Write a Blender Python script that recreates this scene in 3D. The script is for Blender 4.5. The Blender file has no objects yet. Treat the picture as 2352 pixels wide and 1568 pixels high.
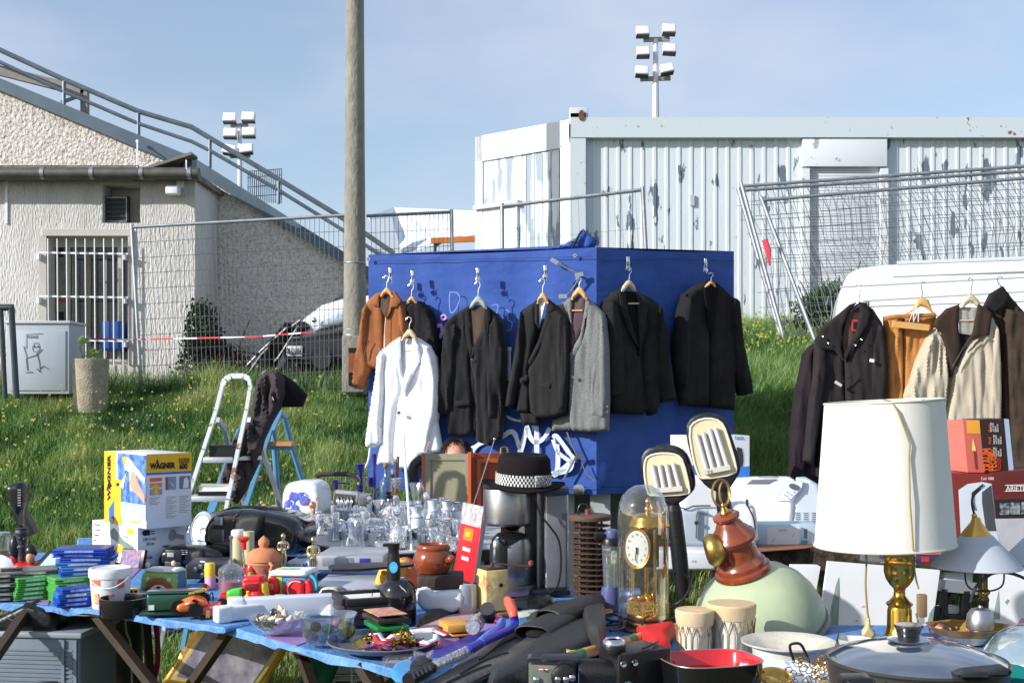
import bpy,bmesh,math,random
import numpy as np
from mathutils import Vector,Matrix,noise
from mathutils.geometry import delaunay_2d_cdt
R=math.radians;PI=math.pi;MR=Matrix.Rotation;MTr=Matrix.Translation;RX=MR(PI/2,4,'X')
F=2800.0;CX=1176.0;HZ=900.0;CZ=1.45
COL=bpy.context.scene.collection
rnd=random.Random(7)
def W(x,y,d):return Vector(((x-CX)*d/F,d,CZ-(y-HZ)*d/F))
def dep(y,z=.75):return(CZ-z)*F/(y-HZ)
def on(x,y,z=.75):return W(x,y,dep(y,z))
def lin(c):
 o=[]
 for v in c:
  v=v/255.0
  o.append(v/12.92 if v<=.04045 else((v+.055)/1.055)**2.4)
 return(o[0],o[1],o[2],1)
# ---------------- materials
MC={}
def M(name,rgb,rough=.55,metal=0,var=.0,vs=8,bump=0,bs=60,trans=0,ior=1.45,coat=0,sheen=0,sub=0,alpha=1,spec=.5,col2=None,thr=None,stretch=(1,1,1),detail=4,ao=None):
 """procedural principled material: base colour with noise variation (or a second colour where the noise passes thr) and noise bump"""
 if name in MC:return MC[name]
 m=bpy.data.materials.new(name);m.use_nodes=True;nt=m.node_tree;N=nt.nodes;L=nt.links
 b=N['Principled BSDF'];c=lin(rgb)
 b.inputs['Base Color'].default_value=c;b.inputs['Roughness'].default_value=rough;b.inputs['Metallic'].default_value=metal
 b.inputs['Transmission Weight'].default_value=trans;b.inputs['IOR'].default_value=ior;b.inputs['Coat Weight'].default_value=coat
 b.inputs['Sheen Weight'].default_value=sheen;b.inputs['Alpha'].default_value=alpha;b.inputs['Specular IOR Level'].default_value=spec
 if sub:
  b.inputs['Subsurface Weight'].default_value=sub;b.inputs['Subsurface Scale'].default_value=.02
 tc=N.new('ShaderNodeTexCoord');mp=N.new('ShaderNodeMapping');mp.inputs['Scale'].default_value=stretch
 L.new(tc.outputs['Object'],mp.inputs['Vector'])
 if var or col2:
  n=N.new('ShaderNodeTexNoise');n.inputs['Scale'].default_value=vs;n.inputs['Detail'].default_value=detail;n.inputs['Roughness'].default_value=.6
  L.new(mp.outputs[0],n.inputs['Vector'])
  r=N.new('ShaderNodeValToRGB');e=r.color_ramp.elements
  if col2:
   t=thr if thr else(.35,.65)
   e[0].position=t[0];e[1].position=t[1];e[0].color=c;e[1].color=lin(col2)
  else:
   e[0].position=.3;e[1].position=.7
   e[0].color=tuple(max(0,v*(1-var))for v in c[:3])+(1,);e[1].color=tuple(min(1,v*(1+var))for v in c[:3])+(1,)
  L.new(n.outputs['Fac'],r.inputs['Fac']);L.new(r.outputs[0],b.inputs['Base Color'])
 if bump:
  n2=N.new('ShaderNodeTexNoise');n2.inputs['Scale'].default_value=bs;n2.inputs['Detail'].default_value=3
  L.new(mp.outputs[0],n2.inputs['Vector'])
  bu=N.new('ShaderNodeBump');bu.inputs['Strength'].default_value=min(1,bump);bu.inputs['Distance'].default_value=.01*max(1,bump)
  L.new(n2.outputs['Fac'],bu.inputs['Height']);L.new(bu.outputs[0],b.inputs['Normal'])
 MC[name]=m;return m
def plastic(name,rgb,rough=.35,**k):return M(name,rgb,rough,var=k.pop('var',.06),vs=k.pop('vs',12),**k)
def cloth_m(name,rgb,**k):return M(name,rgb,k.pop('rough',.9),var=k.pop('var',.12),vs=k.pop('vs',9),bump=k.pop('bump',.35),bs=k.pop('bs',260),spec=.15,sheen=k.pop('sheen',.0),**k)
# ---------------- mesh builder
class MB:
 def __init__(s):s.v=[];s.f=[]
 def add(s,vs,fs,mat=None):
  o=len(s.v)
  if mat is not None:vs=[mat@Vector(v)for v in vs]
  s.v+=[tuple(v)for v in vs];s.f+=[tuple(i+o for i in f)for f in fs];return s
 def box(s,c,sz,rz=0,bev=0,mat=None):
  x,y,z=[q/2 for q in sz];c=Vector(c)
  m=MTr(c)@MR(rz,4,'Z')
  if mat is not None:m=MTr(c)@mat
  if bev<=0:
   vs=[(-x,-y,-z),(x,-y,-z),(x,y,-z),(-x,y,-z),(-x,-y,z),(x,-y,z),(x,y,z),(-x,y,z)]
   return s.add(vs,[(3,2,1,0),(4,5,6,7),(0,1,5,4),(1,2,6,5),(2,3,7,6),(3,0,4,7)],m)
  bm=bmesh.new();bmesh.ops.create_cube(bm,size=1)
  for v in bm.verts:v.co=Vector((v.co.x*sz[0],v.co.y*sz[1],v.co.z*sz[2]))
  bmesh.ops.bevel(bm,geom=bm.edges[:],offset=min(bev,min(sz)*.49),segments=3 if bev>.004 else 2,profile=.5,affect='EDGES')
  return s.bm(bm,m)
 def bm(s,bm,m=None):
  bm.verts.index_update()
  s.add([v.co.copy()for v in bm.verts],[[v.index for v in f.verts]for f in bm.faces],m);bm.free();return s
 def lathe(s,pr,seg=32,c=(0,0,0),sx=1,sy=1,mat=None,wob=0,cap=True):
  vs=[];fs=[];n=len(pr)
  for r,z in pr:
   for k in range(seg):
    a=2*PI*k/seg;rr=r*(1+wob*math.sin(a*8))
    vs.append((rr*math.cos(a)*sx,rr*math.sin(a)*sy,z))
  for i in range(n-1):
   for k in range(seg):
    a=i*seg+k;b=i*seg+(k+1)%seg
    fs.append((a,b,b+seg,a+seg))
  if cap:
   if pr[0][0]>1e-6:fs.append(tuple(range(seg))[::-1])
   if pr[-1][0]>1e-6:fs.append(tuple((n-1)*seg+k for k in range(seg)))
  m=MTr(Vector(c))
  if mat is not None:m=m@mat
  return s.add(vs,fs,m)
 def tube(s,pts,r,seg=8,closed=False):
  pts=[Vector(p)for p in pts];n=len(pts);rs=r if isinstance(r,(list,tuple))else[r]*n
  vs=[];fs=[];pu=None
  for i,p in enumerate(pts):
   a=pts[i-1]if i>0 else(pts[-1]if closed else p);b=pts[(i+1)%n]if(i<n-1 or closed)else p
   t=(b-a);t=t.normalized()if t.length>1e-9 else Vector((0,0,1))
   if pu is None:u=t.orthogonal().normalized()
   else:
    u=pu-t*pu.dot(t);u=u.normalized()if u.length>1e-6 else t.orthogonal().normalized()
   pu=u;w=t.cross(u)
   for k in range(seg):
    q=2*PI*k/seg;vs.append(p+(u*math.cos(q)+w*math.sin(q))*rs[i])
  m=n if closed else n-1
  for i in range(m):
   for k in range(seg):
    a=i*seg+k;b=i*seg+(k+1)%seg;j=((i+1)%n)*seg
    fs.append((a,b,j+(k+1)%seg,j+k))
  if not closed:
   fs.append(tuple(range(seg))[::-1]);fs.append(tuple((n-1)*seg+k for k in range(seg)))
  return s.add(vs,fs)
 def ball(s,c,r,seg=16,rings=10,mat=None):
  r=(r,r,r)if not isinstance(r,(tuple,list))else r
  m=MTr(Vector(c));
  if mat is not None:m=m@mat
  m=m@Matrix.Diagonal((r[0],r[1],r[2],1))
  pr=[(math.sin(PI*i/rings),-math.cos(PI*i/rings))for i in range(rings+1)];pr[0]=(0,-1);pr[-1]=(0,1)
  return s.lathe(pr,seg,(0,0,0),mat=m)
 def prism(s,poly,y0,y1,mat=None):
  """polygon in x,z extruded between two y"""
  n=len(poly);vs=[(p[0],y0,p[1])for p in poly]+[(p[0],y1,p[1])for p in poly]
  ar=sum(poly[i][0]*poly[(i+1)%n][1]-poly[(i+1)%n][0]*poly[i][1]for i in range(n))
  f=[tuple(range(n)),tuple(range(2*n-1,n-1,-1))]+[(i,i+n,(i+1)%n+n,(i+1)%n)for i in range(n)]
  if ar<0:f=[q[::-1]for q in f]
  return s.add(vs,f,mat)
 def slab(s,foot,z0,z1):
  n=len(foot);vs=[(p[0],p[1],z0)for p in foot]+[(p[0],p[1],z1)for p in foot]
  ar=sum(foot[i][0]*foot[(i+1)%n][1]-foot[(i+1)%n][0]*foot[i][1]for i in range(n))
  f=[tuple(range(n))[::-1],tuple(range(n,2*n))]+[(i,(i+1)%n,(i+1)%n+n,i+n)for i in range(n)]
  if ar<0:f=[q[::-1]for q in f]
  return s.add(vs,f)
 def bar(s,a,b,w,h=None):
  """rectangular bar from a to b"""
  a=Vector(a);b=Vector(b);t=(b-a);l=t.length;t.normalize()
  u=Vector((0,0,1));
  if abs(t.z)>.95:u=Vector((0,1,0))
  x=t.cross(u).normalized();u=x.cross(t)
  m=Matrix((x,t,u)).transposed().to_4x4()
  return s.box((a+b)/2,(w,l,h or w),mat=m)
 def loft(s,rings,closed_ends=True):
  n=len(rings[0]);vs=[v for r in rings for v in r];fs=[]
  for i in range(len(rings)-1):
   for k in range(n):
    a=i*n+k;b=i*n+(k+1)%n;fs.append((a,b,b+n,a+n))
  if closed_ends:fs.append(tuple(range(n))[::-1]);fs.append(tuple((len(rings)-1)*n+k for k in range(n)))
  return s.add(vs,fs)
 def make(s,name,mat,parent=None,smooth=35):
  me=bpy.data.meshes.new(name);me.from_pydata(s.v,[],s.f);me.update()
  o=bpy.data.objects.new(name,me);COL.objects.link(o)
  if mat:me.materials.append(mat)
  if parent is not None:o.parent=parent.e if isinstance(parent,Th)else parent
  if smooth:
   me.polygons.foreach_set('use_smooth',[True]*len(me.polygons));me.set_sharp_from_angle(angle=R(smooth))
  return o
def tag(o,label=None,cat=None,group=None,kind=None):
 if label:o['label']=label
 if cat:o['category']=cat
 if group:o['group']=group
 if kind:o['kind']=kind
 return o
class Th:
 """a thing: an Empty at its base, with helpers that turn picture points into local points on the thing's own upright plane"""
 def __init__(s,name,label,cat,px,py,d,rot=0,group=None,off=0):
  s.zmin=None;s.o=W(px,py,d);s.rot=rot;s.s=d/F;s.px=px;s.py=py;s.d=d
  if off:s.o=s.o+Vector((math.sin(rot),-math.cos(rot),0))*off
  s.e=bpy.data.objects.new(name,None);COL.objects.link(s.e)
  s.e.location=s.o;s.e.rotation_euler=(0,0,rot);tag(s.e,label,cat,group)
  s.e.empty_display_size=.05
  s.u=Vector((math.cos(rot),math.sin(rot),0));s.n=Vector((-math.sin(rot),math.cos(rot),0))
 def p(s,px,py,off=0):
  k=Vector(((px-CX)/F,1,-(py-HZ)/F));c=Vector((0,0,CZ))
  t=((s.o-c).dot(s.n)+off)/k.dot(s.n);X=c+k*t-s.o
  return Vector((X.dot(s.u),off,X.z if s.zmin is None else max(X.z,s.zmin)))
def TT(name,label,cat,px,py,z=.75,rot=0,group=None):
 t=Th(name,label,cat,px,py,dep(py,z),rot,group);t.zmin=0;return t
def dens(pts,step,closed=True):
 o=[];n=len(pts)
 for i in range(n if closed else n-1):
  a=Vector(pts[i]);b=Vector(pts[(i+1)%n]);k=max(1,int(round((b-a).length/step)))
  o+=[a+(b-a)*(j/k)for j in range(k)]
 if not closed:o.append(Vector(pts[-1]))
 return o
def smooth_poly(pts,it=1):
 for _ in range(it):
  n=len(pts);q=[]
  for i in range(n):
   a=Vector(pts[i]);b=Vector(pts[(i+1)%n]);q+=[a*.75+b*.25,a*.25+b*.75]
  pts=q
 return[tuple(p)for p in pts]
def relief(T,name,pts,mat,th=.02,bulge=.03,off=0,fold=.0,fs=(18,3),seed=0,step=7,edge=14,parent=None,sm=0,tilt=0,hemw=0):
 """traced outline given rounded cloth-like thickness with vertical folds, on T's plane"""
 if sm:pts=smooth_poly(pts,sm)
 out=dens([Vector((p[0],p[1]))for p in pts],step)
 n=len(out);x0=min(p.x for p in out);x1=max(p.x for p in out);y0=min(p.y for p in out);y1=max(p.y for p in out)
 ins=[];yy=y0+step*.5;row=0
 segs=[(out[i],out[(i+1)%n])for i in range(n)]
 A=np.array([[a.x,a.y]for a,b in segs]);B=np.array([[b.x,b.y]for a,b in segs])
 def dist(x,y):
  P=np.array([x,y]);AB=B-A;t=np.clip(((P-A)*AB).sum(1)/np.maximum((AB**2).sum(1),1e-9),0,1)
  D=A+AB*t[:,None]-P;return math.sqrt((D**2).sum(1).min())
 def inside(x,y):
  c=False
  for a,b in segs:
   if(a.y>y)!=(b.y>y)and x<(b.x-a.x)*(y-a.y)/(b.y-a.y)+a.x:c=not c
  return c
 while yy<y1:
  xx=x0+step*(.5+.5*(row%2))
  while xx<x1:
   if inside(xx,yy)and dist(xx,yy)>step*.45:ins.append(Vector((xx+.01*row,yy)))
   xx+=step
  yy+=step*.87;row+=1
 co=out+ins
 r=delaunay_2d_cdt(co,[(i,(i+1)%n)for i in range(n)],[],1,1e-4)
 V,Ff=r[0],r[2];nb=len(V)
 bnd=set();ec={}
 for f in Ff:
  for i in range(len(f)):
   e=(f[i],f[(i+1)%len(f)]);ec[e]=1
 edges=[e for e in ec if(e[1],e[0])not in ec]
 fr=[];bk=[]
 for v in V:
  d=dist(v.x,v.y);q=min(1,d/edge);h=math.sqrt(max(0,1-(1-q)**2))
  nz=0
  if fold:
   nz=noise.noise(Vector((v.x/fs[0],v.y/(fs[0]*fs[1]),seed*7.3)))+.5*noise.noise(Vector((v.x/fs[0]*2.3,v.y/(fs[0]*fs[1])*2,seed*3.1+9)))
   nz*=fold
  tt=tilt*(v.x-x0)/(x1-x0+1e-6)
  hh=bulge*h+nz*(.35+.65*q)
  fr.append(T.p(v.x,v.y,off+tt)+Vector((0,-hh,0)));bk.append(T.p(v.x,v.y,off+tt)+Vector((0,th+bulge*.3*h,0)))
 fs_=[tuple(f)for f in Ff];
 if fs_:
  a,b,c=[fr[i]for i in fs_[0][:3]]
  if(b-a).cross(c-a).y>0:fs_=[f[::-1]for f in fs_];edges=[(b,a)for a,b in edges]
 m=MB();m.add(fr+bk,fs_+[tuple(i+nb for i in f)[::-1]for f in fs_]+[(b,a,a+nb,b+nb)for a,b in edges])
 return m.make(name,mat,parent or T,smooth=60)
def txt(body,size,mat,parent,loc,rot=(R(90),0,0),align='LEFT',name='lettering',ex=.0004,sx=1,bold=0,sp=1):
 c=bpy.data.curves.new('t','FONT');c.body=body;c.size=size;c.align_x=align;c.align_y='CENTER';c.extrude=ex;c.offset=bold;c.space_character=sp;c.resolution_u=3;c.space_line=.9
 o=bpy.data.objects.new('t',c);COL.objects.link(o);dg=bpy.context.evaluated_depsgraph_get()
 me=bpy.data.meshes.new_from_object(o.evaluated_get(dg));bpy.data.objects.remove(o);bpy.data.curves.remove(c)
 me.name=name
 q=bpy.data.objects.new(name,me);COL.objects.link(q);me.materials.clear();me.materials.append(mat)
 q.parent=parent.e if isinstance(parent,Th)else parent;q.location=loc;q.rotation_euler=rot;q.scale=(sx,1,1);return q
class CB:
 """box seen over its corner: near corner at px xC, faces run back to xL and xR; decals are placed in 0..1 face coordinates"""
 def __init__(s,name,label,cat,xL,xC,xR,yb,z,hpx,ang,mat,group=None,top=None,bev=.002,d=None,part='carton'):
  d=d or dep(yb,z);s.T=Th(name,label,cat,xC,yb,d,ang,group);o=s.T.o;k=(xR-CX)/F;k2=(xL-CX)/F;c,sn=math.cos(ang),math.sin(ang)
  s.w=(k*o.y-o.x)/(c-k*sn);s.l=(o.x-k2*o.y)/(sn+k2*c)if abs(sn+k2*c)>1e-4 else.2;s.h=hpx*d/F
  MB().box((s.w/2,s.l/2,s.h/2),(s.w,s.l,s.h),bev=bev).make(part,mat,s.T);s.n=0
 def q(s,face,u0,v0,u1,v1,mat,name='panel',t=.0009,lay=0):
  t=t+lay*.0007;m=MB();z0,z1=v0*s.h,v1*s.h
  if face=='R':m.box(((u0+u1)/2*s.w,-t/2-.0002,(z0+z1)/2),((u1-u0)*s.w,t,z1-z0))
  elif face=='L':m.box((-t/2-.0002,(1-(u0+u1)/2)*s.l,(z0+z1)/2),(t,(u1-u0)*s.l,z1-z0))
  else:m.box(((u0+u1)/2*s.w,(v0+v1)/2*s.l,s.h+t/2),((u1-u0)*s.w,(v1-v0)*s.l,t))
  return m.make(name,mat,s.T)
 def poly(s,face,pts,mat,name='picture',lay=1):
  t=.0012+lay*.0007;m=MB()
  if face=='R':m.prism([(u*s.w,v*s.h)for u,v in pts],-t,-.0002)
  else:m.prism([(u*s.l,v*s.h)for u,v in pts],-t,-.0002,mat=MTr((0,s.l,0))@MR(-PI/2,4,'Z'))
  return m.make(name,mat,s.T,smooth=0)
 def t(s,face,u,v,body,size,mat,vert=False,**k):
  sz=size*s.h
  if face=='R':return txt(body,sz,mat,s.T,(u*s.w,-.003,v*s.h),(R(90),R(-90)if vert else 0,0),**k)
  return txt(body,sz,mat,s.T,(-.003,(1-u)*s.l,v*s.h),(R(90),R(-90)if vert else 0,R(-90)),**k)
def dup(root,loc=None,rot=None,label=None,group=None,cat=None,parent=None):
 r=root.copy();COL.objects.link(r)
 if parent is not None:r.parent=parent
 if loc is not None:r.location=loc
 if rot is not None:r.rotation_euler=(0,0,rot)
 if label:r['label']=label
 if group:r['group']=group
 for ch in list(root.children):dup(ch,parent=r)
 return r
black=plastic('black_plastic',(24,24,27),.38);dark=plastic('dark_grey',(52,52,56),.5);white=plastic('white_plastic',(226,229,232),.35)
chrome=M('chrome',(200,200,205),.18,1,var=.08,vs=20);steel=M('brushed_steel',(168,168,170),.34,1,var=.12,vs=30,stretch=(1,1,12));brass=M('brass',(205,160,80),.24,1,var=.18,vs=16,bump=.05,bs=80)
galv=M('galvanised_steel',(150,155,160),.45,.75,var=.2,vs=9);ink=M('black_ink',(28,26,30),.7)
glass=M('clear_glass',(245,250,252),.03,trans=1,ior=1.45);
def thin(name,tint,refl=.35,milk=.05,rough=.03,bump=0,bs=60,stretch=(1,1,1),pw=.35):
 """thin clear glass or plastic: lets light through, mirrors at grazing angles, a little milky"""
 m=bpy.data.materials.new(name);m.use_nodes=True;N=m.node_tree.nodes;L=m.node_tree.links;N.remove(N['Principled BSDF'])
 t=N.new('ShaderNodeBsdfTransparent');t.inputs[0].default_value=lin(tint);g=N.new('ShaderNodeBsdfGlossy');g.inputs['Roughness'].default_value=rough;g.inputs[0].default_value=(1,1,1,1)
 d=N.new('ShaderNodeBsdfDiffuse');d.inputs[0].default_value=lin(tuple(min(255,int(v*.95))for v in tint));lw=N.new('ShaderNodeLayerWeight');lw.inputs[0].default_value=pw
 mu=N.new('ShaderNodeMath');mu.operation='MULTIPLY_ADD';mu.inputs[1].default_value=refl*1.6;mu.inputs[2].default_value=refl*.12;x1=N.new('ShaderNodeMixShader');x2=N.new('ShaderNodeMixShader');x1.inputs[0].default_value=milk
 L.new(t.outputs[0],x1.inputs[1]);L.new(d.outputs[0],x1.inputs[2]);L.new(lw.outputs['Facing'],mu.inputs[0]);L.new(mu.outputs[0],x2.inputs[0]);L.new(x1.outputs[0],x2.inputs[1]);L.new(g.outputs[0],x2.inputs[2]);L.new(x2.outputs[0],N['Material Output'].inputs[0])
 if bump:
  tc=N.new('ShaderNodeTexCoord');mp=N.new('ShaderNodeMapping');mp.inputs['Scale'].default_value=stretch;v=N.new('ShaderNodeTexVoronoi');v.inputs['Scale'].default_value=bs;b=N.new('ShaderNodeBump');b.inputs['Strength'].default_value=bump;b.inputs['Distance'].default_value=.004
  L.new(tc.outputs['Object'],mp.inputs[0]);L.new(mp.outputs[0],v.inputs['Vector']);L.new(v.outputs['Distance'],b.inputs['Height']);L.new(b.outputs[0],g.inputs['Normal']);L.new(b.outputs[0],d.inputs['Normal']);L.new(b.outputs[0],lw.inputs['Normal'])
 MC[name]=m;return m
clearp=thin('clear_plastic',(236,240,240),.4,.10,.08)
paper=M('white_card',(226,226,224),.75,var=.05,vs=14,bump=.08,bs=40)
# ================= world, sun, camera
sc=bpy.context.scene
EL,AZ=R(24),R(62)
sund=Vector((-math.sin(AZ)*math.cos(EL),-math.cos(AZ)*math.cos(EL),math.sin(EL)))
w=bpy.data.worlds.new('World');sc.world=w;w.use_nodes=True;nt=w.node_tree;N=nt.nodes;L=nt.links
bg=N['Background'];sky=N.new('ShaderNodeTexSky');sky.sky_type='NISHITA';sky.sun_disc=False;sky.sun_elevation=EL;sky.sun_rotation=PI+AZ;sky.air_density=1.0;sky.dust_density=1.2;sky.ozone_density=2.0
tc=N.new('ShaderNodeTexCoord');mp=N.new('ShaderNodeMapping');mp.inputs['Scale'].default_value=(2.6,2.6,6);mp.inputs['Location'].default_value=(1.3,.4,.2)
nz=N.new('ShaderNodeTexNoise');nz.inputs['Scale'].default_value=1.0;nz.inputs['Detail'].default_value=5;nz.inputs['Roughness'].default_value=.5
rp=N.new('ShaderNodeValToRGB');rp.color_ramp.elements[0].position=.4;rp.color_ramp.elements[1].position=.68;rp.color_ramp.elements[0].color=(.28,)*3+(1,);rp.color_ramp.elements[1].color=(.95,)*3+(1,)
mx=N.new('ShaderNodeMix');mx.data_type='RGBA';mx.inputs[7].default_value=(3.6,4.05,4.9,1)
L.new(tc.outputs['Generated'],mp.inputs[0]);L.new(mp.outputs[0],nz.inputs['Vector']);L.new(nz.outputs['Fac'],rp.inputs[0]);L.new(rp.outputs[0],mx.inputs[0]);L.new(sky.outputs[0],mx.inputs[6]);L.new(mx.outputs[2],bg.inputs[0])
bg.inputs[1].default_value=.135
sl=bpy.data.lights.new('sun','SUN');sl.energy=4.3;sl.angle=R(.5);sl.color=(1,.975,.94);so=bpy.data.objects.new('sun',sl);COL.objects.link(so);so.rotation_euler=sund.to_track_quat('Z','Y').to_euler()
cam=bpy.data.cameras.new('camera');co=bpy.data.objects.new('camera',cam);COL.objects.link(co);co.location=(0,0,CZ);co.rotation_euler=(R(90),0,0)
cam.lens=36*F/2352;cam.sensor_width=36;cam.shift_y=(HZ-784)/2352;cam.clip_end=3000;cam.clip_start=.05;sc.camera=co
sc.view_settings.view_transform='Standard';sc.view_settings.look='None';sc.view_settings.exposure=.42;sc.view_settings.gamma=1
sc.cycles.max_bounces=8;sc.cycles.transmission_bounces=8;sc.cycles.transparent_max_bounces=12;sc.cycles.caustics_reflective=False;sc.cycles.caustics_refractive=False
# ================= ground
def sst(a,b,x):
 t=min(1,max(0,(x-a)/(b-a)));return t*t*(3-2*t)
def ground(X,Y):
 zl=1.40*sst(8.4,14.2,Y)*.65+1.40*.35*min(1,max(0,(Y-8.2)/5.8));zr=np.interp(Y,[6,7,8,10,12.5,14.5,18],[.0,.28,.66,1.22,1.83,2.1,2.15])
 k=sst(-.03,.17,X/max(Y,3));g=zl*(1-k)+zr*k
 return g+.05*noise.noise(Vector((X*.8,Y*.8,0)))*sst(7,9,Y)
xs=[-600,-200,-60,-25]+list(np.linspace(-12,12,97))+[25,60,200,600];ys=[-60,-10,0,2,4]+list(np.linspace(5,18,66))+[25,60,200,700]
m=MB();nx=len(xs);m.add([(x,y,ground(x,y))for y in ys for x in xs],[(j*nx+i,j*nx+i+1,(j+1)*nx+i+1,(j+1)*nx+i)for j in range(len(ys)-1)for i in range(nx-1)])
g=m.make('ground',M('earth_and_thatch',(74,80,40),.95,var=.35,vs=6,bump=.8,bs=30),None,60);tag(g,kind='structure')
# grass blades: one mesh
def blades(name,n,region,hmin,hmax,wd,mats,seed,label,cat,lean=.5,prob=None):
 rg=np.random.default_rng(seed);V=[];Fc=[];mi=[]
 X,Y=region(rg,n);cnt=len(X);Z=np.array([ground(a,b)for a,b in zip(X,Y)])
 clump=np.array([noise.noise(Vector((a*1.1,b*1.1,5)))+.6*noise.noise(Vector((a*3.1,b*3.1,1)))for a,b in zip(X,Y)])
 h=rg.uniform(hmin,hmax,cnt)*(1+.5*clump);an=rg.uniform(0,2*PI,cnt);la=rg.normal(0,1.7,cnt)+np.array([2*noise.noise(Vector((a*.9,b*.9,9)))for a,b in zip(X,Y)]);ln=h*rg.uniform(.1,1,cnt)*lean
 wv=wd*rg.uniform(.6,1.3,cnt);ca,sa=np.cos(an)*wv,np.sin(an)*wv;lx,ly=np.cos(la)*ln,np.sin(la)*ln
 P=np.zeros((cnt,5,3))
 P[:,0]=np.stack([X-ca,Y-sa,Z-.03],1);P[:,1]=np.stack([X+ca,Y+sa,Z-.03],1)
 P[:,2]=np.stack([X-ca*.7+lx*.35,Y-sa*.7+ly*.35,Z+h*.6],1);P[:,3]=np.stack([X+ca*.7+lx*.35,Y+sa*.7+ly*.35,Z+h*.6],1)
 P[:,4]=np.stack([X+lx,Y+ly,Z+h*(1-.25*np.abs(ln/h))],1)
 me=bpy.data.meshes.new(name);me.vertices.add(cnt*5);me.vertices.foreach_set('co',P.reshape(-1))
 b=(np.arange(cnt)*5)[:,None];lp=np.concatenate([b+np.array([[0,1,3,2]]),b+np.array([[2,3,4]])],1).reshape(-1)
 me.loops.add(cnt*7);me.loops.foreach_set('vertex_index',lp.astype(np.int32));me.polygons.add(cnt*2)
 st=(np.arange(cnt)*7)[:,None]+np.array([[0,4]]);me.polygons.foreach_set('loop_start',st.reshape(-1).astype(np.int32));me.polygons.foreach_set('loop_total',np.tile([4,3],cnt).astype(np.int32))
 for q in mats:me.materials.append(q)
 tone=np.clip(((clump+.7)/1.6+rg.normal(0,.22,cnt))*len(mats),0,len(mats)-1).astype(np.int32);me.polygons.foreach_set('material_index',np.repeat(tone,2));me.update();me.validate()
 o=bpy.data.objects.new(name,me);COL.objects.link(o);return tag(o,label,cat,kind='stuff')
def leafm(name,rgb,tr=.35):
 m=bpy.data.materials.new(name);m.use_nodes=True;N=m.node_tree.nodes;L=m.node_tree.links;b=N['Principled BSDF'];b.inputs['Base Color'].default_value=lin(rgb);b.inputs['Roughness'].default_value=.5;b.inputs['Specular IOR Level'].default_value=.35
 t=N.new('ShaderNodeBsdfTranslucent');t.inputs[0].default_value=lin((min(255,rgb[0]*1.25),min(255,rgb[1]*1.2),rgb[2]*.8));x=N.new('ShaderNodeMixShader');x.inputs[0].default_value=tr
 n=N.new('ShaderNodeTexNoise');n.inputs['Scale'].default_value=2.5;r=N.new('ShaderNodeValToRGB');c=lin(rgb);r.color_ramp.elements[0].position=.3;r.color_ramp.elements[1].position=.7
 r.color_ramp.elements[0].color=tuple(v*.75 for v in c[:3])+(1,);r.color_ramp.elements[1].color=tuple(v*1.3 for v in c[:3])+(1,)
 tc=N.new('ShaderNodeTexCoord');L.new(tc.outputs['Object'],n.inputs['Vector']);L.new(n.outputs['Fac'],r.inputs[0]);L.new(r.outputs[0],b.inputs['Base Color'])
 L.new(b.outputs[0],x.inputs[1]);L.new(t.outputs[0],x.inputs[2]);L.new(x.outputs[0],N['Material Output'].inputs[0]);return m
gm=[leafm('grass_dark',(46,80,42)),leafm('grass_mid',(74,112,60)),leafm('grass_mid_light',(100,134,76)),leafm('grass_light',(132,158,102)),leafm('grass_straw',(158,160,112))]
def wedge(y0,y1,x0,x1,p=1.0):
 def f(rg,n):
  Y=y0+(y1-y0)*rg.random(n)**p;k=(x0+(x1-x0)*rg.random(n)-CX)/F;return k*Y,Y
 return f
blades('grass',180000,wedge(8.4,14.3,-60,1300,1.05),.07,.21,.0045,gm,1,'long green grass covering the bank up to the fence','grass',.7)
blades('grass',40000,wedge(7,14.3,-900,-60),.09,.25,.0055,gm,6,'long green grass on the bank further left, beyond the grey cabinet','grass',.7)
blades('grass',95000,wedge(7.4,14.6,1560,2400,1.1),.14,.32,.0055,gm[1:4]+[gm[3]],2,'bright tall grass on the bank beside the blue booth','grass',.8)
blades('grass',60000,wedge(5.2,8.8,-60,2400),.03,.09,.004,[gm[4],gm[2],gm[1],gm[4]],3,'short trodden grass under and behind the tables','grass',.9)
blades('grass',12000,wedge(13.6,14.9,-60,1000),.15,.42,.004,[gm[0],gm[2],gm[3],gm[4]],4,'taller weeds along the foot of the fence','weeds',.6)
# yellow wild flowers
def flowers(n,reg,seed,label,rgb,nm,zoff=(.16,.4)):
 rg=np.random.default_rng(seed);X,Y=reg(rg,n);m=MB()
 for a,b in zip(X,Y):
  if noise.noise(Vector((a*.7,b*.7,3)))<-.3+rg.uniform(-.25,.3):continue
  z=ground(a,b)+rg.uniform(*zoff);s=rg.uniform(.004,.012)
  for k in range(4):
   q=k*PI/2+rg.uniform(0,1);t=rg.uniform(-.5,.9)
   dx,dz=math.cos(q),math.sin(q);m.add([(a,b,z),(a+s*(dx-dz*.5),b-s*t*.4,z+s*(dz+dx*.5)),(a+s*1.4*dx,b-s*.3,z+s*1.4*dz),(a+s*(dx+dz*.5),b+s*t*.4,z+s*(dz-dx*.5))],[(0,1,2,3)])
 return tag(m.make(nm,leafm(nm+'_petals',rgb,.3),None,0),label,'flowers',kind='stuff')
flowers(650,wedge(9.5,14.4,-40,780),11,'small yellow wild flowers scattered over the grass bank',(216,206,110),'yellow_flowers')
flowers(320,wedge(11.5,14.5,1680,1900),12,'yellow flowers in the long grass below the grey container',(214,204,100),'yellow_flowers')
flowers(50,wedge(12,14.2,-20,640),13,'few white daisies among the grass of the bank',(240,240,240),'white_flowers',(.1,.25))
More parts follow.
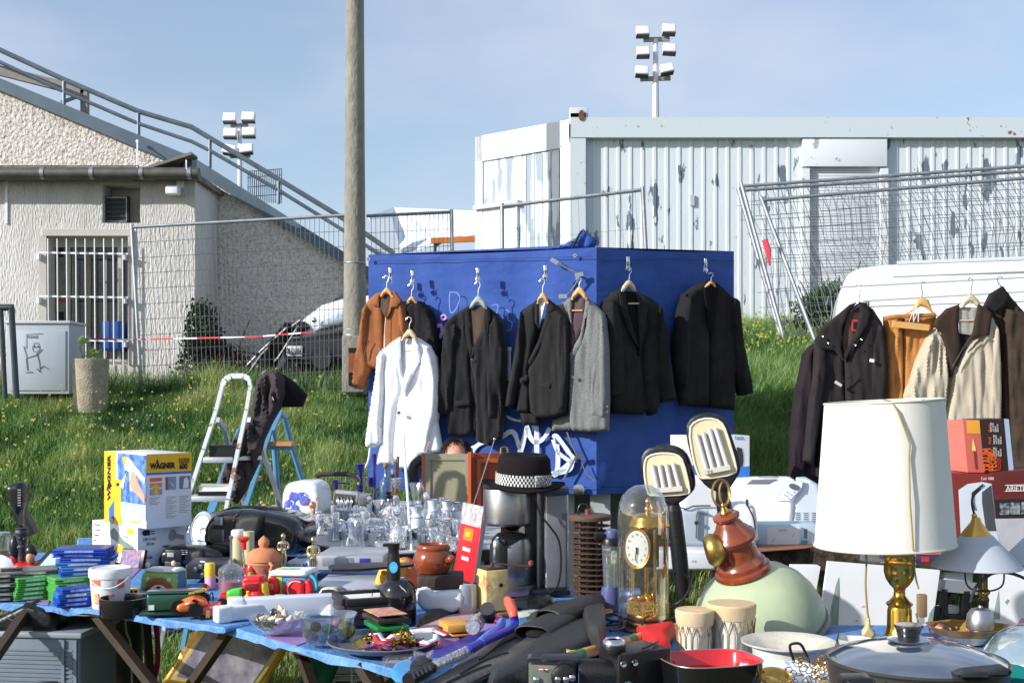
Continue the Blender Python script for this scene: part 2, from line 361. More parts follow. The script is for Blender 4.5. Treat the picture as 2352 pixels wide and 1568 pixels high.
# ================= plaster building
plaster=M('rough_render',(212,209,206),.95,col2=(176,172,166),vs=1.3,thr=(.35,.8),stretch=(1.5,1,.35),bump=2.6,bs=34,spec=.1);plaster2=M('coarse_plaster',(216,210,202),.95,col2=(158,151,144),vs=26,thr=(.45,.7),bump=3.5,bs=22,spec=.1)
smoothp=M('smooth_plaster',(188,184,178),.9,var=.08,vs=5,bump=.4,bs=40);zinc=M('grey_blue_metal',(84,100,112),.5,.2,var=.12,vs=4);dirty=M('stained_concrete',(136,130,120),.95,col2=(70,66,60),vs=7,thr=(.4,.7),stretch=(1,1,4),bump=1,bs=30)
B=Th('plaster_building','large grey rough plastered building with sloping top edge and stair railing behind the fence','building',448,915,15.6)
def bp(x,y,off=0):return B.p(x,y,off)
# projecting block front wall with two openings
def xz(x,y,off=0):q=B.p(x,y,off);return(q.x,q.z)
fx0,fx1=xz(-500,0)[0],xz(448,0)[0];zt=xz(0,412)[1];zb=-1.2
wx0,wx1=xz(108,0)[0],xz(296,0)[0];wz0,wz1=xz(0,838)[1],xz(0,541)[1];vx0,vx1=xz(235,0)[0],xz(322,0)[0];vz0,vz1=xz(0,512)[1],xz(0,424)[1]
m=MB();
def rect(m,x0,z0,x1,z1,y0=0,y1=.35):m.box(((x0+x1)/2,(y0+y1)/2,(z0+z1)/2),(x1-x0,y1-y0,z1-z0))
rect(m,fx0,zb,wx0,zt);rect(m,wx1,zb,fx1,vz0);rect(m,vx1,vz0,fx1,zt);rect(m,wx0,vz1,vx1,zt);rect(m,wx0,zb,wx1,wz0);rect(m,wx0,wz1,wx1,vz0);rect(m,wx0,vz0,vx0,vz1)
m.box((fx1-.175,.78,(zb+zt)/2),(.35,.86,zt-zb));m.make('front_wall',plaster,B,0)
rz=1.22
# main gable wall with sloping top
prof=[(-500,30),(0,196),(448,388),(800,597),(1080,765),(1080,1100),(-500,1100)]
m=MB();m.prism([xz(x,y,rz)for x,y in prof],rz,rz+.4);m.make('gable_wall',plaster2,B,0)
m=MB();cap=[(-500,-22),(0,180),(445,362),(800,585),(1080,753),(1080,780),(800,612),(445,394),(0,208),(-500,8)];m.prism([xz(x,y,rz-.1)for x,y in cap],rz-.12,rz+.55);m.make('parapet_cap',zinc,B,0)
# flat roof of the block, gutter, ledge
m=MB();a=xz(-500,395,-.2);b=xz(452,395,-.2);rect(m,a[0],zt-.02,b[0],zt+.05,-.16,rz);rect(m,a[0],zt+.06,xz(310,0)[0],zt+.2,.1,rz)
m.make('flat_roof',dirty,B,0)
m=MB();m.lathe([(.075,0),(.075,fx1-fx0+.12)],14,(fx0,-.26,zt+.03),mat=MR(PI/2,4,'Y'));gu=m.make('gutter',M('old_zinc',(92,90,86),.55,.5,var=.25,vs=6),B)
m=MB()
for x in(95,208,322,432):m.lathe([(.082,0),(.082,.05)],14,(xz(x,400,-.26)[0],-.26,zt+.03),mat=MR(PI/2,4,'Y'))
m.make('gutter_bracket',galv,gu)
m=MB();m.bar(bp(315,400,-.1),bp(447,357,-.1),.3,.035);m.make('lean_board',M('grey_wood',(120,116,108),.9,var=.2,vs=6),B,0)
m=MB();m.prism([xz(325,402,.2),xz(425,370,.2),xz(425,402,.2)],.0,.35);m.make('flashing',dirty,B,0)
m=MB();m.box((xz(432,0)[0],.1,zt+.2),(.11,.25,.26));m.make('upstand',zinc,B,0)
m=MB();m.tube([bp(316,325,rz-.2),bp(315,398,-.1)],.011,6);m.ball(bp(316,325,rz-.2),.025);m.tube([bp(428,368,-.3),bp(428,385,-.32),bp(434,402,-.3)],.01,6);m.make('cable',white,B)
m=MB();m.box(bp(15,465,-.01),(.03,.02,.55));m.make('conduit',white,B)
# louvre vent in its niche
m=MB();m.box(((vx0+vx1)/2,.42,(vz0+vz1)/2),(vx1-vx0,.1,vz1-vz0));m.make('niche_back',smoothp,B,0)
v0,v1=xz(235,512,.1),xz(294,450,.1)
m=MB();m.box(((v0[0]+v1[0])/2,.16,(v0[1]+v1[1])/2),(v1[0]-v0[0],.08,v1[1]-v0[1]));ve=m.make('vent',M('vent_black',(30,32,34),.5),B,0)
m=MB()
for k in range(6):
 z=v0[1]+(v1[1]-v0[1])*(k+.5)/6;m.box(((v0[0]+v1[0])/2,.11,z),(v1[0]-v0[0]-.05,.012,.03),mat=MR(R(30),4,'X'))
m.make('louvre',M('louvre_grey',(70,76,78),.5),ve,0)
m=MB();e=.012
for a,b in(((v0[0]+.02,v0[1]+.02),(v1[0]-.02,v0[1]+.02)),((v1[0]-.02,v0[1]+.02),(v1[0]-.02,v1[1]-.02)),((v1[0]-.02,v1[1]-.02),(v0[0]+.02,v1[1]-.02)),((v0[0]+.02,v1[1]-.02),(v0[0]+.02,v0[1]+.02))):m.bar((a[0],.1,a[1]),(b[0],.1,b[1]),.01)
m.make('vent_frame',galv,ve,0)
# window: frame, glass panes, curtains, bars
wn=MB().box(((wx0+wx1)/2,.3,(wz0+wz1)/2),(wx1-wx0,.04,wz1-wz0)).make('window',M('dark_window_glass',(38,42,44),.08,var=.5,vs=2,coat=.5),B,0)
m=MB()
for(x0,x1)in((108,122),(150,158),(268,276)):rect(m,xz(x0,0,.2)[0],wz0,xz(x1,0,.2)[0],wz1,.24,.285)
rect(m,wx0,wz1-.12,wx1,wz1,.235,.29);rect(m,wx0,wz0,wx1,wz0+.08,.2,.29);m.make('window_frame',smoothp,wn,0)
m=MB();
for x,wd in((165,7),(200,9),(238,8)):rect(m,xz(x,0,.27)[0],wz0+.1,xz(x+wd,0,.27)[0],wz1-.2,.262,.278)
rect(m,xz(124,0,.2)[0],wz0+.7,xz(150,0,.2)[0],wz1-.25,.262,.275)
m.make('curtain',M('beige_curtain',(132,126,112),.9,var=.2,vs=5),wn,0)
m=MB();rect(m,xz(126,0,.2)[0],wz0+.82,xz(156,0,.2)[0],wz0+.9,.255,.262);m.make('shelf',M('orange_wood',(150,90,40),.7),wn,0)
m=MB();m.box(((wx0+wx1)/2,.02,wz1+.035),(wx1-wx0+.1,.1,.08));m.box((wx0-.05,.005,(wz0+wz1)/2),(.1,.06,wz1-wz0));m.box((wx1+.03,.005,(wz0+wz1)/2),(.07,.06,wz1-wz0));m.make('window_surround',smoothp,B,0)
wb=MB()
for k in range(9):
 x=108+k*21.4;wb.tube([bp(x+2,548,-.12),bp(x+4,838,-.12)],.009,6)
for y in(581,681,781):wb.bar(bp(90,y-1,-.1),bp(294,y+2,-.1),.014,.022)
for x in(90,288):
 for y in(590,690,790):wb.box(bp(x,y,-.04),(.04,.12,.08))
wb.make('window_bars',M('white_paint_bars',(228,230,232),.4),B,40)
m=MB().box(bp(398,438,-.12),(.16,.16,.11),bev=.015);fl=m.make('floodlight',white,B);MB().box(bp(414,424,-.03),(.08,.06,.09)).make('junction_box',white,B,0)
cr=MB().box(bp(262,772,.12),(.27,.2,.38),bev=.01);cr.make('blue_crate',plastic('crate_blue_far',(40,80,150)),B)
# plinth
m=MB();rect(m,xz(255,0)[0],-.9,fx1+.03,xz(0,877)[1],-.03,.1);m.make('plinth',smoothp,B,0)
# stair railing on the parapet
m=MB();pipe=M('railing_pipe',(104,114,122),.5,.5,var=.2,vs=6)
t1=[(-300,-4),(0,115),(145,182),(318,256),(440,292),(482,317),(640,412),(790,503),(905,582)];t2=[(-300,30),(0,143),(145,210),(318,284),(440,325),(482,346),(640,437),(790,530),(880,590)]
m.tube([bp(x,y,rz+.2)for x,y in t1],.035,8);m.tube([bp(x,y,rz+.2)for x,y in t2],.026,8)
for x,a,b in((147,182,236),(318,256,312),(482,317,378),(800,508,560),(640,412,460)):m.tube([bp(x,a,rz+.2),bp(x,b+8,rz+.2)],.026,8)
m.make('stair_railing',pipe,B)
m=MB();m.bar(bp(-200,112,rz+.9),bp(195,212,rz+.9),.1,.14);m.bar(bp(195,208,rz+.9),bp(195,262,rz+.9),.1,.1);m.bar(bp(140,236,rz+.7),bp(195,216,rz+.9),.06,.05);m.make('timber_beam',M('weathered_wood',(142,138,132),.9,var=.2,vs=5,stretch=(1,1,6)),B,0)
m=MB();
for k in range(17):x=570+k*4.8;m.tube([bp(x,395-k*.4,rz+1.5),bp(x,466,rz+1.5)],.008,4)
for y in(394,408,430,452):m.tube([bp(568,y,rz+1.5),bp(648,y-6,rz+1.5)],.008,4)
tag(m.make('stair_gate',zinc,B),'small dark mesh gate')
# ================= floodlight masts
def mast(px,ytop,ybase,d,lamps,pole,label):
 T=Th('floodlight_mast',label,'floodlight mast',px,ybase,d,group='stadium floodlight masts')
 MB().tube([T.p(px,ytop+30),T.p(px,ybase)],[.07,.1],10).make('pole',M('mast_grey',(206,210,216),.5,.2),T)
 m=MB()
 for(xa,xb,y)in pole:m.bar(T.p(xa,y),T.p(xb,y-2),.08,.12)
 m.make('crossbar',M('mast_brown',(150,146,146),.6),T,0)
 for i,(x,y,t)in enumerate(lamps):
  q=T.p(x,y,-.15);s=T.s
  b=MB().box(q,(30*s,.2,21*s),bev=.03,mat=MR(R(-18),4,'X')@MR(R(t),4,'Y')).make('lamp_head',M('lamp_white',(226,226,230),.35,var=.05),T)
  MB().box(q+Vector((0,-.02,-11*s)),(30*s,.2,2.5*s),mat=MR(R(-18),4,'X')@MR(R(t),4,'Y')).make('lamp_rim',M('rim_grey',(90,94,100),.5),b,0)
mast(1506,60,272,34,[(1476,73,0),(1536,68,2),(1477,120,-1),(1537,113,4),(1474,164,4),(1532,159,-12)],[(1478,1538,92),(1470,1540,182)],'taller floodlight mast with six lamps rising above the grey container')
mast(551,262,800,42,[(528,271,0),(571,269,2),(529,306,2),(572,304,0),(527,344,12),(566,342,-6)],[(530,570,289),(528,575,360)],'smaller floodlight mast with six lamps seen above the stair railing of the plaster building')
# ================= concrete pole
conc=M('pole_concrete',(136,132,122),.95,var=.22,vs=9,bump=1.2,bs=30,stretch=(1,1,.5))
d=13.45;T=Th('utility_pole','tall round weathered concrete pole standing in the grass left of the blue booth','pole',815,905,d)
s=T.s;MB().lathe([(27*s,0),(27*s,.6),(26*s,.9),(23*s,2.6),(20.5*s,4.8)],24).make('shaft',conc,T)
MB().box((0,-.06,.33),(50*s,.2,.62),bev=.01).make('base_box',conc,T);MB().box((.02,-.18,.3),(26*s,.05,85*s)).make('opening',M('hole_dark',(22,22,22),.9),T,0)
m=MB();m.box((-.0,-.21,.34),(16*s,.03,44*s));m.make('fuse_block',M('red_brown',(140,72,42),.7,var=.2),T,0)
m=MB();m.lathe([(27.5*s,0),(27.5*s,.04)],24,(0,0,.62));m.lathe([(26.5*s,0),(26.5*s,.012)],24,(0,0,1.44));m.lathe([(27*s,0),(27*s,.008)],24,(0,0,.71));m.make('band',galv,T)
# ================= fence panels
def panel(label,c,sx,sy,nv,nh,postr=.022,wr=.0036,feet=True,post=(1,1),name='fence_panel',bow=0,group='temporary wire mesh fence panels'):
 """c: four picture corners with depth (TL,TR,BR,BL)"""
 P=[W(*q)for q in c];base=(P[3]+P[2])/2;e=bpy.data.objects.new(name,None);COL.objects.link(e);e.location=base;tag(e,label,'fence',group)
 P=[p-base for p in P];
 MB().tube([P[0],P[1]],postr*.85,8).make('top_rail',galv,e)
 for i,(a,b)in enumerate(((P[0],P[3]),(P[1],P[2]))):
  if post[i]:MB().tube([a+(a-b).normalized()*.03,b],postr,8).make('post',galv,e)
 def q(u,v):
  a=P[0].lerp(P[1],u);b=P[3].lerp(P[2],u);r=a.lerp(b,v)
  if bow:r=r+Vector((bow*noise.noise(Vector((u*3,v*2,len(label)))),bow*.8*noise.noise(Vector((u*2,v*3,4))),0))
  return r
 m=MB()
 for k in range(1,nv):
  u=k/nv;m.tube([q(u,v)for v in([0,.98]if not bow else np.linspace(0,.98,7))],wr,3)
 for k in range(1,nh+1):
  v=k/nh*.985;m.tube([q(u,v)-Vector((0,.004,0))for u in([0,1]if not bow else np.linspace(0,1,9))],wr*1.05,3)
 m.make('wire_mesh',M('mesh_wire',(136,138,142),.5,.2),e,0);return e
panel('wire fence panel between the plaster building and the concrete pole',[(303,522,14.0),(800,494,13.62),(797,893,13.62),(326,917,14.0)],0,0,46,11,post=(1,0))
panel('wire fence panel just right of the concrete pole, above the blue booth',[(842,496,13.6),(1037,487,13.9),(1045,880,13.9),(846,893,13.6)],0,0,19,10,post=(0,1))
panel('wire fence panel crossing the corner of the grey container',[(1153,474,12.6),(1476,436,12.2),(1500,880,12.2),(1156,880,12.6)],0,0,20,5,wr=.002)
panel('front leaning fence panel of the slumped stack, its post bright',[(1704,428,12.9),(2520,370,12.2),(2630,800,11.2),(1810,812,12.4)],0,0,46,11,bow=.22,wr=.0036,group='leaning fence panels in a stack')
panel('leaning fence panel nearest the dark jacket, its top rail lowest of the stack',[(1750,460,12.6),(2520,395,12.0),(2630,800,11.1),(1874,788,12.0)],0,0,44,10,bow=.3,wr=.0036,group='leaning fence panels in a stack')
panel('rearmost leaning fence panel of the stack, its post dull',[(1697,438,13.1),(2520,382,12.4),(2610,760,11.6),(1795,780,12.7)],0,0,44,10,bow=.35,wr=.0036,group='leaning fence panels in a stack')
m=MB();q=[W(1756,550,12.3),W(1764,575,12.3),W(1768,610,12.3)];m.tube(q,[.03,.035,.01],5);tag(m.make('tape_scrap',M('red_tape',(214,70,84),.5),None),'scrap of red tape caught in the leaning fence panels','tape scrap')
# barrier tape
def tape(pts,label,nseg):
 T=Th('barrier_tape',label,'barrier tape',pts[0][0],pts[0][1],pts[0][2]);o=T.o;red,wh=MB(),MB();P=[W(*p)-o for p in pts]
 tot=[];
 for i in range(len(P)-1):
  for k in range(nseg):tot.append(P[i].lerp(P[i+1],k/nseg))
 tot.append(P[-1])
 for i in range(len(tot)-1):(red if(i//2)%2 else wh).bar(tot[i],tot[i+1],.005,.018 if i%5 else.013)
 red.make('red_stripe',M('tape_red',(206,52,66),.5),T,0);wh.make('white_stripe',M('tape_white',(230,230,232),.5),T,0)
tape([(-20,775,13.2),(300,780,13.9),(345,779,13.95),(590,773,13.6),(720,762,13.5)],'thin red and white barrier tape strung across the plaster wall and fence',9)
# ================= electric cabinet, barrier, planter
T=Th('utility_cabinet','pale grey electric cabinet with a black scrawl, beside the concrete planter','cabinet',90,905,13.0,R(2));s=T.s
x0,x1=T.p(14,0).x,T.p(160,0).x;h=T.p(0,742).z
MB().box(((x0+x1)/2,.25,h/2),(x1-x0,.5,h),bev=.01).make('body',M('cabinet_grey',(170,178,188),.5,var=.06,vs=4),T);MB().box(((x0+x1)/2,.25,h+.01),(x1-x0+.03,.54,.035),bev=.01).make('lid',M('cabinet_lid',(186,192,198),.5),T)
MB().box(((x0+x1)/2,-.006,h/2-.02),(x1-x0-.08,.012,h-.12),bev=.003).make('door',MC['cabinet_grey'],T)
txt('PLEASE',.038,ink,T,T.p(62,774,-.016));m=MB()
gp=lambda pts:[T.p(x,y,-.017)for x,y in pts]
m.tube(gp([(60,800),(60,768),(98,766)]),.0022,4);m.tube(gp([(74,800),(78,788),(88,788),(91,800),(84,808),(76,806),(74,800)]),.0022,4);m.tube(gp([(60,822),(63,850),(76,855),(60,855)]),.0032,4);m.tube(gp([(54,795),(62,822),(84,815),(96,802)]),.0028,4);m.tube(gp([(84,810),(90,832),(92,855),(84,846)]),.0028,4);m.tube(gp([(92,846),(100,840),(112,848)]),.0032,4);m.ball(T.p(79,796,-.017),.008);m.ball(T.p(87,796,-.017),.008)
m.make('scrawl',ink,T)
T=Th('steel_barrier','dark steel tube barrier at the left edge in front of the cabinet','barrier',20,918,12.4)
m=MB();m.tube([T.p(-60,706),T.p(30,706)],.035,10);m.tube([T.p(26,706),T.p(38,915)],.032,10);m.tube([T.p(2,706),T.p(12,915)],.025,10);m.make('frame',M('dark_steel',(70,80,84),.4,.6,var=.2),T)
T=Th('concrete_planter','round rough concrete planter holding weeds, under the barred window','planter',208,925,12.8);s=T.s
MB().lathe([(36*s,-.1),(38*s,.0),(41*s,100*s),(40*s,101*s),(33*s,101*s),(32*s,88*s),(0,88*s)],28).make('pot',M('washed_concrete',(160,150,132),.95,var=.22,vs=14,bump=1,bs=50),T)
def leafclump(c,rx,ry,rz_,n,ls,seed,elong=1.6):
 rg=random.Random(seed);m=MB()
 for _ in range(n):
  a,b=rg.uniform(0,2*PI),math.acos(rg.uniform(-1,1));r=rg.uniform(.35,1)**.5
  r*=1+.35*noise.noise(Vector((math.cos(a)*2,math.sin(a)*2,b*2+seed)))
  p=Vector(c)+Vector((rx*r*math.sin(b)*math.cos(a),ry*r*math.sin(b)*math.sin(a),rz_*r*math.cos(b)))
  u=Vector((rg.gauss(0,1),rg.gauss(0,1),rg.gauss(0,1))).normalized();v=u.orthogonal().normalized()*ls*.45;u=u*ls*elong*rg.uniform(.6,1.2)
  m.add([p,p+u*.5+v,p+u,p+u*.5-v],[(0,1,2,3)])
 return m
leafclump((.02,0,110*s),.09,.09,.07,90,.03,4).make('leaves',gm[3],T,0);m=MB();m.tube([(-.05,0,85*s),(-.1,-.02,125*s),(-.08,0,150*s)],.008,5);m.make('stem',gm[4],T)
leafclump((-.08,0,145*s),.05,.04,.04,30,.03,5).make('leaves',gm[3],T,0)
# bushes
def bush(label,px,py,d,comps,mats,seed):
 T=Th('bush',label,'bush',px,py,d)
 m=MB();rg=random.Random(seed)
 for k in range(9):m.tube([(rg.uniform(-.1,.1),rg.uniform(-.1,.1),-.1),(rg.uniform(-.4,.4),rg.uniform(-.2,.2),rg.uniform(.4,1))],[.015,.006],5)
 m.make('stems',M('bark',(70,56,42),.9),T)
 for i,(x,y,rx,rz2,n)in enumerate(comps):
  q=T.p(x,y);leafclump(q,rx,.35,rz2,n,.035,seed+i).make('foliage',mats[i%len(mats)],T,0)
bush('dark reddish green bush behind the fence at the corner of the plaster wall',500,885,15.0,[(470,840,.35,.5,1800),(515,850,.35,.3,1400),(465,760,.22,.4,1200),(560,868,.3,.18,800)],[leafm('bush_dark',(32,48,26)),leafm('bush_red',(62,46,34))],21)
bush('green bush growing between the leaning fence and the white van',1920,800,13.3,[(1895,730,.35,.35,1800),(1915,690,.25,.22,900),(1870,770,.4,.25,1300),(1945,745,.35,.4,1400)],[gm[0],gm[1]],22)
# ================= car behind the fence
T=Th('parked_car','white car with black bumper parked behind the fence, partly hidden by the concrete pole','car',700,872,15.6)
cw=M('car_white',(222,226,232),.2,coat=1,var=.03);cb=M('car_black_trim',(34,35,38),.45,var=.1)
relief(T,'bonnet',[(690,745),(700,730),(740,700),(790,685),(900,672),(960,690),(960,765),(880,765),(800,765),(745,775),(690,790),(688,765)],cw,th=1.6,bulge=.12,edge=30,step=10)
relief(T,'bumper',[(655,778),(700,776),(760,770),(960,765),(960,860),(700,858),(662,845),(650,810)],cb,th=1.4,bulge=.18,off=-.12,edge=35,step=10)
relief(T,'headlight',[(722,760),(740,735),(775,716),(800,706),(820,712),(800,745),(760,755)],M('headlight_glass',(190,200,210),.08,.3,coat=1,var=.3,vs=20),th=.05,bulge=.05,off=-.13,step=7)
relief(T,'grille',[(656,742),(700,738),(712,752),(690,768),(655,772)],cb,th=.3,bulge=.03,off=-.14,step=8)
MB().ball(T.p(722,735,-.2),.035).make('badge',chrome,T)
relief(T,'windscreen',[(745,706),(790,672),(900,650),(950,655),(960,700),(860,700)],M('car_glass',(30,36,42),.06,coat=1),th=1.2,bulge=.05,off=.3,step=12)
MB().box(T.p(676,806,-.31),(.2,.012,.13),bev=.003).make('number_plate',M('plate_white',(210,212,214),.4),T);txt('B D 256',.09,ink,T,T.p(661,806,-.32),sx=.55)
MB().lathe([(0,0),(.11,0),(.12,-.03),(.12,-.05),(0,-.05)],20,T.p(740,825,-.33),mat=MR(-PI/2,4,'X')).make('fog_lamp',dark,T)
m=MB()
for y in(812,822,832):m.bar(T.p(668,y,-.31),T.p(712,y+2,-.31),.012)
m.make('intake_slat',M('slat_grey',(70,72,76),.5),T,0)
for x,y in((700,868),(930,868)):
 MB().lathe([(.12,-.1),(.3,-.1),(.32,-.06),(.32,.1),(.12,.1)],24,(T.p(x,0).x,.25,.18),mat=MR(PI/2,4,'Y')).make('tyre',black,T)
# folded pushchair leaning behind the fence
T=Th('folded_pushchair','folded black pushchair leaning against the car behind the fence','pushchair',600,885,14.8)
m=MB()
for pts in([(560,872),(600,815),(650,765),(690,735)],[(545,862),(600,805),(660,752)],[(585,878),(640,820),(690,742)],[(540,800),(580,810),(620,815)]):m.tube([T.p(x,y,rnd.uniform(-.05,.05))for x,y in pts],.016,6)
m.make('frame',M('pram_tube',(90,88,90),.4,.6),T)
relief(T,'seat_fabric',[(590,830),(620,780),(655,740),(680,745),(660,790),(630,850),(610,860)],cloth_m('pram_black',(26,26,28)),bulge=.05,step=8,fold=.02)
for x,y in((640,865),(665,850),(560,865)):MB().lathe([(.06,-.02),(.1,-.02),(.1,.02),(.06,.02)],18,T.p(x,y,-.03),mat=RX).make('wheel',black,T)
# ================= white market tent behind
T=Th('white_tent','white tent roof with orange rail seen behind the blue booth','tent',980,900,20)
tw=M('tent_white',(228,232,238),.6,var=.04)
m=MB();m.add([T.p(845,500,0),T.p(905,480,1.5),T.p(1100,488,1.5),T.p(1110,530,-.3),T.p(1000,560,-.2),T.p(900,590,-.1)],[(0,1,2,3,4,5)])
m.add([T.p(1000,560,-.2),T.p(1110,530,-.3),T.p(1110,600,-.3),T.p(900,620,-.1),T.p(900,590,-.1)],[(0,1,4),(1,2,3,4)][:1])
ro=m.make('canopy',tw,T,0);md=ro.modifiers.new('thick','SOLIDIFY');md.thickness=.03
m=MB();m.bar(T.p(990,553,-.25),T.p(1110,548,-.3),.06,.09);m.make('rail',M('orange_rail',(190,110,40),.6,var=.2),T,0)
m=MB();m.bar(T.p(1085,620,-.2),T.p(1100,545,-.25),.04);m.bar(T.p(1000,565,-.2),T.p(1030,548,-.2),.03);m.bar(T.p(1000,553,-.2),T.p(990,880,-.2),.05);m.make('strut',dark,T,0)
m=MB();m.add([T.p(850,505,-.3),T.p(900,500,-.3),T.p(925,590,-.3),T.p(850,590,-.3)],[(0,1,2,3)]);o=m.make('side_sheet',M('tent_grey',(196,206,216),.6),T,0);o.modifiers.new('t','SOLIDIFY').thickness=.02
# ================= container cabin
d=14.5;C=Th('container_cabin','weathered pale grey site container with peeling paint and closed roller shutter','container',1310,770,d)
def paint(name,base,under,thr,sc_=(1,1,.25),vs=5):
 return M(name,base,.55,col2=under,vs=vs,thr=thr,stretch=sc_,bump=.3,bs=20,detail=6)
side=paint('peeling_side_paint',(204,212,218),(98,112,124),(.595,.61),(1,1,.33),6.5);frm=M('container_frame_paint',(194,204,210),.5,col2=(128,84,60),vs=9,thr=(.655,.69),bump=.15,bs=20,detail=6);lftp=paint('peeling_end_paint',(226,230,234),(140,156,170),(.50,.53),(3.5,3.5,.45),2.4)
zt=C.p(1310,272).z;L0=Vector((0,0,0));LD=Vector((-1.142,.985,0));RD=Vector((8.5,0,0))
# corrugated side wall
m=MB();px=[]
x=.18;pts=[]
while x<8.4:
 if 1838<CX+(C.o.x+x)/d*F<2040:pts.append((x,.05));x+=.1;continue
 pts+=[(x,.05),(x+.08,.05),(x+.09,.04),(x+.12,.04),(x+.13,.05)];x+=.145
za,zc=-.1,C.p(1400,318).z
vs=[];fs_=[]
for p in pts:vs+=[(p[0],p[1],za),(p[0],p[1],zc)]
for i in range(len(pts)-1):fs_.append((2*i,2*i+2,2*i+3,2*i+1))
m.add(vs,fs_);m.slab([(0.05,.09),(8.4,.09),(8.4-1.142,1.1),(LD.x,1.1)],-.1,zt-.08);m.make('corrugated_wall',side,C,0)
m=MB();m.box((4.25,0.0,(zt+zc)/2),(8.5,.12,zt-zc));m.box((.09,0.02,zt/2),(.18,.14,zt+.1));m.box((4.25,.0,-.05),(8.5,.14,.14))
m.make('side_frame',frm,C,0)
# corner castings
m=MB();m.box((.1,.06,zt+.02),(.22,.22,.2),bev=.01);m.make('corner_casting',frm,C);
m=MB();m.lathe([(0,0),(.045,0),(.045,.02),(0,.02)],16,(.13,-.055,zt+.02),mat=RX@Matrix.Diagonal((.8,1.4,1,1)));m.make('lifting_hole',M('rust_hole',(110,70,44),.9,var=.4,vs=30),C)
# end wall (left)
ed=LD.normalized();en=Vector((-ed.y,ed.x,0));en=Vector((-.65,-.76,0)).normalized();LL=LD.length
def ebox(m,t0,t1,z0,z1,out=0,th=.06):
 c=ed*((t0+t1)/2)+en*(out-th/2)+Vector((0,0,(z0+z1)/2));m.box(c,(t1-t0,th,z1-z0),rz=math.atan2(ed.y,ed.x))
m=MB();ebox(m,0,LL,-.1,zt-.12,0);m.make('end_wall',lftp,C,0)
m=MB();ebox(m,0,LL,zt-.34,zt-.02,.03,.08);ebox(m,-.02,.13,-.1,zt-.3,.03,.08);ebox(m,LL-.12,LL,-.1,zt-.02,.03,.08);m.make('end_frame',M('end_frame_white',(226,230,232),.5,col2=(150,160,166),vs=3,thr=(.66,.7),bump=.15,bs=20),C,0)
dr=MB();ebox(dr,LL*.55,LL*.93,-.05,zt-.95,.02,.04);dr=dr.make('door',M('door_white',(226,230,233),.5,var=.05,bump=.1,bs=20),C,0)
m=MB();ebox(m,LL*.5,LL*.99,zt-.95,zt-.9,.09,.1);m.make('drip_rail',frm,dr,0);m=MB();ebox(m,LL*.53,LL*.55,-.05,zt-.95,.04,.04);m.make('door_frame',frm,dr,0)
m=MB()
for k in range(5):ebox(m,.16+k*.13,.168+k*.13,-.05,zt-.36,.006,.01)
m.make('panel_seam',M('seam_grey',(150,160,168),.6),C,0)
# shutter bay
a,b=C.p(1843,318,-.02),C.p(2037,383,-.02)
m=MB();m.box(((a.x+b.x)/2,.02,(a.z+b.z)/2),(b.x-a.x,.12,a.z-b.z),bev=.005);m.box((a.x+.04,.02,b.z/2-.02),(.09,.1,b.z));m.box((b.x-.03,.02,b.z/2-.02),(.09,.1,b.z));sh=m.make('shutter_box',M('shutter_frame_paint',(214,220,224),.5,col2=(150,160,166),vs=6,thr=(.62,.65)),C)
m=MB();n=46;z=b.z
for k in range(n):m.box(((a.x+b.x)/2,.045,b.z-(k+.5)*b.z*.8/n),(b.x-a.x-.16,.02,b.z*.8/n*.9),bev=.004)
m.make('roller_shutter',M('shutter_slats',(206,210,216),.45,var=.05),sh)
MB().box(C.p(1590,460,.03),(.05,.02,.13)).make('repair_patch',M('patch_grey',(178,180,190),.6),C,0)
# ================= blue booth
def yaw(a):return(math.cos(a),math.sin(a))
CO=Vector((.506,7.3,0));ldir=Vector((-math.cos(R(15)),math.sin(R(15)),0));rdir=Vector((math.cos(R(32)),math.sin(R(32)),0))
LT,RT=1.46,1.095;Lend=CO+ldir*LT;Rend=CO+rdir*RT
tarp=M('blue_tarpaulin',(62,94,168),.72,col2=(46,72,142),vs=3,thr=(.28,.75),detail=8,bump=1.4,bs=5,spec=.25,stretch=(1,1,1.6));
def depL(px):
 k=(px-CX)/F;t=(CO.x-CO.y*k)/(math.cos(R(15))+k*math.sin(R(15)));return CO.y+math.sin(R(15))*t
def depR(px):
 k=(px-CX)/F;t=(k*CO.y-CO.x)/(math.cos(R(32))-k*math.sin(R(32)));return CO.y+math.sin(R(32))*t
BO=Th('market_booth','bright blue fabric covered booth with white graffiti, hung with jackets','booth',1370,1135,CO.y);e=BO.e
z0=BO.o.z;o0=BO.o;cov=MB()
def P(x,y,z):return Vector((x,y,z))-o0
back=[Rend+Vector((-.5,1.5,0)),Lend+Vector((.35,1.4,0))]
foot=[CO,Rend,back[0],back[1],Lend]
ztop=[W(1370,568,depR(1370)).z,W(1686,577,depR(1686)).z,2.36,2.38,W(845,585,depL(845)).z];zbt=[W(1370,1135,CO.y).z,W(1686,1122,Rend.y).z,.95,.95,W(850,1120,Lend.y).z]
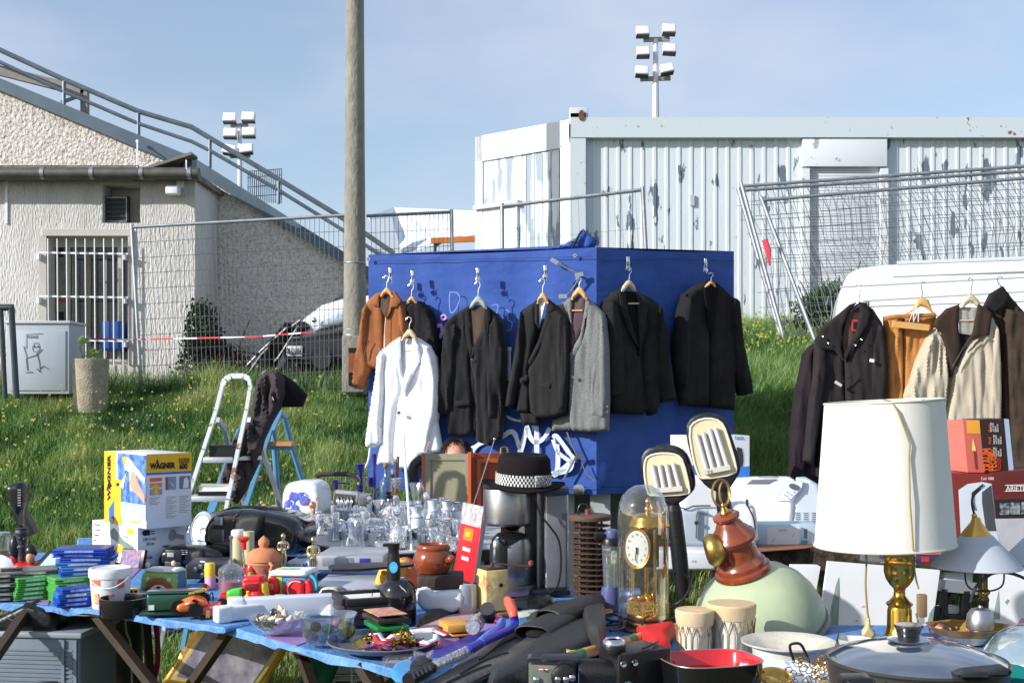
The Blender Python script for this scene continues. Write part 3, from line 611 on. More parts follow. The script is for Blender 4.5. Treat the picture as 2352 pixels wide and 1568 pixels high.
def wall(i,j,nu,nv,off=.012):
 a,b=foot[i],foot[j];n=(b-a).normalized().cross(Vector((0,0,1)));vs=[];fs=[]
 for v in range(nv+1):
  for u in range(nu+1):
   U,V=u/nu,v/nv;p=a.lerp(b,U);z=(zbt[i]*(1-U)+zbt[j]*U)*(1-V)+(ztop[i]*(1-U)+ztop[j]*U)*V
   edge=min(U,1-U,V,1-V);q=noise.noise(Vector((U*3+i*5,V*2.2,i)))*.03+noise.noise(Vector((U*9+i*5,V*3,i+3)))*.012
   q+=.012*math.sin(30*(U+.4*V))*max(0,.25-edge)*(1 if V>.7 else.4)
   q+=(.006*math.sin(U*40)*max(0,1-V*6))
   p=p+n*q*min(1,edge*12);z+=-.012*math.sin(PI*U)*(V>.99)
   vs.append(P(p.x,p.y,z))
 for v in range(nv):
  for u in range(nu):k=v*(nu+1)+u;fs.append((k,k+1,k+nu+2,k+nu+1))
 return vs,fs
for i,j in((4,0),(0,1),(1,2),(2,3),(3,4)):cov.add(*wall(i,j,44,34))
n=len(foot);cen=sum(foot,Vector())/n;cov.add([P(p.x,p.y,z)for p,z in zip(foot,ztop)]+[P(cen.x,cen.y,2.44)],[(i,(i+1)%n,n)for i in range(n)])
m=cov.make('tarpaulin_cover',tarp,BO,50)
# chassis under the cover
m=MB();m.slab([P(*(f+Vector((0.0,.05,0)))[:2],0)[:2]for f in(CO+Vector((-.9,.35,0)),CO+Vector((.85,.45,0)),back[0],back[1])],.55-z0,.86-z0);m.make('chassis',M('chassis_grey',(120,128,128),.7,var=.2,vs=5),BO,0)
m=MB();m.bar(P(CO.x-.17,7.5,.2),P(CO.x-.17,7.5,.87),.09);m.bar(P(CO.x+.03,7.45,.2),P(CO.x+.03,7.45,.87),.12);m.bar(P(-.8,7.9,.1),P(-.8,7.9,.9),.06);m.bar(P(1.2,8.1,.4),P(1.2,8.1,.9),.06);m.make('support_leg',M('leg_pale',(176,180,180),.6,var=.1),BO,0)
def fp(px,py,face,off=.03):
 d=depL(px)if face=='L' else depR(px);w_=W(px,py,d);n=Vector((-math.sin(R(15)),-math.cos(R(15)),0))if face=='L' else Vector((math.sin(R(32)),-math.cos(R(32)),0));return w_+n*off-o0
def stroke(m,pts,wd,face='L',off=.030):
 Q=[fp(x,y,face,off)for x,y in pts];n=fp(pts[0][0],pts[0][1],face,1)-fp(pts[0][0],pts[0][1],face,0)
 q=[]
 for i in range(len(Q)-1):
  a=Q[max(i-1,0)];b=Q[i];c=Q[i+1];d=Q[min(i+2,len(Q)-1)]
  for k in range(6):
   t=k/6;q.append(.5*((2*b)+(c-a)*t+(2*a-5*b+4*c-d)*t*t+(3*b-a-3*c+d)*t**3))
 q.append(Q[-1]);vs=[]
 for i,p in enumerate(q):
  t=(q[min(i+1,len(q)-1)]-q[max(i-1,0)]);t=t.normalized()if t.length>1e-9 else Vector((1,0,0));s=t.cross(n).normalized();w2=wd/2*(.75+.35*noise.noise(Vector((i*.3,wd*50,1))))
  vs+=[p-s*w2,p+s*w2]
 m.add(vs,[(2*i,2*i+1,2*i+3,2*i+2)for i in range(len(q)-1)])
m=MB()
for f in 'LR':
 xs_=(858,1364)if f=='L' else(1376,1680)
 for y in(600,1118):stroke(m,[(xs_[0],y-(8 if f=='L' and y>1e3 else 0)),((xs_[0]+xs_[1])/2,y-4),(xs_[1],y-(10 if f=='L' and y<1e3 else 0))],.006,f,.026)
sm_=m
# knot of tarpaulin on top
relief(Th('tarp_bundle','bunched blue tarpaulin tied with a dark strap on top of the booth','tarpaulin bundle',1340,570,7.42),'bundle',[(1250,574),(1300,558),(1325,545),(1333,530),(1340,525),(1350,536),(1374,550),(1368,564),(1355,574),(1330,574)],tarp,th=.1,bulge=.05,fold=.02,step=5,edge=10)
e2=bpy.data.objects['tarp_bundle'];m=MB();o=Vector(e2.location);m.tube([W(1312,574,7.36)-o,W(1330,540,7.36)-o,W(1337,530,7.36)-o],.007,5);m.tube([W(1285,572,7.4)-o,W(1305,556,7.38)-o,W(1325,552,7.36)-o],.004,5);m.make('strap',black,e2)
# graffiti strokes, grommets on faces
sm_.make('hem_seam',M('seam_dark_blue',(36,58,112),.8),BO,0)
z6=lambda L:[(808.5+.3516*x,551.25+.3516*y)for x,y in L];z7=lambda L:[(1323+.3515*x,551.25+.3515*y)for x,y in L];z8=lambda L:[(1800.75+.3516*x,551.25+.3516*y)for x,y in L]
gw=M('spray_white',(206,216,232),.7,var=.1,vs=30);gp_=M('spray_pink',(196,150,206),.7,var=.15,vs=30);gl=M('chalk_line',(120,146,206),.8)
m=MB()
for L_,w_ in(([(980,1290),(1040,1250),(1075,1270),(1100,1350),(1110,1375),(1130,1300),(1150,1220)],.038),([(1150,1210),(1170,1280),(1210,1320),(1260,1290),(1300,1225)],.035),([(1212,1210),(1215,1400),(1210,1410)],.038),([(1320,1290),(1345,1280),(1420,1380),(1450,1420),(1440,1445),(1350,1380),(1320,1300)],.03),([(1450,1430),(1400,1480),(1330,1530)],.035),([(1260,1530),(1420,1500),(1445,1440)],.03),([(1350,1330),(1350,1480),(1320,1540)],.03),([(1000,860),(1020,800),(1025,720),(1050,710)],.03),([(1035,720),(1030,890),(1015,900)],.03),([(1000,1140),(1060,1170),(1110,1180)],.02),([(790,1370),(840,1330),(900,1300),(1000,1260)],.05)):stroke(m,z6(L_),w_)
m.make('white_graffiti',gw,BO,0)
m=MB()
for L_,w_ in(([(520,500),(560,560),(590,560),(600,600),(580,640)],.028),([(590,500),(610,490),(622,510),(600,522),(590,505)],.015),([(500,455),(530,500),(545,600)],.02)):stroke(m,z6(L_),w_)
m.make('pink_graffiti',gp_,BO,0)
m=MB()
for L_ in([(650,335),(645,400),(655,475),(690,450),(712,380),(690,345),(645,345)],[(920,430),(960,425),(955,480)],[(1000,460),(1030,465),(1025,520),(1055,540),(1040,590),(1000,590)]):stroke(m,z6(L_),.008)
m.make('chalk_mark',gl,BO,0)
for(x,y,f)in((118,128,'L'),(1462,106,'L')):
 q=z6([(x,y)])[0];m=MB();m.lathe([(.004,0),(.004,.004),(.012,.004),(.012,0)],14,fp(q[0],q[1],f,.03),mat=RX);m.make('eyelet',chrome,BO)
m=MB();q=(1332,1123);m.lathe([(.0,0),(.012,.0),(.03,.0),(.034,.01),(.012,.014),(0,.014)],18,fp(*q,'L',.04),mat=RX);m.make('round_buckle',chrome,BO)
# bungee with hooks near the corner
m=MB();m.tube([fp(*q,'L',.05)for q in z6([(1330,140),(1400,180),(1480,225),(1510,235),(1440,340),(1400,375)])],.006,5);tag(m.make('bungee_cord',M('bungee_grey',(110,108,104),.6),BO),None)
m=MB();m.tube([fp(*q,'L',.05)for q in z6([(1415,1250),(1450,1340),(1480,1400),(1410,1530),(1395,1560)])],.006,5);m.tube([fp(*q,'L',.05)for q in z6([(1510,1450),(1540,1520),(1600,1570)])],.004,5);m.make('lower_cord',MC['bungee_grey'],BO)
for x,y,a in((1335,145,30),(1495,232,-10),(1390,372,0),(1500,1412,0)):
 q=z6([(x,y)])[0];MB().box(fp(q[0],q[1],'L',.055),(.05,.012,.025),mat=MR(R(a),4,'Y')).make('metal_hook',chrome,BO,0)
# ---- garments
wood=M('hanger_wood',(214,164,98),.45,var=.12,vs=20,stretch=(1,1,6));palewood=M('pale_hanger_wood',(196,180,146),.5,var=.1,vs=20)
def hanger(T,cx,top,w,h,mat,hook=(0,-30),off=-.02,bar=None):
 relief(T,'hanger',[(cx-w/2,top+h),(cx-w*.38,top+h*.55),(cx-w*.12,top+h*.08),(cx,top),(cx+w*.14,top+h*.08),(cx+w*.38,top+h*.5),(cx+w/2,top+h),(cx+w*.36,top+h*1.0),(cx+w*.1,top+h*.62),(cx,top+h*.55),(cx-w*.1,top+h*.62),(cx-w*.36,top+h*1.02)],mat,th=.012,bulge=.008,off=off,step=4,edge=4)
 x,y=cx,top;hy=hook[1];q=[T.p(x,y+3,off),T.p(x+1,y+hy*.45,off),T.p(x+5,y+hy*.7,off),T.p(x+4,y+hy*.95,off),T.p(x-2,y+hy*1.05,off),T.p(x-7,y+hy*.85,off)]
 MB().tube(q,.0028,6).make('hook',chrome,T)
 if bar:MB().tube([T.p(bar[0],bar[2],off+.01),T.p(bar[1],bar[2],off+.01)],.005,6).make('trouser_bar',mat,T)
def clip(T,x,y,off=-.0,f='L'):
 m=MB();m.box(T.p(x,y-10,off),(.022,.012,.045),bev=.003);m.lathe([(0,0),(.014,0),(.016,.006),(0,.01)],12,T.p(x,y+8,off),mat=RX);m.tube([T.p(x-2,y-4,off-.01),T.p(x-4,y+12,off-.012),T.p(x+3,y+16,off-.012),T.p(x+3,y-2,off-.01)],.0022,5);return m.make('clip',chrome,T)
def garment(name,label,face,anchor,parts,off=.07,cat='jacket'):
 ax,ay=anchor;d={'L':depL,'R':depR}.get(face,lambda p:6.9)(ax);rot={'L':R(-15),'R':R(32)}.get(face,0)
 T=Th(name,label,cat,ax,ay,d,rot,group='jackets hung on the blue booth' if face in 'LR' else 'clothes hung on the rail before the white van',off=off)
 zz={'L':z6,'R':z7}.get(face,z8)
 for i,p in enumerate(parts):
  nm,pts,mat=p[0],zz(p[1]),p[2];k=dict(th=.03,bulge=.035,fold=.012,fs=(15,7),step=5,edge=12,seed=i+ax*.1);k.update(p[3]if len(p)>3 else{});k['fold']*=.85
  relief(T,nm,pts,mat,**k)
 return T
def buttons(T,pts,zz,mat,r=.009,off=-.075):
 for x,y in pts:
  q=zz([(x,y)])[0];MB().lathe([(0,.004),(r*.6,.003),(r,.005),(r,0),(0,0)],12,T.p(q[0],q[1],off),mat=RX).make('button',mat,T)
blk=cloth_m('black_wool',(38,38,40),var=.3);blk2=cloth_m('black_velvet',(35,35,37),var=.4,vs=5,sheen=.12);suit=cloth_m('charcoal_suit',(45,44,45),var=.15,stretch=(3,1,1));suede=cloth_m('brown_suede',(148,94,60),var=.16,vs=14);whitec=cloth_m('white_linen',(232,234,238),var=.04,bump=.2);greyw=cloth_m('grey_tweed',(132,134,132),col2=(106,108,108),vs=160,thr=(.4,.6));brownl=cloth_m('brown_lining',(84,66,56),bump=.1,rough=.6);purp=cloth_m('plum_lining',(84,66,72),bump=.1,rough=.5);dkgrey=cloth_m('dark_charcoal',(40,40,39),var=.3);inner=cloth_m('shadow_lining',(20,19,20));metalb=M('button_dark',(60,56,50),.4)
O1=dict(off=-.012,bulge=.03,fold=.02);SL=dict(off=-.012,bulge=.05,th=.05,fold=.022,edge=10);LA=dict(off=-.055,bulge=.006,th=.01,fold=.004,edge=3);IN=dict(off=-.045,bulge=.002,th=.01,fold=.006,edge=4)
T=garment('black_jacket','black jacket mostly hidden behind the white blazer and the brown suede jacket','L',(948,770),[('front',[(345,450),(400,395),(450,400),(510,455),(540,530),(565,650),(578,720),(570,830),(520,760),(440,640),(370,560)],blk,SL),('collar',[(365,440),(405,400),(440,440),(430,560),(400,600),(385,520)],inner,LA)],off=.05)
hanger(T,945,680,26,18,wood,(0,-28),off=-.06);clip(T,948,640,-.03)
T=garment('suede_jacket','short brown suede jacket with a zip, leftmost on the blue booth','L',(885,850),[
 ('front',[(95,405),(150,352),(180,338),(215,350),(222,520),(210,842),(60,832),(75,700),(85,560),(85,450)],suede),
 ('front',[(230,350),(275,338),(325,398),(352,450),(370,590),(345,700),(250,842),(206,842),(216,520)],suede),
 ('sleeve',[(100,400),(72,450),(50,600),(20,780),(5,930),(12,948),(60,965),(78,948),(88,900),(115,845),(100,700),(112,560),(125,450)],suede,SL),('sleeve',[(318,400),(352,445),(376,560),(372,650),(340,640),(308,560),(302,470)],suede,SL),
 ('lining',[(180,360),(262,350),(258,430),(222,515),(178,430)],brownl,IN),('collar',[(128,425),(172,345),(205,330),(178,370),(172,435)],suede,LA),('collar',[(255,338),(270,332),(318,388),(300,436),(255,438),(252,460),(225,510),(248,400)],suede,LA)],off=.09)
q=z6([(220,505),(212,620),(208,745)]);MB().tube([T.p(x,y,-.062)for x,y in q],.003,5).make('zip',chrome,T)
q=z6([(110,655),(92,700),(78,770)]);MB().tube([T.p(x,y,-.058)for x,y in q],.004,5).make('pocket_zip',MC['brown_lining'],T)
hanger(T,888,660,30,22,wood,(0,-26),off=-.065);clip(T,897,634,-.03)
T=garment('white_blazer','long white linen blazer hanging lowest on the booth','L',(930,1060),[
 ('back',[(230,690),(420,640),(540,780),(560,1100),(540,1350),(290,1450),(180,1450),(200,1000)],whitec,dict(off=.02)),
 ('lining',[(300,650),(410,640),(450,760),(330,1000),(315,800)],cloth_m('pale_lining',(206,212,222)),dict(off=-.03,bulge=.002,fold=.003)),
 ('front',[(255,670),(318,628),(318,760),(326,1000),(300,1110),(274,1290),(270,1467),(160,1462),(200,1250),(215,1000),(190,725)],whitec),
 ('front',[(400,628),(440,642),(510,690),(548,770),(560,1000),(556,1180),(588,1380),(470,1402),(380,1504),(300,1485),(277,1380),(288,1200),(300,1110),(330,1005),(405,830),(440,770)],whitec),
 ('sleeve',[(200,705),(168,760),(150,900),(120,1100),(88,1318),(90,1345),(130,1356),(206,1330),(200,1200),(216,1000),(222,850),(235,740)],whitec,SL),
 ('sleeve',[(500,690),(546,770),(562,900),(563,1050),(555,1160),(520,1300),(502,1388),(465,1372),(470,1290),(445,1100),(440,900),(455,760)],whitec,SL),
 ('lapel',[(398,632),(432,690),(448,780),(410,850),(332,1012),(322,960),(385,720)],whitec,LA),('lapel',[(262,668),(315,630),(318,760),(326,980),(300,850),(272,780)],whitec,LA)],off=.14)
buttons(T,[(308,1128)],z6,metalb,.011);buttons(T,[(503,1318),(496,1336),(488,1355),(482,1374)],z6,M('button_beige',(150,130,120),.5),.009,-.085)
hanger(T,940,755,38,28,palewood,(0,-26),off=-.065,bar=(932,950,806));
T=garment('velvet_jacket','wide black velvet jacket with brown lining on a grey hanger, centre of the left side','L',(1090,1000),[
 ('back',[(700,480),(930,480),(960,700),(960,1270),(640,1270),(660,700)],blk2,dict(off=.02)),('lining',[(765,425),(872,425),(868,560),(800,700),(778,690)],brownl,IN),
 ('front',[(768,428),(690,468),(625,520),(640,700),(660,1000),(620,1200),(628,1277),(780,1270),(800,1250),(790,1000),(775,790),(784,700)],blk2,dict(fold=.03)),
 ('front',[(872,426),(930,470),(965,520),(965,700),(972,1000),(990,1170),(975,1300),(900,1345),(808,1312),(812,1200),(798,900),(774,795),(784,720),(850,600)],blk2,dict(fold=.03,off=-.02)),
 ('sleeve',[(640,510),(603,560),(585,750),(560,980),(550,1128),(600,1142),(662,1110),(670,1000),(682,800),(695,560)],blk2,dict(SL,fold=.035)),('sleeve',[(900,560),(945,478),(985,540),(1002,700),(1002,900),(996,1168),(888,1166),(890,1050),(878,800)],blk2,dict(SL,fold=.035)),
 ('lapel',[(768,428),(735,445),(740,600),(772,780),(784,700)],blk,LA),('lapel',[(872,428),(905,450),(900,600),(790,760),(776,790),(784,710),(850,590)],blk,LA),('pocket_flap',[(672,1050),(772,1045),(770,1075),(674,1085)],blk,LA)],off=.09)
buttons(T,[(782,780)],z6,metalb);hanger(T,1098,679,42,30,M('grey_hanger',(150,160,158),.5),(0,-32),off=-.065);clip(T,1098,634,-.03)
T=garment('black_suit_jacket','black suit jacket over a white shirt front, beside the grey tweed jacket','L',(1245,960),[
 ('trousers',[(1095,1115),(1240,1130),(1222,1212),(1112,1206)],suit,dict(off=.02)),('shirt_front',[(1208,392),(1268,392),(1252,450),(1222,570),(1206,500)],whitec,dict(IN,fold=.02)),
 ('front',[(1215,390),(1150,430),(1105,465),(1112,700),(1098,900),(1080,1010),(1070,1120),(1165,1132),(1170,1000),(1158,850),(1185,740),(1222,580)],suit),
 ('front',[(1275,380),(1340,430),(1385,480),(1412,520),(1420,800),(1400,1137),(1300,1162),(1200,1165),(1165,1120),(1155,1000),(1150,850),(1205,740),(1262,520)],suit,dict(off=-.02)),
 ('sleeve',[(1125,445),(1100,470),(1075,620),(1050,800),(1020,950),(1000,1088),(1045,1100),(1068,1075),(1092,950),(1115,800),(1135,600)],suit,SL),('sleeve',[(1345,470),(1395,490),(1420,560),(1425,800),(1405,1100),(1345,1148),(1342,1000),(1332,750)],suit,SL),
 ('lapel',[(1275,380),(1330,450),(1292,480),(1302,505),(1230,700),(1158,822),(1150,790),(1220,650),(1262,500)],suit,LA),('lapel',[(1218,388),(1190,400),(1195,540),(1222,580)],suit,LA),('pocket_flap',[(1095,905),(1145,880),(1148,915),(1098,940)],suit,LA),('pocket_flap',[(1225,925),(1300,935),(1298,975),(1228,965)],suit,LA)],off=.12)
hanger(T,1246,671,28,26,wood,(0,-30),off=-.065);clip(T,1253,628,-.03)
T=garment('tweed_jacket','light grey tweed jacket with plum lining at the corner of the booth','L',(1345,985),[
 ('back',[(1335,430),(1430,380),(1530,380),(1640,480),(1670,700),(1670,1240),(1305,1245),(1310,1170),(1400,1130)],greyw,dict(off=.02)),('lining',[(1437,375),(1530,372),(1522,500),(1440,742),(1424,700),(1428,540)],purp,dict(IN,fold=.02)),
 ('front',[(1440,370),(1335,430),(1400,490),(1422,560),(1420,1100),(1412,1240),(1432,1240),(1430,800),(1424,740),(1440,600)],greyw,dict(bulge=.02)),
 ('front',[(1528,370),(1590,420),(1655,480),(1680,700),(1682,1000),(1676,1247),(1560,1256),(1440,1246),(1425,1215),(1412,1100),(1418,790),(1470,700),(1525,560)],greyw,dict(off=-.02)),
 ('sleeve',[(1610,440),(1664,510),(1680,700),(1682,1000),(1672,1172),(1536,1156),(1552,1000),(1578,700),(1588,520)],greyw,SL),
 ('lapel',[(1528,370),(1562,420),(1540,490),(1520,520),(1505,680),(1425,800),(1420,745),(1490,620),(1520,450)],greyw,LA),('lapel',[(1440,370),(1405,385),(1408,460),(1432,560)],greyw,LA),('pocket_flap',[(1508,670),(1562,655),(1563,668),(1510,684)],greyw,LA)],off=.08)
buttons(T,[(1440,890),(1662,1080),(1662,1115)],z6,metalb,.011,-.085);hanger(T,1330,658,38,30,wood,(0,-20),off=-.065,bar=(1314,1338,713))
T=garment('dark_jacket','very dark grey jacket on the shaded side of the booth, left of the black coat','R',(1450,940),[
 ('back',[(240,360),(520,420),(540,700),(500,1130),(240,1120),(220,700)],dkgrey,dict(off=.02)),('opening',[(310,330),(395,340),(430,600),(415,760),(330,480)],inner,IN),
 ('front',[(310,315),(240,345),(190,410),(215,700),(222,1020),(245,1130),(330,1137),(440,1140),(430,900),(412,740),(320,500)],dkgrey),('front',[(398,335),(470,370),(530,410),(555,520),(560,800),(548,1040),(520,1135),(480,1147),(430,1000),(418,730),(450,560)],dkgrey),
 ('sleeve',[(200,390),(235,385),(280,500),(292,700),(312,1010),(250,1030),(220,1030),(206,700),(180,440)],dkgrey,SL),('sleeve',[(515,400),(552,440),(577,600),(602,750),(638,1045),(557,1063),(530,950),(512,700)],dkgrey,SL),
 ('lapel',[(285,330),(315,318),(345,480),(415,715),(350,600),(300,470)],blk,LA),('lapel',[(400,338),(470,440),(445,600),(420,715),(412,600)],blk,LA)],off=.09)
hanger(T,1445,643,34,26,palewood,(0,-28),off=-.065,bar=(1443,1467,697));clip(T,1442,608,-.03)
T=garment('black_coat','black hip length coat with one sleeve sticking out at the right corner of the booth','R',(1630,930),[
 ('front',[(860,265),(780,300),(720,345),(690,450),(668,600),(662,800),(680,1000),(690,1080),(860,1092),(868,700),(866,400)],blk),('front',[(866,270),(925,282),(1000,350),(1045,420),(1055,600),(1040,800),(1036,900),(1030,1110),(860,1092),(866,600)],blk),
 ('sleeve',[(720,345),(690,450),(655,640),(655,850),(690,1000),(720,900),(735,600),(745,420)],blk,SL),('sleeve',[(1000,355),(1052,400),(1072,560),(1092,700),(1145,1002),(1086,1016),(1042,890),(1012,700)],blk,SL),
 ('collar',[(850,268),(880,262),(930,285),(940,330),(900,500),(868,600),(850,420),(840,330)],inner,LA)],off=.09)
hanger(T,1633,645,24,14,wood,(0,-18),off=-.065);clip(T,1620,612,-.03)
# clothes rail of wire before the van
T=Th('clothes_rail','two thin white rails strung before the van carrying the coats','clothes rail',2150,655,6.95)
for a,b in(((1930,659),(2480,630)),((1982,691),(2480,662))):MB().tube([T.p(*a),T.p(*b)],.006,6).make('rail',M('rail_white',(196,206,204),.5),T)
for x,y_ in((1992,692),(2470,640)):MB().tube([T.p(x,y_,.12),T.p(x,1500,.12)],.014,8).make('stand_post',galv,T)
tan=cloth_m('tan_suede',(178,122,68),var=.16,vs=10);duf=cloth_m('duffle_black',(46,42,43),var=.25);plum=cloth_m('plum_black',(44,36,42),var=.2);beige=cloth_m('beige_cotton',(180,170,150),var=.07);dkbr=cloth_m('dark_brown_wool',(62,52,44),var=.3);yoke=cloth_m('brown_collar',(62,48,42),var=.15)
T=garment('long_dark_coat','plum black coat showing only its sleeve, leftmost on the rail','V',(1850,1095),[('front',[(230,660),(170,690),(130,740),(118,820),(70,1000),(50,1250),(35,1560),(260,1600),(300,1200),(300,800)],plum,dict(off=.05)),('sleeve',[(190,690),(130,740),(100,900),(60,1120),(42,1400),(40,1560),(120,1570),(160,1300),(190,1000)],plum,dict(SL,off=.03))],cat='coat');hanger(T,1905,780,40,20,black,(0,-95),off=.03)
T=garment('duffle_coat','black toggle coat with wide collar and red label, on the rail','V',(1950,1090),[
 ('back',[(300,560),(640,560),(670,1000),(660,1500),(200,1540),(200,800)],duf,dict(off=.03)),('lining',[(425,470),(505,440),(500,560),(398,790),(380,640)],brownl,IN),
 ('front',[(440,430),(300,540),(215,640),(200,720),(205,900),(230,1200),(210,1560),(420,1560),(402,1100),(392,800),(375,640)],duf),('front',[(500,405),(580,450),(640,540),(662,640),(672,1050),(660,1500),(410,1520),(396,1100),(392,800),(470,650)],duf,dict(off=-.02)),
 ('sleeve',[(225,640),(195,720),(180,900),(145,1150),(120,1440),(190,1475),(245,1100),(280,850),(270,700)],duf,SL),('sleeve',[(590,530),(650,560),(668,700),(672,1000),(660,1400),(560,1420),(545,1000),(555,700)],duf,SL),
 ('collar',[(196,660),(250,570),(360,480),(430,420),(480,402),(430,470),(385,560),(375,700),(392,790),(330,720),(240,712)],duf,dict(LA,off=-.065)),('collar',[(490,402),(540,410),(570,480),(545,560),(480,660),(402,780),(396,745),(470,600),(500,480)],duf,dict(LA,off=-.07))],cat='coat')
hanger(T,1973,696,40,22,plastic('grey_hanger2',(70,70,76)),(0,-44),off=-.05)
lb=MB().box(T.p(1963,747,-.05),(.035,.004,.065)).make('label',M('label_red',(190,60,60),.6),T);
MB().box(T.p(1964,747,-.053),(.02,.004,.04)).make('label_centre',M('label_black',(24,22,24),.6),lb)
buttons(T,[(248,628),(284,672),(500,648),(460,685)],z8,chrome,.006,-.09)
m=MB();q=z8([(335,925),(375,950)]);m.tube([T.p(*q[0],-.09),T.p(*q[1],-.09)],.009,8);m.make('toggle',M('toggle_horn',(206,200,190),.4),T);q=z8([(360,940),(410,905),(450,880)]);MB().tube([T.p(x,y,-.085)for x,y in q],.004,5).make('toggle_loop',black,T)
MB().box(T.p(*z8([(574,786)])[0],-.085),(.026,.003,.018),mat=MR(R(12),4,'Y')).make('tag',paper,T)
T=garment('suede_skirt','tan suede skirt clipped on a wooden hanger between the coats','V',(2095,905),[('panel',[(655,500),(700,492),(770,488),(772,620),(780,800),(775,1100),(670,1100),(662,700)],tan,dict(fold=.03,off=.02)),('panel',[(770,488),(990,480),(1000,530),(960,700),(930,1100),(770,1100),(776,800),(770,620)],tan,dict(fold=.03,off=.02)),('waistband',[(653,498),(720,486),(990,474),(996,500),(760,512),(656,528)],tan,LA)],cat='skirt')
relief(T,'hanger',z8([(790,482),(850,450),(870,390),(905,375),(945,390),(970,460),(1010,500),(975,478),(930,440),(895,430),(870,445),(820,480)]),wood,off=-.03,th=.012,bulge=.01,step=4,edge=4);MB().tube([T.p(x,y,-.03)for x,y in z8([(903,380),(903,330),(895,300),(905,272),(925,280)])],.003,6).make('hook',chrome,T)
MB().bar(T.p(*z8([(708,548)])[0],-.06),T.p(*z8([(945,572)])[0],-.06),.022,.035).make('clamp_bar',wood,T,0)
for x in(845,875):MB().tube([T.p(a,b,-.07)for a,b in z8([(x-28,535),(x,470),(x+4,460),(x+2,535)])],.003,5).make('wire_clip',chrome,T)
T=garment('beige_jacket','beige cotton jacket with dark brown collar, open on the rail','V',(2190,1080),[
 ('back',[(1100,620),(1380,560),(1400,900),(1400,1450),(1080,1450),(1070,900)],beige,dict(off=.05)),('lining',[(1140,435),(1262,440),(1250,605),(1230,620),(1150,610)],cloth_m('grey_lining',(170,168,158)),IN),('lining',[(1150,605),(1225,610),(1165,720),(1090,900),(1080,820)],duf,dict(off=-.03,bulge=.003)),
 ('front',[(1075,560),(1030,620),(1060,640),(1085,900),(1062,1150),(1075,1400),(1110,1540),(1180,1520),(1140,1200),(1150,900),(1100,720)],beige,dict(fold=.03)),
 ('front',[(1268,440),(1350,480),(1390,560),(1408,800),(1416,1150),(1420,1450),(1300,1530),(1120,1500),(1065,1150),(1100,880),(1180,720),(1260,640)],beige,dict(off=-.02,fold=.025)),
 ('sleeve',[(985,560),(920,640),(860,780),(775,1020),(800,1200),(900,1260),(1000,1180),(1062,1050),(1062,860),(1045,660)],beige,dict(SL,fold=.04)),('sleeve',[(1360,520),(1395,580),(1412,800),(1418,1150),(1390,1300),(1330,1280),(1320,900),(1330,640)],beige,dict(SL,fold=.03)),
 ('collar',[(1145,418),(1060,448),(990,520),(978,558),(1030,610),(1075,760),(1090,890),(1110,850),(1155,700),(1140,560)],yoke,LA),('collar',[(1270,418),(1320,440),(1362,478),(1342,618),(1235,655),(1165,712),(1235,600)],yoke,dict(LA,off=-.075))],cat='jacket')
hanger(T,2230,675,50,32,palewood,(0,-36),off=-.06,bar=(2197,2237,736));MB().tube([T.p(x,y,-.09)for x,y in z8([(1318,620),(1235,655),(1165,712),(1100,830)])],.004,5).make('zip',chrome,T)
T=garment('brown_coat','long dark brown coat at the right edge of the rail','V',(2330,1080),[('front',[(1430,302),(1350,350),(1312,430),(1385,520),(1412,700),(1418,1100),(1450,1580),(1700,1580),(1720,700),(1640,540),(1568,470),(1490,380)],dkbr,dict(fold=.03,off=.02)),('sleeve',[(1430,440),(1560,470),(1640,560),(1660,800),(1650,1560),(1500,1560),(1470,1150),(1440,800)],dkbr,SL),('collar',[(1430,300),(1350,350),(1315,430),(1385,470),(1440,430),(1470,370)],blk,LA)],cat='coat')
MB().tube([T.p(x,y,0)for x,y in z8([(1420,305),(1400,280),(1392,250),(1410,236),(1428,245)])],.003,6).make('hook',chrome,T)
# ================= van
V=Th('white_van','white van parked behind the clothes rail, with a rounded roof corner','van',2300,1300,7.75,R(-13))
vw=M('van_white',(228,231,234),.3,coat=.5,col2=(206,206,204),vs=2.4,thr=(.45,.8),detail=8)
pr=[(1918,1330),(1916,1000),(1920,800),(1928,700),(1940,640),(1958,618),(1990,608),(2050,602),(2352,590),(2900,575),(3300,590),(3420,700),(3500,900),(3660,1000),(3700,1330)]
prf=[V.p(x,y)for x,y in smooth_poly(pr,1)]
m=MB();rings=[]
for off,sc_,dz in((.0,1,-.0),(-.06,1,-.0),(1.75,1,0),(1.82,.985,-.02)):pass
def ring(off,ins):
 c=Vector((sum(p.x for p in prf)/len(prf),0,sum(p.z for p in prf)/len(prf)));o=[]
 for p in prf:
  v=p-c;l=v.length;o.append(Vector((c.x+v.x*(1-ins/l),off,c.z+v.z*(1-ins/l))))
 return o
m.loft([ring(0,.22),ring(.015,.12),ring(.06,.04),ring(.14,0),ring(1.7,0),ring(1.8,.06),ring(1.85,.2)]);m.make('body',vw,V,50)
m=MB()
for x in(2480,2900):m.tube([V.p(x,612,-.001),V.p(x,760,-.003),V.p(x,1200,-.003)],.004,5)
m.tube([V.p(1960,705,-.001),V.p(2400,690,-.001),V.p(2900,676,-.001)],.004,5);m.make('panel_gap',M('gap_grey',(150,154,158),.5),V)
m=MB()
for y0,y1 in((655,640),):m.tube([V.p(2050,y0-20,-.001),V.p(2900,y1-40,-.001)],.006,5)
m.tube([V.p(2060,604,.1),V.p(2500,588,.1),V.p(2900,578,.1)],.012,6);m.make('roof_gutter',M('van_grey',(190,196,200),.4),V)
for x in(2080,3300):MB().lathe([(.18,-.1),(.33,-.1),(.35,-.05),(.35,.1),(.18,.1)],28,(V.p(x,1350).x,.12,V.p(x,1350).z+.02),mat=RX).make('tyre',black,V)
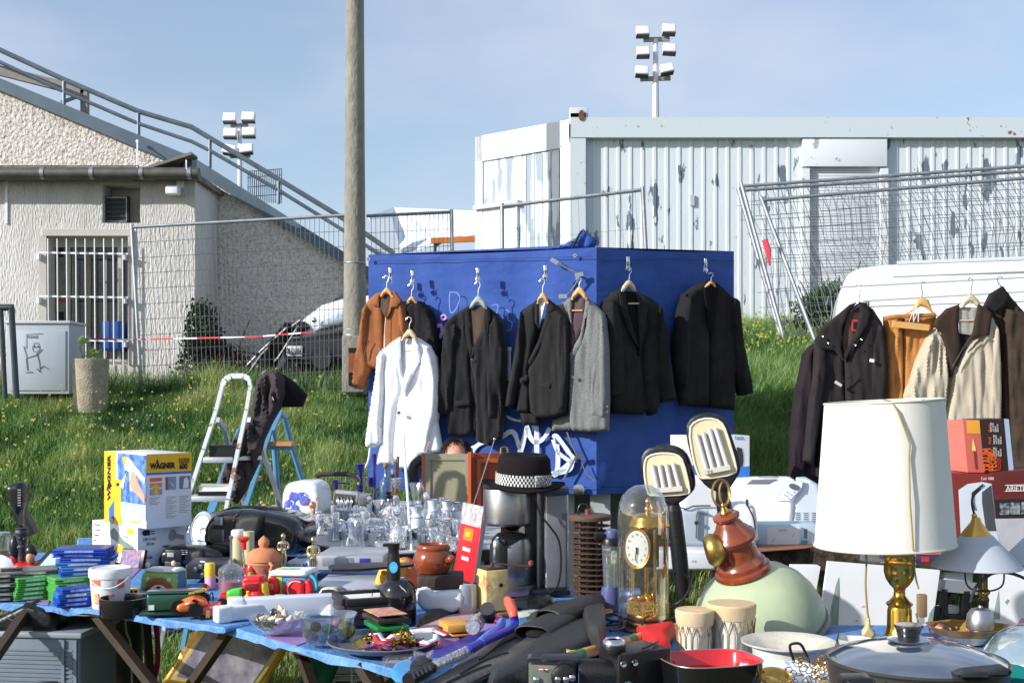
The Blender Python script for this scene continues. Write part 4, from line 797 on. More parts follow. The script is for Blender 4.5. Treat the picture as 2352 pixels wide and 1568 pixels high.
m=MB().box(V.p(3250,760,.0),(.9,.05,.5),bev=.02);m.make('side_window',MC['dark_window_glass']if 'dark_window_glass' in MC else black,V)
MB().box(V.p(2700,980,-.01),(.14,.03,.04),bev=.01).make('door_handle',black,V)
# ================= ladders and trousers
zl=lambda L:[(183.75+.3164*x,808.5+.3164*y)for x,y in L]
alu=M('worn_aluminium',(196,198,200),.4,.55,col2=(150,96,66),vs=16,thr=(.62,.7),bump=.1,bs=40);wht=M('paint_spattered_white',(220,222,222),.5,col2=(150,100,70),vs=14,thr=(.6,.68))
d=6.0;T=Th('step_ladder','worn silver step ladder with rounded top holding books on its steps','ladder',490,1500,d)
f=zl([(700,1330),(790,1040),(900,700),(990,420),(1035,240),(1055,195),(1100,172),(1190,172),(1228,195),(1238,250),(1210,420),(1150,700),(1075,1070),(1020,1330),(960,1600)])
f=[(x,y)for x,y in f];f[0]=(370,1480);f[-2:]=[(500,1260),(462,1480)]
m=MB();P3=[T.p(x,y,0)for x,y in f];
for i in range(len(P3)-1):m.bar(P3[i]+(P3[i]-P3[i+1])*.02,P3[i+1],.018,.025)
m.make('front_frame',wht,T,0)
for pts in([(1000,490),(1050,560),(1075,660),(1120,800),(1200,1130)],[(1225,490),(1290,560),(1340,760),(1410,960),(1475,1180)]):
 q=zl(pts);a=[T.p(x,y,.12+.5*i/4)for i,(x,y)in enumerate(q)];a.append(a[-1]+(a[-1]-a[-2])*1.6);m=MB()
 for i in range(len(a)-1):m.bar(a[i],a[i+1],.018,.026)
 m.make('rear_leg',alu,T,0)
for(a,b)in(((890,785),(1110,778)),((785,1065),(1075,1062))):
 q=zl([a,b]);p0,p1=T.p(*q[0]),T.p(*q[1]);m=MB();m.box(((p0.x+p1.x)/2,.05,(p0.z+p1.z)/2),(p1.x-p0.x,.12,.028),bev=.004);m.make('step',alu,T)
q=zl([(1100,770),(1310,765)]);MB().bar(T.p(*q[0],.1),T.p(*q[1],.2),.03,.02).make('hinge_bar',alu,T,0)
def book(label,px,py,d,w,dp,h,mat,rot=0,name='book',page=None,off=0):
 T=Th(name,label,'book',px,py,d,rot,off=off);s=T.s;w*=s;h*=s
 MB().box((0,0,.002),(w,dp,.004)).make('cover_back',mat,T,0);MB().box((0,0,h),(w,dp,.004)).make('cover',mat,T,0)
 MB().box((-.003,0,h/2),(w-.008,dp-.01,h-.004)).make('pages',page or MC['white_card'],T,0);return T
book('black book box lying on the upper ladder step',512,1050,6.0,68,.11,26,black,R(-3),off=-.06,page=black)
book('cream paged book on the lower ladder step, on top of a black one',494,1129,6.0,76,.11,14,M('cream_cover',(214,208,186),.6),R(2),off=-.06)
book('black book on the lower ladder step beneath the cream book',494,1142,6.0,80,.11,13,black,R(2),page=black,off=-.06)
bl=M('blue_ladder_paint',(96,158,200),.5,var=.12,vs=12)
T=Th('blue_step_ladder','light blue step ladder behind the silver one, trousers draped over it','ladder',640,1480,6.5)
for pts in([(1440,435),(1385,560),(1290,850),(1200,1130),(1130,1400)],[(1330,460),(1170,560),(1080,800),(950,1150),(900,1350)]):
 m=MB();q=[T.p(x,y,-.0)for x,y in zl(pts)];q.append(T.p(q and 560 if pts[0][0]==1440 else 420,1490));
 for i in range(len(q)-1):m.bar(q[i],q[i+1],.022,.04)
 m.make('front_leg',bl,T,0)
for pts in([(1440,435),(1485,470),(1535,680),(1615,930),(1700,1200)],[(1400,500),(1420,800),(1440,1100),(1455,1300)]):
 m=MB();m.tube([T.p(x,y,.05+.15*i)for i,(x,y)in enumerate(zl(pts))],.016,8);m.make('rear_leg',bl,T)
for a,b in(((1345,668),(1535,662)),((1000,925),(1040,922)),((1210,930),(1280,925))):
 q=zl([a,b]);MB().box((T.p(*q[0])+T.p(*q[1]))/2+Vector((0,.08,0)),((T.p(*q[1])-T.p(*q[0])).x,.16,.022)).make('step',M('step_wood',(196,140,80),.7,var=.2,vs=10),T,0)
q=zl([(1345,685),(1530,690)]);MB().bar(T.p(*q[0],.02),T.p(*q[1],.1),.02,.03).make('brace',bl,T,0)
trz=cloth_m('black_trouser_cloth',(66,59,60),var=.12,bump=.2)
T=Th('black_trousers','black trousers draped over the top of the ladders','trousers',600,1150,6.2)
relief(T,'trouser_leg',zl([(1400,130),(1330,150),(1280,230),(1250,380),(1225,500),(1180,520),(1110,640),(1060,800),(1020,930),(1010,1060),(1060,1040),(1140,1102),(1200,1010),(1290,820),(1335,640),(1400,500),(1460,400),(1500,300),(1490,200),(1440,135)]),trz,th=.03,bulge=.05,fold=.045,fs=(12,5),step=6,edge=12)
relief(T,'waistband',zl([(1430,140),(1400,160),(1440,280),(1450,400),(1610,398),(1645,310),(1600,265),(1560,225),(1500,180)]),cloth_m('black_waistband',(30,28,30)),th=.04,bulge=.04,fold=.02,off=.03,step=6)
MB().box(T.p(*zl([(1400,335)])[0],-.11),(.003,.003,.02),mat=MR(R(-20),4,'Y')).make('label_tag',paper,T)
# ================= seller: seated person behind the panels
def skinmesh(name,verts,edges,mat,parent,sub=2):
 me=bpy.data.meshes.new(name);me.from_pydata([v[0]for v in verts],edges,[]);o=bpy.data.objects.new(name,me);COL.objects.link(o);me.materials.append(mat);o.parent=parent.e
 o.modifiers.new('skin','SKIN');sv=me.skin_vertices[0].data
 for i,v in enumerate(verts):r=v[1];sv[i].radius=(r,r)if not isinstance(r,tuple)else r
 sv[0].use_root=True;md=o.modifiers.new('sub','SUBSURF');md.levels=sub;md.render_levels=sub
 for p in me.polygons:p.use_smooth=True
 o.modifiers['skin'].use_smooth_shade=True;return o
T=Th('person','seated dark haired person in a pale shirt, head just above the wooden panels','person',1048,1240,7.05)
T.o.z=.2;T.e.location=T.o;sk=M('skin',(206,146,122),.5,sub=.1,var=.06)
ph=W(1048,1012,7.05).z-.2;H0=ph-.12
body=[((0,0.05,.42),(.15,.12)),((0,.02,.62),(.14,.10)),((0,0,H0-.28),(.15,.10)),((0,0,H0-.15),(.055,.055)),((0,-.01,H0-.08),(.05,.06)),
 ((-.17,0,H0-.27),.055),((-.24,-.03,H0-.5),.045),((-.2,-.22,H0-.55),.035),((-.16,-.3,H0-.56),.03),((.17,0,H0-.27),.055),((.24,-.03,H0-.5),.045),((.2,-.22,H0-.55),.035),((.16,-.3,H0-.56),.03),
 ((-.1,-.2,.44),.08),((-.1,-.42,.42),.06),((-.1,-.42,.08),.045),((-.1,-.52,.04),.04),((.1,-.2,.44),.08),((.1,-.42,.42),.06),((.1,-.42,.08),.045),((.1,-.52,.04),.04)]
ed=[(0,1),(1,2),(2,3),(3,4),(2,5),(5,6),(6,7),(7,8),(2,9),(9,10),(10,11),(11,12),(0,13),(13,14),(14,15),(15,16),(0,17),(17,18),(18,19),(19,20)]
skinmesh('body',body,ed,cloth_m('pale_shirt',(170,190,196)),T)
hm=MB();hm.ball((0,-.01,H0),(.078,.098,.118),24,18);hm.ball((0,-.105,H0-.02),(.014,.02,.022),10,8)
for s_ in(-1,1):hm.ball((s_*.078,.0,H0-.01),(.012,.022,.03),10,8)
hm.make('head',sk,T)
m=MB();m.ball((0,.018,H0+.022),(.086,.1,.106),28,18);hr=m.make('hair',M('dark_hair',(38,28,24),.6,var=.5,vs=40,bump=.8,bs=90,stretch=(1,1,.3)),T)
m=MB();
for s_ in(-1,1):m.ball((s_*.03,-.094,H0+.005),(.013,.008,.007),10,6)
m.make('eyes',M('eye_dark',(40,30,28),.3),T)
m=MB();m.ball((0,-.092,H0-.058),(.025,.01,.007),10,6);m.make('mouth',M('lips',(170,90,84),.5),T)
rg=random.Random(3);m=MB()
for _ in range(380):
 a=rg.uniform(0,2*PI);b=rg.uniform(0,1.1);n=Vector((math.sin(b)*math.cos(a),math.sin(b)*math.sin(a),math.cos(b)));p=Vector((0,.018,H0+.022))+Vector((n.x*.086,n.y*.1,n.z*.106));t=n.cross(Vector((0,0,1))).cross(n);t=(t if t.length>.01 else Vector((1,0,0))).normalized()
 m.tube([p,p+n*.006-t*.02,p+n*.002-t*.045+Vector((rg.gauss(0,.004),0,0))],.0012,3)
m.make('hair_strand',MC['dark_hair'],hr)
for s_ in(-1,1):
 m=MB();hx=Vector((s_*.155,-.32,H0-.56));m.ball(hx,(.038,.045,.016),14,8)
 for k in range(4):
  b=hx+Vector(((-1.5+k)*.018,-.035,0));l=(.06,.072,.068,.052)[k];m.tube([b,b+Vector((0,-l*.5,.008)),b+Vector((0,-l,-.008))],[.009,.008,.006],8)
 b=hx+Vector((-s_*.034,0,0));m.tube([b,b+Vector((-s_*.02,-.025,.0)),b+Vector((-s_*.022,-.05,-.004))],[.011,.009,.007],8);m.make('hand',sk,T)
T=Th('stool','plain folding stool the seated person sits on','stool',1048,1240,7.1);T.o.z=.2;T.e.location=T.o;m=MB();m.box((0,.05,.33),(.34,.3,.03),bev=.01);m.make('seat',MC['step_wood'],T)
for a,b in((-1,-1),(1,-1),(1,1),(-1,1)):MB().tube([(a*.14,.05+b*.12,.32),(a*.17,.05+b*.14,-.2)],.012,6).make('leg',galv,T)
# ================= wooden cabinet panels
pa=M('khaki_board',(150,144,120),.85,var=.1,vs=6,bump=.2,bs=60);ora=M('orange_wood_edge',(196,92,44),.5,var=.1,vs=10);rw=M('red_brown_wood',(150,66,36),.4,col2=(120,50,28),vs=4,thr=(.3,.7),stretch=(6,1,1))
T=Th('cabinet_front','khaki backed wooden cupboard door with an orange edge, standing behind the blue and white vases','cupboard door',1025,1260,6.55,R(-4))
def rc(m,x0,y0,x1,y1,o0,o1,bev=.0):
 a=T.p(x0,y1);b=T.p(x1,y0);m.box(((a.x+b.x)/2,(o0+o1)/2,(a.z+b.z)/2),(b.x-a.x,o1-o0,b.z-a.z),bev=bev);return m
m=MB();rc(m,975,1042,1078,1262,.002,.02);m.make('board',pa,T,0);m=MB();rc(m,975,1042,1078,1056,-.006,.002);rc(m,975,1056,989,1262,-.006,.002);rc(m,1068,1056,1078,1262,-.006,.002);m.make('frame',M('khaki_frame',(146,142,122),.8,var=.08),T,0)
m=MB();rc(m,969,1040,975,1262,-.01,.03);m.make('edge',ora,T,0);m=MB();rc(m,1075,1038,1082,1262,-.01,.03);m.make('edge',ora,T,0)
T=Th('cupboard_front','red brown wooden cupboard door with a brass handle, beside the khaki panel','cupboard door',1130,1260,6.6,R(8))
m=MB();rc(m,1083,1040,1192,1262,0,.03);m.make('board',rw,T,0);m=MB();rc(m,1095,1052,1180,1062,-.01,0);rc(m,1095,1062,1104,1262,-.01,0);m.make('moulding',M('orange_brown_wood',(176,84,44),.4,var=.1),T,0)
m=MB();m.tube([T.p(x,y,-.01)for x,y in((1150,1041),(1151,1029),(1158,1026),(1165,1028),(1167,1041))],.006,7);m.make('handle',brass,T)
# ================= table area helpers
def zt_(ox,oy,k):return lambda*L:[(ox+k*x,oy+k*y)for x,y in L]
zA=zt_(0,1010.6,.3557);zB=zt_(459.4,1056.6,.3263);zC=zt_(918.75,1056.6,.3263);zD=zt_(1378,918.75,.4142);zE=zt_(1800.75,872.8,.4435);zF=zt_(0,1102.5,.211);zG=zt_(321.6,1176,.1641);zH=zt_(643.1,1010.6,.1875);zI=zt_(588,1231.1,.1875);zJ=zt_(2021.25,918.75,.2344);zK=zt_(1543.5,973.9,.211);zL=zt_(1837.5,1267.9,.21875);zM=zt_(1102.5,1359.75,.2031)
Z0=.757
def TB(name,label,cat,cx,yb,r=0,z=Z0,rot=0,group=None):
 return TT(name,label,cat,cx,yb-r*.19,z,rot,group)
def lat(T,name,cx,prof,mat,seg=28,off=0,sy=1,parent=None,tilt=0,wob=0,smooth=40,base=None,cap=True,tx=0):
 s=T.s;b=base if base is not None else T.py
 pr=[(r*s,(b-y)*s)for r,y in prof]
 c=((cx-T.px)*s,off,(T.py-b)*s);mt=MR(R(tilt),4,'Y')@MR(R(tx),4,'X')
 return MB().lathe(pr,seg,c,sy=sy,mat=mt,wob=wob,cap=cap).make(name,mat,parent or T,smooth)
def bx(T,name,x0,y0,x1,y1,o0,o1,mat,bev=.003,parent=None,tilt=0,smooth=40):
 a=T.p(x0,y1);b=T.p(x1,y0);mt=MR(R(tilt),4,'Y')if tilt else None
 return MB().box(((a.x+b.x)/2,(o0+o1)/2,(a.z+b.z)/2),(abs(b.x-a.x),o1-o0,abs(b.z-a.z)),bev=bev,mat=mt).make(name,mat,parent or T,smooth)
def tb(T,name,pts,r,mat,off=0,seg=8,parent=None):
 P=[T.p(p[0],p[1],p[2]if len(p)>2 else off)for p in pts];q=[]
 for i in range(len(P)-1):
  a=P[max(i-1,0)];b=P[i];c=P[i+1];d=P[min(i+2,len(P)-1)]
  for k in range(4):
   t=k/4;q.append(.5*((2*b)+(c-a)*t+(2*a-5*b+4*c-d)*t*t+(3*b-a-3*c+d)*t**3))
 q.append(P[-1]);return MB().tube(q,r,seg).make(name,mat,parent or T)
def flat(name,label,cat,pts,z,mat,th=.01,bulge=.01,step=7,edge=10,parent=None,fold=0,group=None,sm=0,partname=None,drop=0):
 """outline lying on a (near) horizontal plane of height z (number or function of picture point)"""
 zf=z if callable(z)else(lambda x,y:z)
 if sm:pts=smooth_poly(pts,sm)
 if parent is None:
  cx=sum(p[0]for p in pts)/len(pts);cy=sum(p[1]for p in pts)/len(pts);o=on(cx,cy,zf(cx,cy));e=bpy.data.objects.new(name,None);COL.objects.link(e);e.location=o;tag(e,label,cat,group);pn=partname or 'body'
 else:e=parent;o=Vector(e.location);pn=name
 out=dens([Vector((p[0],p[1]))for p in pts],step);n=len(out)
 x0=min(p.x for p in out);x1=max(p.x for p in out);y0=min(p.y for p in out);y1=max(p.y for p in out)
 A=np.array([[p.x,p.y]for p in out]);B_=np.roll(A,-1,0)
 def dist(x,y):
  Pp=np.array([x,y]);AB=B_-A;t=np.clip(((Pp-A)*AB).sum(1)/np.maximum((AB**2).sum(1),1e-9),0,1);D=A+AB*t[:,None]-Pp;return math.sqrt((D**2).sum(1).min())
 def inside(x,y):
  c=False
  for i in range(n):
   a=A[i];b=B_[i]
   if(a[1]>y)!=(b[1]>y)and x<(b[0]-a[0])*(y-a[1])/(b[1]-a[1])+a[0]:c=not c
  return c
 ins=[];yy=y0+step*.4;r_=0
 while yy<y1:
  xx=x0+step*(.5+.5*(r_%2))
  while xx<x1:
   if inside(xx,yy)and dist(xx,yy)>step*.35:ins.append(Vector((xx+.01*r_,yy)))
   xx+=step
  yy+=step*.5;r_+=1
 r=delaunay_2d_cdt(out+ins,[(i,(i+1)%n)for i in range(n)],[],1,1e-4);V,Ff=r[0],[tuple(f)for f in r[2]];nb=len(V)
 ec=set((f[i],f[(i+1)%len(f)])for f in Ff for i in range(len(f)));edges=[q for q in ec if(q[1],q[0])not in ec]
 tp=[];bt=[]
 for v in V:
  q=min(1,dist(v.x,v.y)/edge);h=math.sqrt(max(0,1-(1-q)**2));nz=fold*noise.noise(Vector((v.x/14,v.y/9,3.3)))if fold else 0
  w_=on(v.x,v.y,zf(v.x,v.y))-o;tp.append(w_+Vector((0,0,bulge*h+nz-drop*(1-q))));bt.append(w_+Vector((0,0,-th)))
 a,b,c=[tp[i]for i in Ff[0][:3]]
 if(b-a).cross(c-a).z<0:Ff=[f[::-1]for f in Ff];edges=[(y,x)for x,y in edges]
 m=MB();m.add(tp+bt,Ff+[tuple(i+nb for i in f)[::-1]for f in Ff]+[(y,x,x+nb,y+nb)for x,y in edges]);ob=m.make(pn,mat,e,50)
 return e
def wtube(e,name,pts,r,mat,seg=8):
 o=Vector(e.location);P=[(on(x,y,z)-o)for x,y,z in pts];q=[]
 for i in range(len(P)-1):
  a=P[max(i-1,0)];b=P[i];c=P[i+1];d=P[min(i+2,len(P)-1)]
  for k in range(5):
   t=k/5;q.append(.5*((2*b)+(c-a)*t+(2*a-5*b+4*c-d)*t*t+(3*b-a-3*c+d)*t**3))
 q.append(P[-1]);rr=r
 if isinstance(r,(list,tuple)):rr=[np.interp(i/(len(q)-1),np.linspace(0,1,len(r)),r)for i in range(len(q))]
 return MB().tube(q,rr,seg).make(name,mat,e)
# ---- tables
bc=M('blue_woven_cloth',(72,126,188),.65,col2=(112,156,204),vs=22,thr=(.35,.7),bump=.5,bs=120);lil=M('lilac_stripe',(150,120,176),.7,var=.1,vs=30);tw_=M('table_wood',(90,76,62),.7,var=.2,vs=5);brm=M('table_metal_brown',(64,54,46),.6,.3,var=.2)
def table(label,poly,z,legs,cl,clabel,stripes,th=.016):
 c=on(sum(p[0]for p in poly)/len(poly),sum(p[1]for p in poly)/len(poly),z);e=bpy.data.objects.new('folding_table',None);COL.objects.link(e);e.location=(c.x,c.y,0);tag(e,label,'table')
 f=[on(x,y,z)-Vector((c.x,c.y,0))for x,y in poly];MB().slab([(p.x,p.y)for p in f],z-th,z).make('tabletop',tw_,e,0)
 for a,b in legs:MB().bar(W(*a)-Vector(e.location),W(*b)-Vector(e.location),.028,.028).make('leg',brm,e,0)
 if cl:
  k=bpy.data.objects.new('tablecloth',None);COL.objects.link(k);k.location=(c.x,c.y,z);tag(k,clabel,'tablecloth')
  out=dens([Vector((on(x,y,z).x-c.x,on(x,y,z).y-c.y))for x,y in poly],.02);n=len(out);cen=sum(out,Vector((0,0)))/n
  tp=[];r1=[];r2=[]
  for i,p in enumerate(out):
   dr=(p-cen).normalized();q=noise.noise(Vector((i*.11,0,z*9)));q2=noise.noise(Vector((i*.31,5,z*9)))
   tp.append((p.x,p.y,.004));a=p+dr*(.006+.004*q);r1.append((a.x,a.y,-.001));a=p+dr*(.009+.012*q2);r2.append((a.x,a.y,-.016+.012*q+.01*q2))
  m=MB();m.add(tp+r1+r2,[tuple(range(n))]+[(i,(i+1)%n,(i+1)%n+n,i+n)for i in range(n)]+[(i+n,(i+1)%n+n,(i+1)%n+2*n,i+2*n)for i in range(n)])
  o=m.make('sheet',bc,k,0);bm=bmesh.new();bm.from_mesh(o.data);bmesh.ops.recalc_face_normals(bm,faces=bm.faces[:]);bm.to_mesh(o.data);bm.free();o.modifiers.new('t','SOLIDIFY').thickness=.0015
  for st in stripes:
   s_=[on(x,y,z)-Vector((c.x,c.y,z))for x,y in st];MB().slab([(p.x,p.y)for p in s_],.0052,.0064).make('stripe',lil,k,0)
 e['top']=1;del e['top']
 return e
def topof(e):return[c for c in e.children if c.name.startswith('tabletop')][0]
T1P=[(-420,1368),(0,1386),(225,1403),(515,1443),(700,1404),(930,1368),(960,1284),(-420,1262)]
T2P=[(524,1440),(700,1492),(905,1537),(1250,1618),(2700,1640),(2700,1438),(1478,1438),(1470,1352),(960,1352),(640,1395)]
table('left folding table on crossed brown legs carrying the film cases and toys',T1P,.75,[((215,1402,3.95),(372,1600,3.7)),((70,1390,4.0),(-20,1520,3.75)),((530,1442,3.7),(420,1600,3.9)),((330,1345,4.5),(345,1560,4.4)),((900,1372,4.1),(870,1500,4.1))],1,'thin blue cloth with wavy edge over the left folding table',[[(60,1388),(110,1392),(150,1280),(110,1280)],[(205,1399),(235,1401),(330,1300),(300,1300)]])
table('right folding table holding the flippers, clock and cooking pan',T2P,.742,[((680,1470,3.75),(740,1640,3.6)),((830,1528,3.2),(900,1640,3.1)),((905,1540,3.15),(800,1650,3.5)),((1560,1440,3.7),(1560,1800,3.7)),((2450,1440,3.7),(2450,1800,3.7)),((2450,1640,2.8),(2450,2000,2.8))],1,'blue cloth with lilac stripe over the right folding table',[[(606,1466),(680,1487),(1030,1360),(985,1358)],[(885,1531),(960,1549),(1260,1362),(1210,1362)],[(1300,1612),(1390,1612),(1520,1442),(1470,1442)],[(1800,1612),(1890,1612),(1880,1442),(1830,1442)]])
e=table('glassware table with a grey top and black edge',[(640,1236),(868,1272),(1150,1258),(1150,1150),(690,1150)],.80,[((700,1262,5.4),(700,1500,5.4)),((868,1290,5.0),(868,1520,5.0)),((1120,1270,5.1),(1120,1500,5.1)),((720,1190,6.8),(720,1330,6.8))],0,'',[],.045)
topof(e).data.materials[0]=M('grey_tabletop',(176,180,182),.5,var=.1)
P_=[on(x,y,.80)-Vector(e.location)for x,y in[(640,1236),(868,1272),(1150,1258)]]
for a,b in((0,1),(1,2)):MB().bar(P_[a]+Vector((0,-.012,-.026)),P_[b]+Vector((0,-.012,-.026)),.012,.046).make('edge_rail',black,e,0)
e=table('low dark edged trestle table at the right holding the white kitchen machines',[(1540,1258),(2700,1258),(2700,1170),(1600,1170)],.76,[((1640,1290,5.6),(1640,1600,5.6)),((2300,1290,5.6),(2300,1600,5.6))],0,'',[],.03)
topof(e).data.materials[0]=M('old_white_top',(196,198,200),.5,var=.08)
P_=[on(x,y,.76)-Vector(e.location)for x,y in[(1540,1258),(2700,1258)]];MB().box((P_[0]+P_[1])/2+Vector((0,-.014,-.045)),((P_[1]-P_[0]).x,.02,.1)).make('edge_board',M('speckled_board',(84,68,52),.9,col2=(46,36,30),vs=30,thr=(.4,.6),bump=.6,bs=40),e,0)
table('small table with a blue edge under the boxes and radios at the left back',[(180,1302),(720,1292),(720,1236),(180,1236)],.75,[((230,1310,4.8),(230,1500,4.8)),((690,1300,4.8),(690,1500,4.8))],1,'blue cloth on the back left table',[])
# ================= power painter box and saw box
yel=M('box_yellow',(236,184,40),.5,var=.04);bxw=M('box_white',(222,224,228),.5,var=.04,vs=10);blu=M('box_blue',(60,110,190),.5,var=.15,vs=14);orn=M('print_orange',(226,110,70),.5);skinp=M('print_skin',(226,160,136),.5,var=.1);gryp=M('print_grey',(150,152,160),.6,var=.2,vs=40);pr_r=M('print_red',(200,50,44),.5)
b=CB('saw_box','white power saw box under the yellow and blue painter box','box',212,316,428,1302,.757,90,R(43),M('saw_box_card',(222,222,226),.6,var=.05,bump=.1,bs=30))
b.poly('L',[(.35,.1),(.45,.35),(.62,.52),(.8,.5),(.95,.3),(.97,.08)],M('saw_white',(236,236,238),.5));b.poly('L',[(.42,.8),(.5,.9),(.7,.62),(.92,.5),(.9,.32),(.7,.45),(.45,.62)],M('saw_green',(120,136,124),.5,var=.1),lay=2);b.poly('L',[(.55,.26),(.72,.3),(.7,.5),(.53,.44)],MC['box_yellow'],lay=3);b.poly('L',[(.36,.3),(.42,.3),(.42,.42),(.36,.42)],gryp,lay=3)
b.t('L',.06,.9,'Handkreissäge',.055,ink,bold=.0);b.t('L',.08,.76,'Scie circulaire',.055,ink);b.t('L',.05,.62,'Handcirkelzaag',.05,ink);b.t('L',.05,.47,'Rundsav',.05,ink);b.t('L',.72,.72,'TKS 1200',.075,gryp,sx=.8)
b.q('L',.78,.8,.92,.94,MC['box_yellow']);b.t('R',.1,.69,'230 V~AC',.11,ink,sx=.8);b.t('R',.17,.57,'50 Hz',.11,ink,sx=.8);b.t('R',.5,.48,'max.',.13,ink);b.t('R',.1,.22,'n  4.500',.1,ink,sx=.8);b.t('R',.12,.1,'min',.1,ink)
b.poly('R',[(.08,.86),(.12,.93),(.24,.93),(.24,.9),(.34,.9),(.34,.88),(.24,.88),(.24,.84),(.34,.84),(.34,.82),(.24,.82),(.24,.79),(.12,.79)],ink);b.poly('R',[(.62,.75),(.68,.9),(.76,.88),(.78,.78),(.95,.72),(.95,.6),(.78,.66),(.7,.58),(.63,.64)],gryp)
b=CB('paint_sprayer_box','yellow white and blue painter box reading WAGNER 600, standing on the saw box','box',240,336,440,1214,.757+90*4.9/F,172,R(43),bxw,d=None)
b.T.e.location.z=.757+90*4.86/F
b.q('L',0,0,.27,1,yel);b.q('L',.33,.12,1,.985,M('box_blue_photo',(110,150,210),.4,col2=(60,96,170),vs=30,thr=(.4,.6)),lay=1);b.q('L',.27,.0,.42,.62,yel,lay=2);b.t('L',.13,.63,'WAGNER',.125,ink,vert=True,sx=1.15,bold=.0015,align='CENTER');
b.t('L',.345,.55,'600',.06,ink,bold=.0008,align='CENTER');b.poly('L',[(.05,.44),(.2,.52),(.12,.6)],ink);b.q('L',.12,.02,.25,.2,blu,lay=1);b.poly('L',[(.12,.2),(.25,.32),(.25,.2)],blu)
b.t('L',.185,.04,'iIIi',.06,paper,ex=.0012)
b.poly('L',[(.5,.94),(.62,.93),(.8,.8),(.98,.68),(.97,.6),(.78,.72),(.74,.5),(.64,.48),(.62,.74),(.5,.78)],M('sprayer_white',(226,228,232),.4),lay=3);b.poly('L',[(.66,.74),(.74,.76),(.84,.6),(.98,.44),(.98,.34),(.86,.42),(.7,.5),(.63,.58)],skinp,lay=4);b.poly('L',[(.47,.93),(.53,.96),(.55,.86),(.5,.84)],yel,lay=5)
b.poly('L',[(.4,.55),(.55,.72),(.48,.5)],paper,lay=4);b.poly('L',[(.5,0.02),(.52,.2),(.84,.2),(.86,.02)],paper,lay=3);b.q('L',.42,.12,1,.32,M('pale_blue_print',(176,206,232),.5,var=.1,vs=30),lay=2);b.q('L',.62,.06,.84,.09,yel,lay=4)
b.q('R',0,.75,1,1,yel);b.q('R',0,.72,1,.75,blu);b.t('R',.08,.835,'WAGNER',.105,ink,bold=.0014,sx=.78);b.t('R',.72,.815,'600',.1,ink,bold=.0012,sx=.8);b.t('R',.71,.91,'POWER',.05,ink,sx=.9);b.t('R',.71,.875,'PAINTER',.05,ink,sx=.8);b.poly('R',[(.2,.87),(.27,.87),(.235,.935)],ink)
for u0,u1 in((.05,.36),(.4,.66),(.71,.98)):b.q('R',u0,.44 if u0<.1 else.5,u1,.69,paper,lay=0)
b.q('R',.07,.63,.34,.68,orn,lay=1);b.q('R',.07,.55,.34,.61,M('print_rose',(216,130,110),.5),lay=1);b.poly('R',[(.1,.56),(.2,.6),(.3,.55),(.2,.52)],yel,lay=2);b.q('R',.07,.45,.34,.53,gryp,lay=1);b.poly('R',[(.14,.49),(.22,.53),(.28,.47),(.2,.45)],yel,lay=2)
b.q('R',.41,.51,.65,.685,M('print_sky',(120,150,190),.5,var=.2,vs=20),lay=1);b.q('R',.42,.51,.47,.685,M('print_brown',(140,84,60),.5),lay=2);b.poly('R',[(.5,.62),(.58,.6),(.62,.52),(.55,.56)],skinp,lay=2);b.q('R',.72,.51,.97,.685,M('print_steel',(110,116,130),.5,var=.3,vs=30),lay=1);b.poly('R',[(.8,.52),(.82,.64),(.88,.67),(.93,.62),(.92,.52)],paper,lay=2)
for c_,n_ in((.06,5),(.42,14),(.72,11)):
 for k in range(n_):b.q('R',c_,.41-k*.022,c_+.24-.05*((k*7)%3),.417-k*.022,gryp,lay=0)if not(c_<.1 and k>4)else None
# ---- glue bottle, clock, radios
T=TB('glue_bottle','white plastic bottle with blue collar standing by the radios','bottle',422,1252,9);lat(T,'body',422,[(10,1252),(11,1250),(11,1224),(8,1220),(8,1217)],white);lat(T,'collar',422,[(9,1220),(9,1211)],blu);lat(T,'nozzle',422,[(7,1211),(3,1191),(2,1190)],white)
T=TB('glue_bottle','small second white nozzle bottle behind the blue collared one','bottle',424,1248,9);T.e.location.y+=.1;lat(T,'body',424,[(9,1248),(9,1225),(5,1220),(3,1205)],clearp)
T=TB('oval_clock','white and silver oval desk clock leaning against the large radio','clock',472,1262,20,rot=R(-28));s=T.s
m=MB();q=[(0,.0)];m.lathe([(.0,-.055),(.05,-.055),(.062,-.03),(.064,.02),(.052,.03),(.045,.022),(0,.022)],32,(-.004,0,.08),mat=MR(R(78),4,'X')@Matrix.Diagonal((1.0,1.28,1,1)));m.make('case',M('clock_silver',(190,196,204),.3,.3),T)
m=MB();m.lathe([(0,.0),(.05,.0),(.05,.004),(0,.004)],32,(-.004,-.022,.085),mat=MR(R(78),4,'X')@Matrix.Diagonal((1.0,1.28,1,1)));f=m.make('dial',paper,T);m=MB();m.tube([(-.004,-.03,.088),(.02,-.029,.094)],.0016,5);m.tube([(-.004,-.03,.088),(-.006,-.03,.06)],.0012,5);m.make('hands',ink,f)
gb=M('glossy_black',(16,16,18),.18,coat=.6,var=.1)
T=TB('portable_radio','large glossy black portable CD radio behind the clay jar','portable radio',585,1290,0,rot=R(-12))
zz=zB
relief(T,'body',zz((45,510),(55,440),(90,390),(160,355),(260,340),(400,345),(560,375),(650,400),(705,450),(720,500),(715,580),(690,655),(640,665),(200,660),(60,600),(42,560)),gb,th=.16,bulge=.05,off=-.03,step=7,edge=16,sm=1)
relief(T,'speaker_cover',zz((250,440),(290,390),(370,375),(440,380),(460,410),(440,500),(400,560),(350,570),(290,550),(240,500)),M('speaker_mesh',(30,30,32),.5,bump=.3,bs=300),th=.02,bulge=.02,off=-.08,step=7,sm=1)
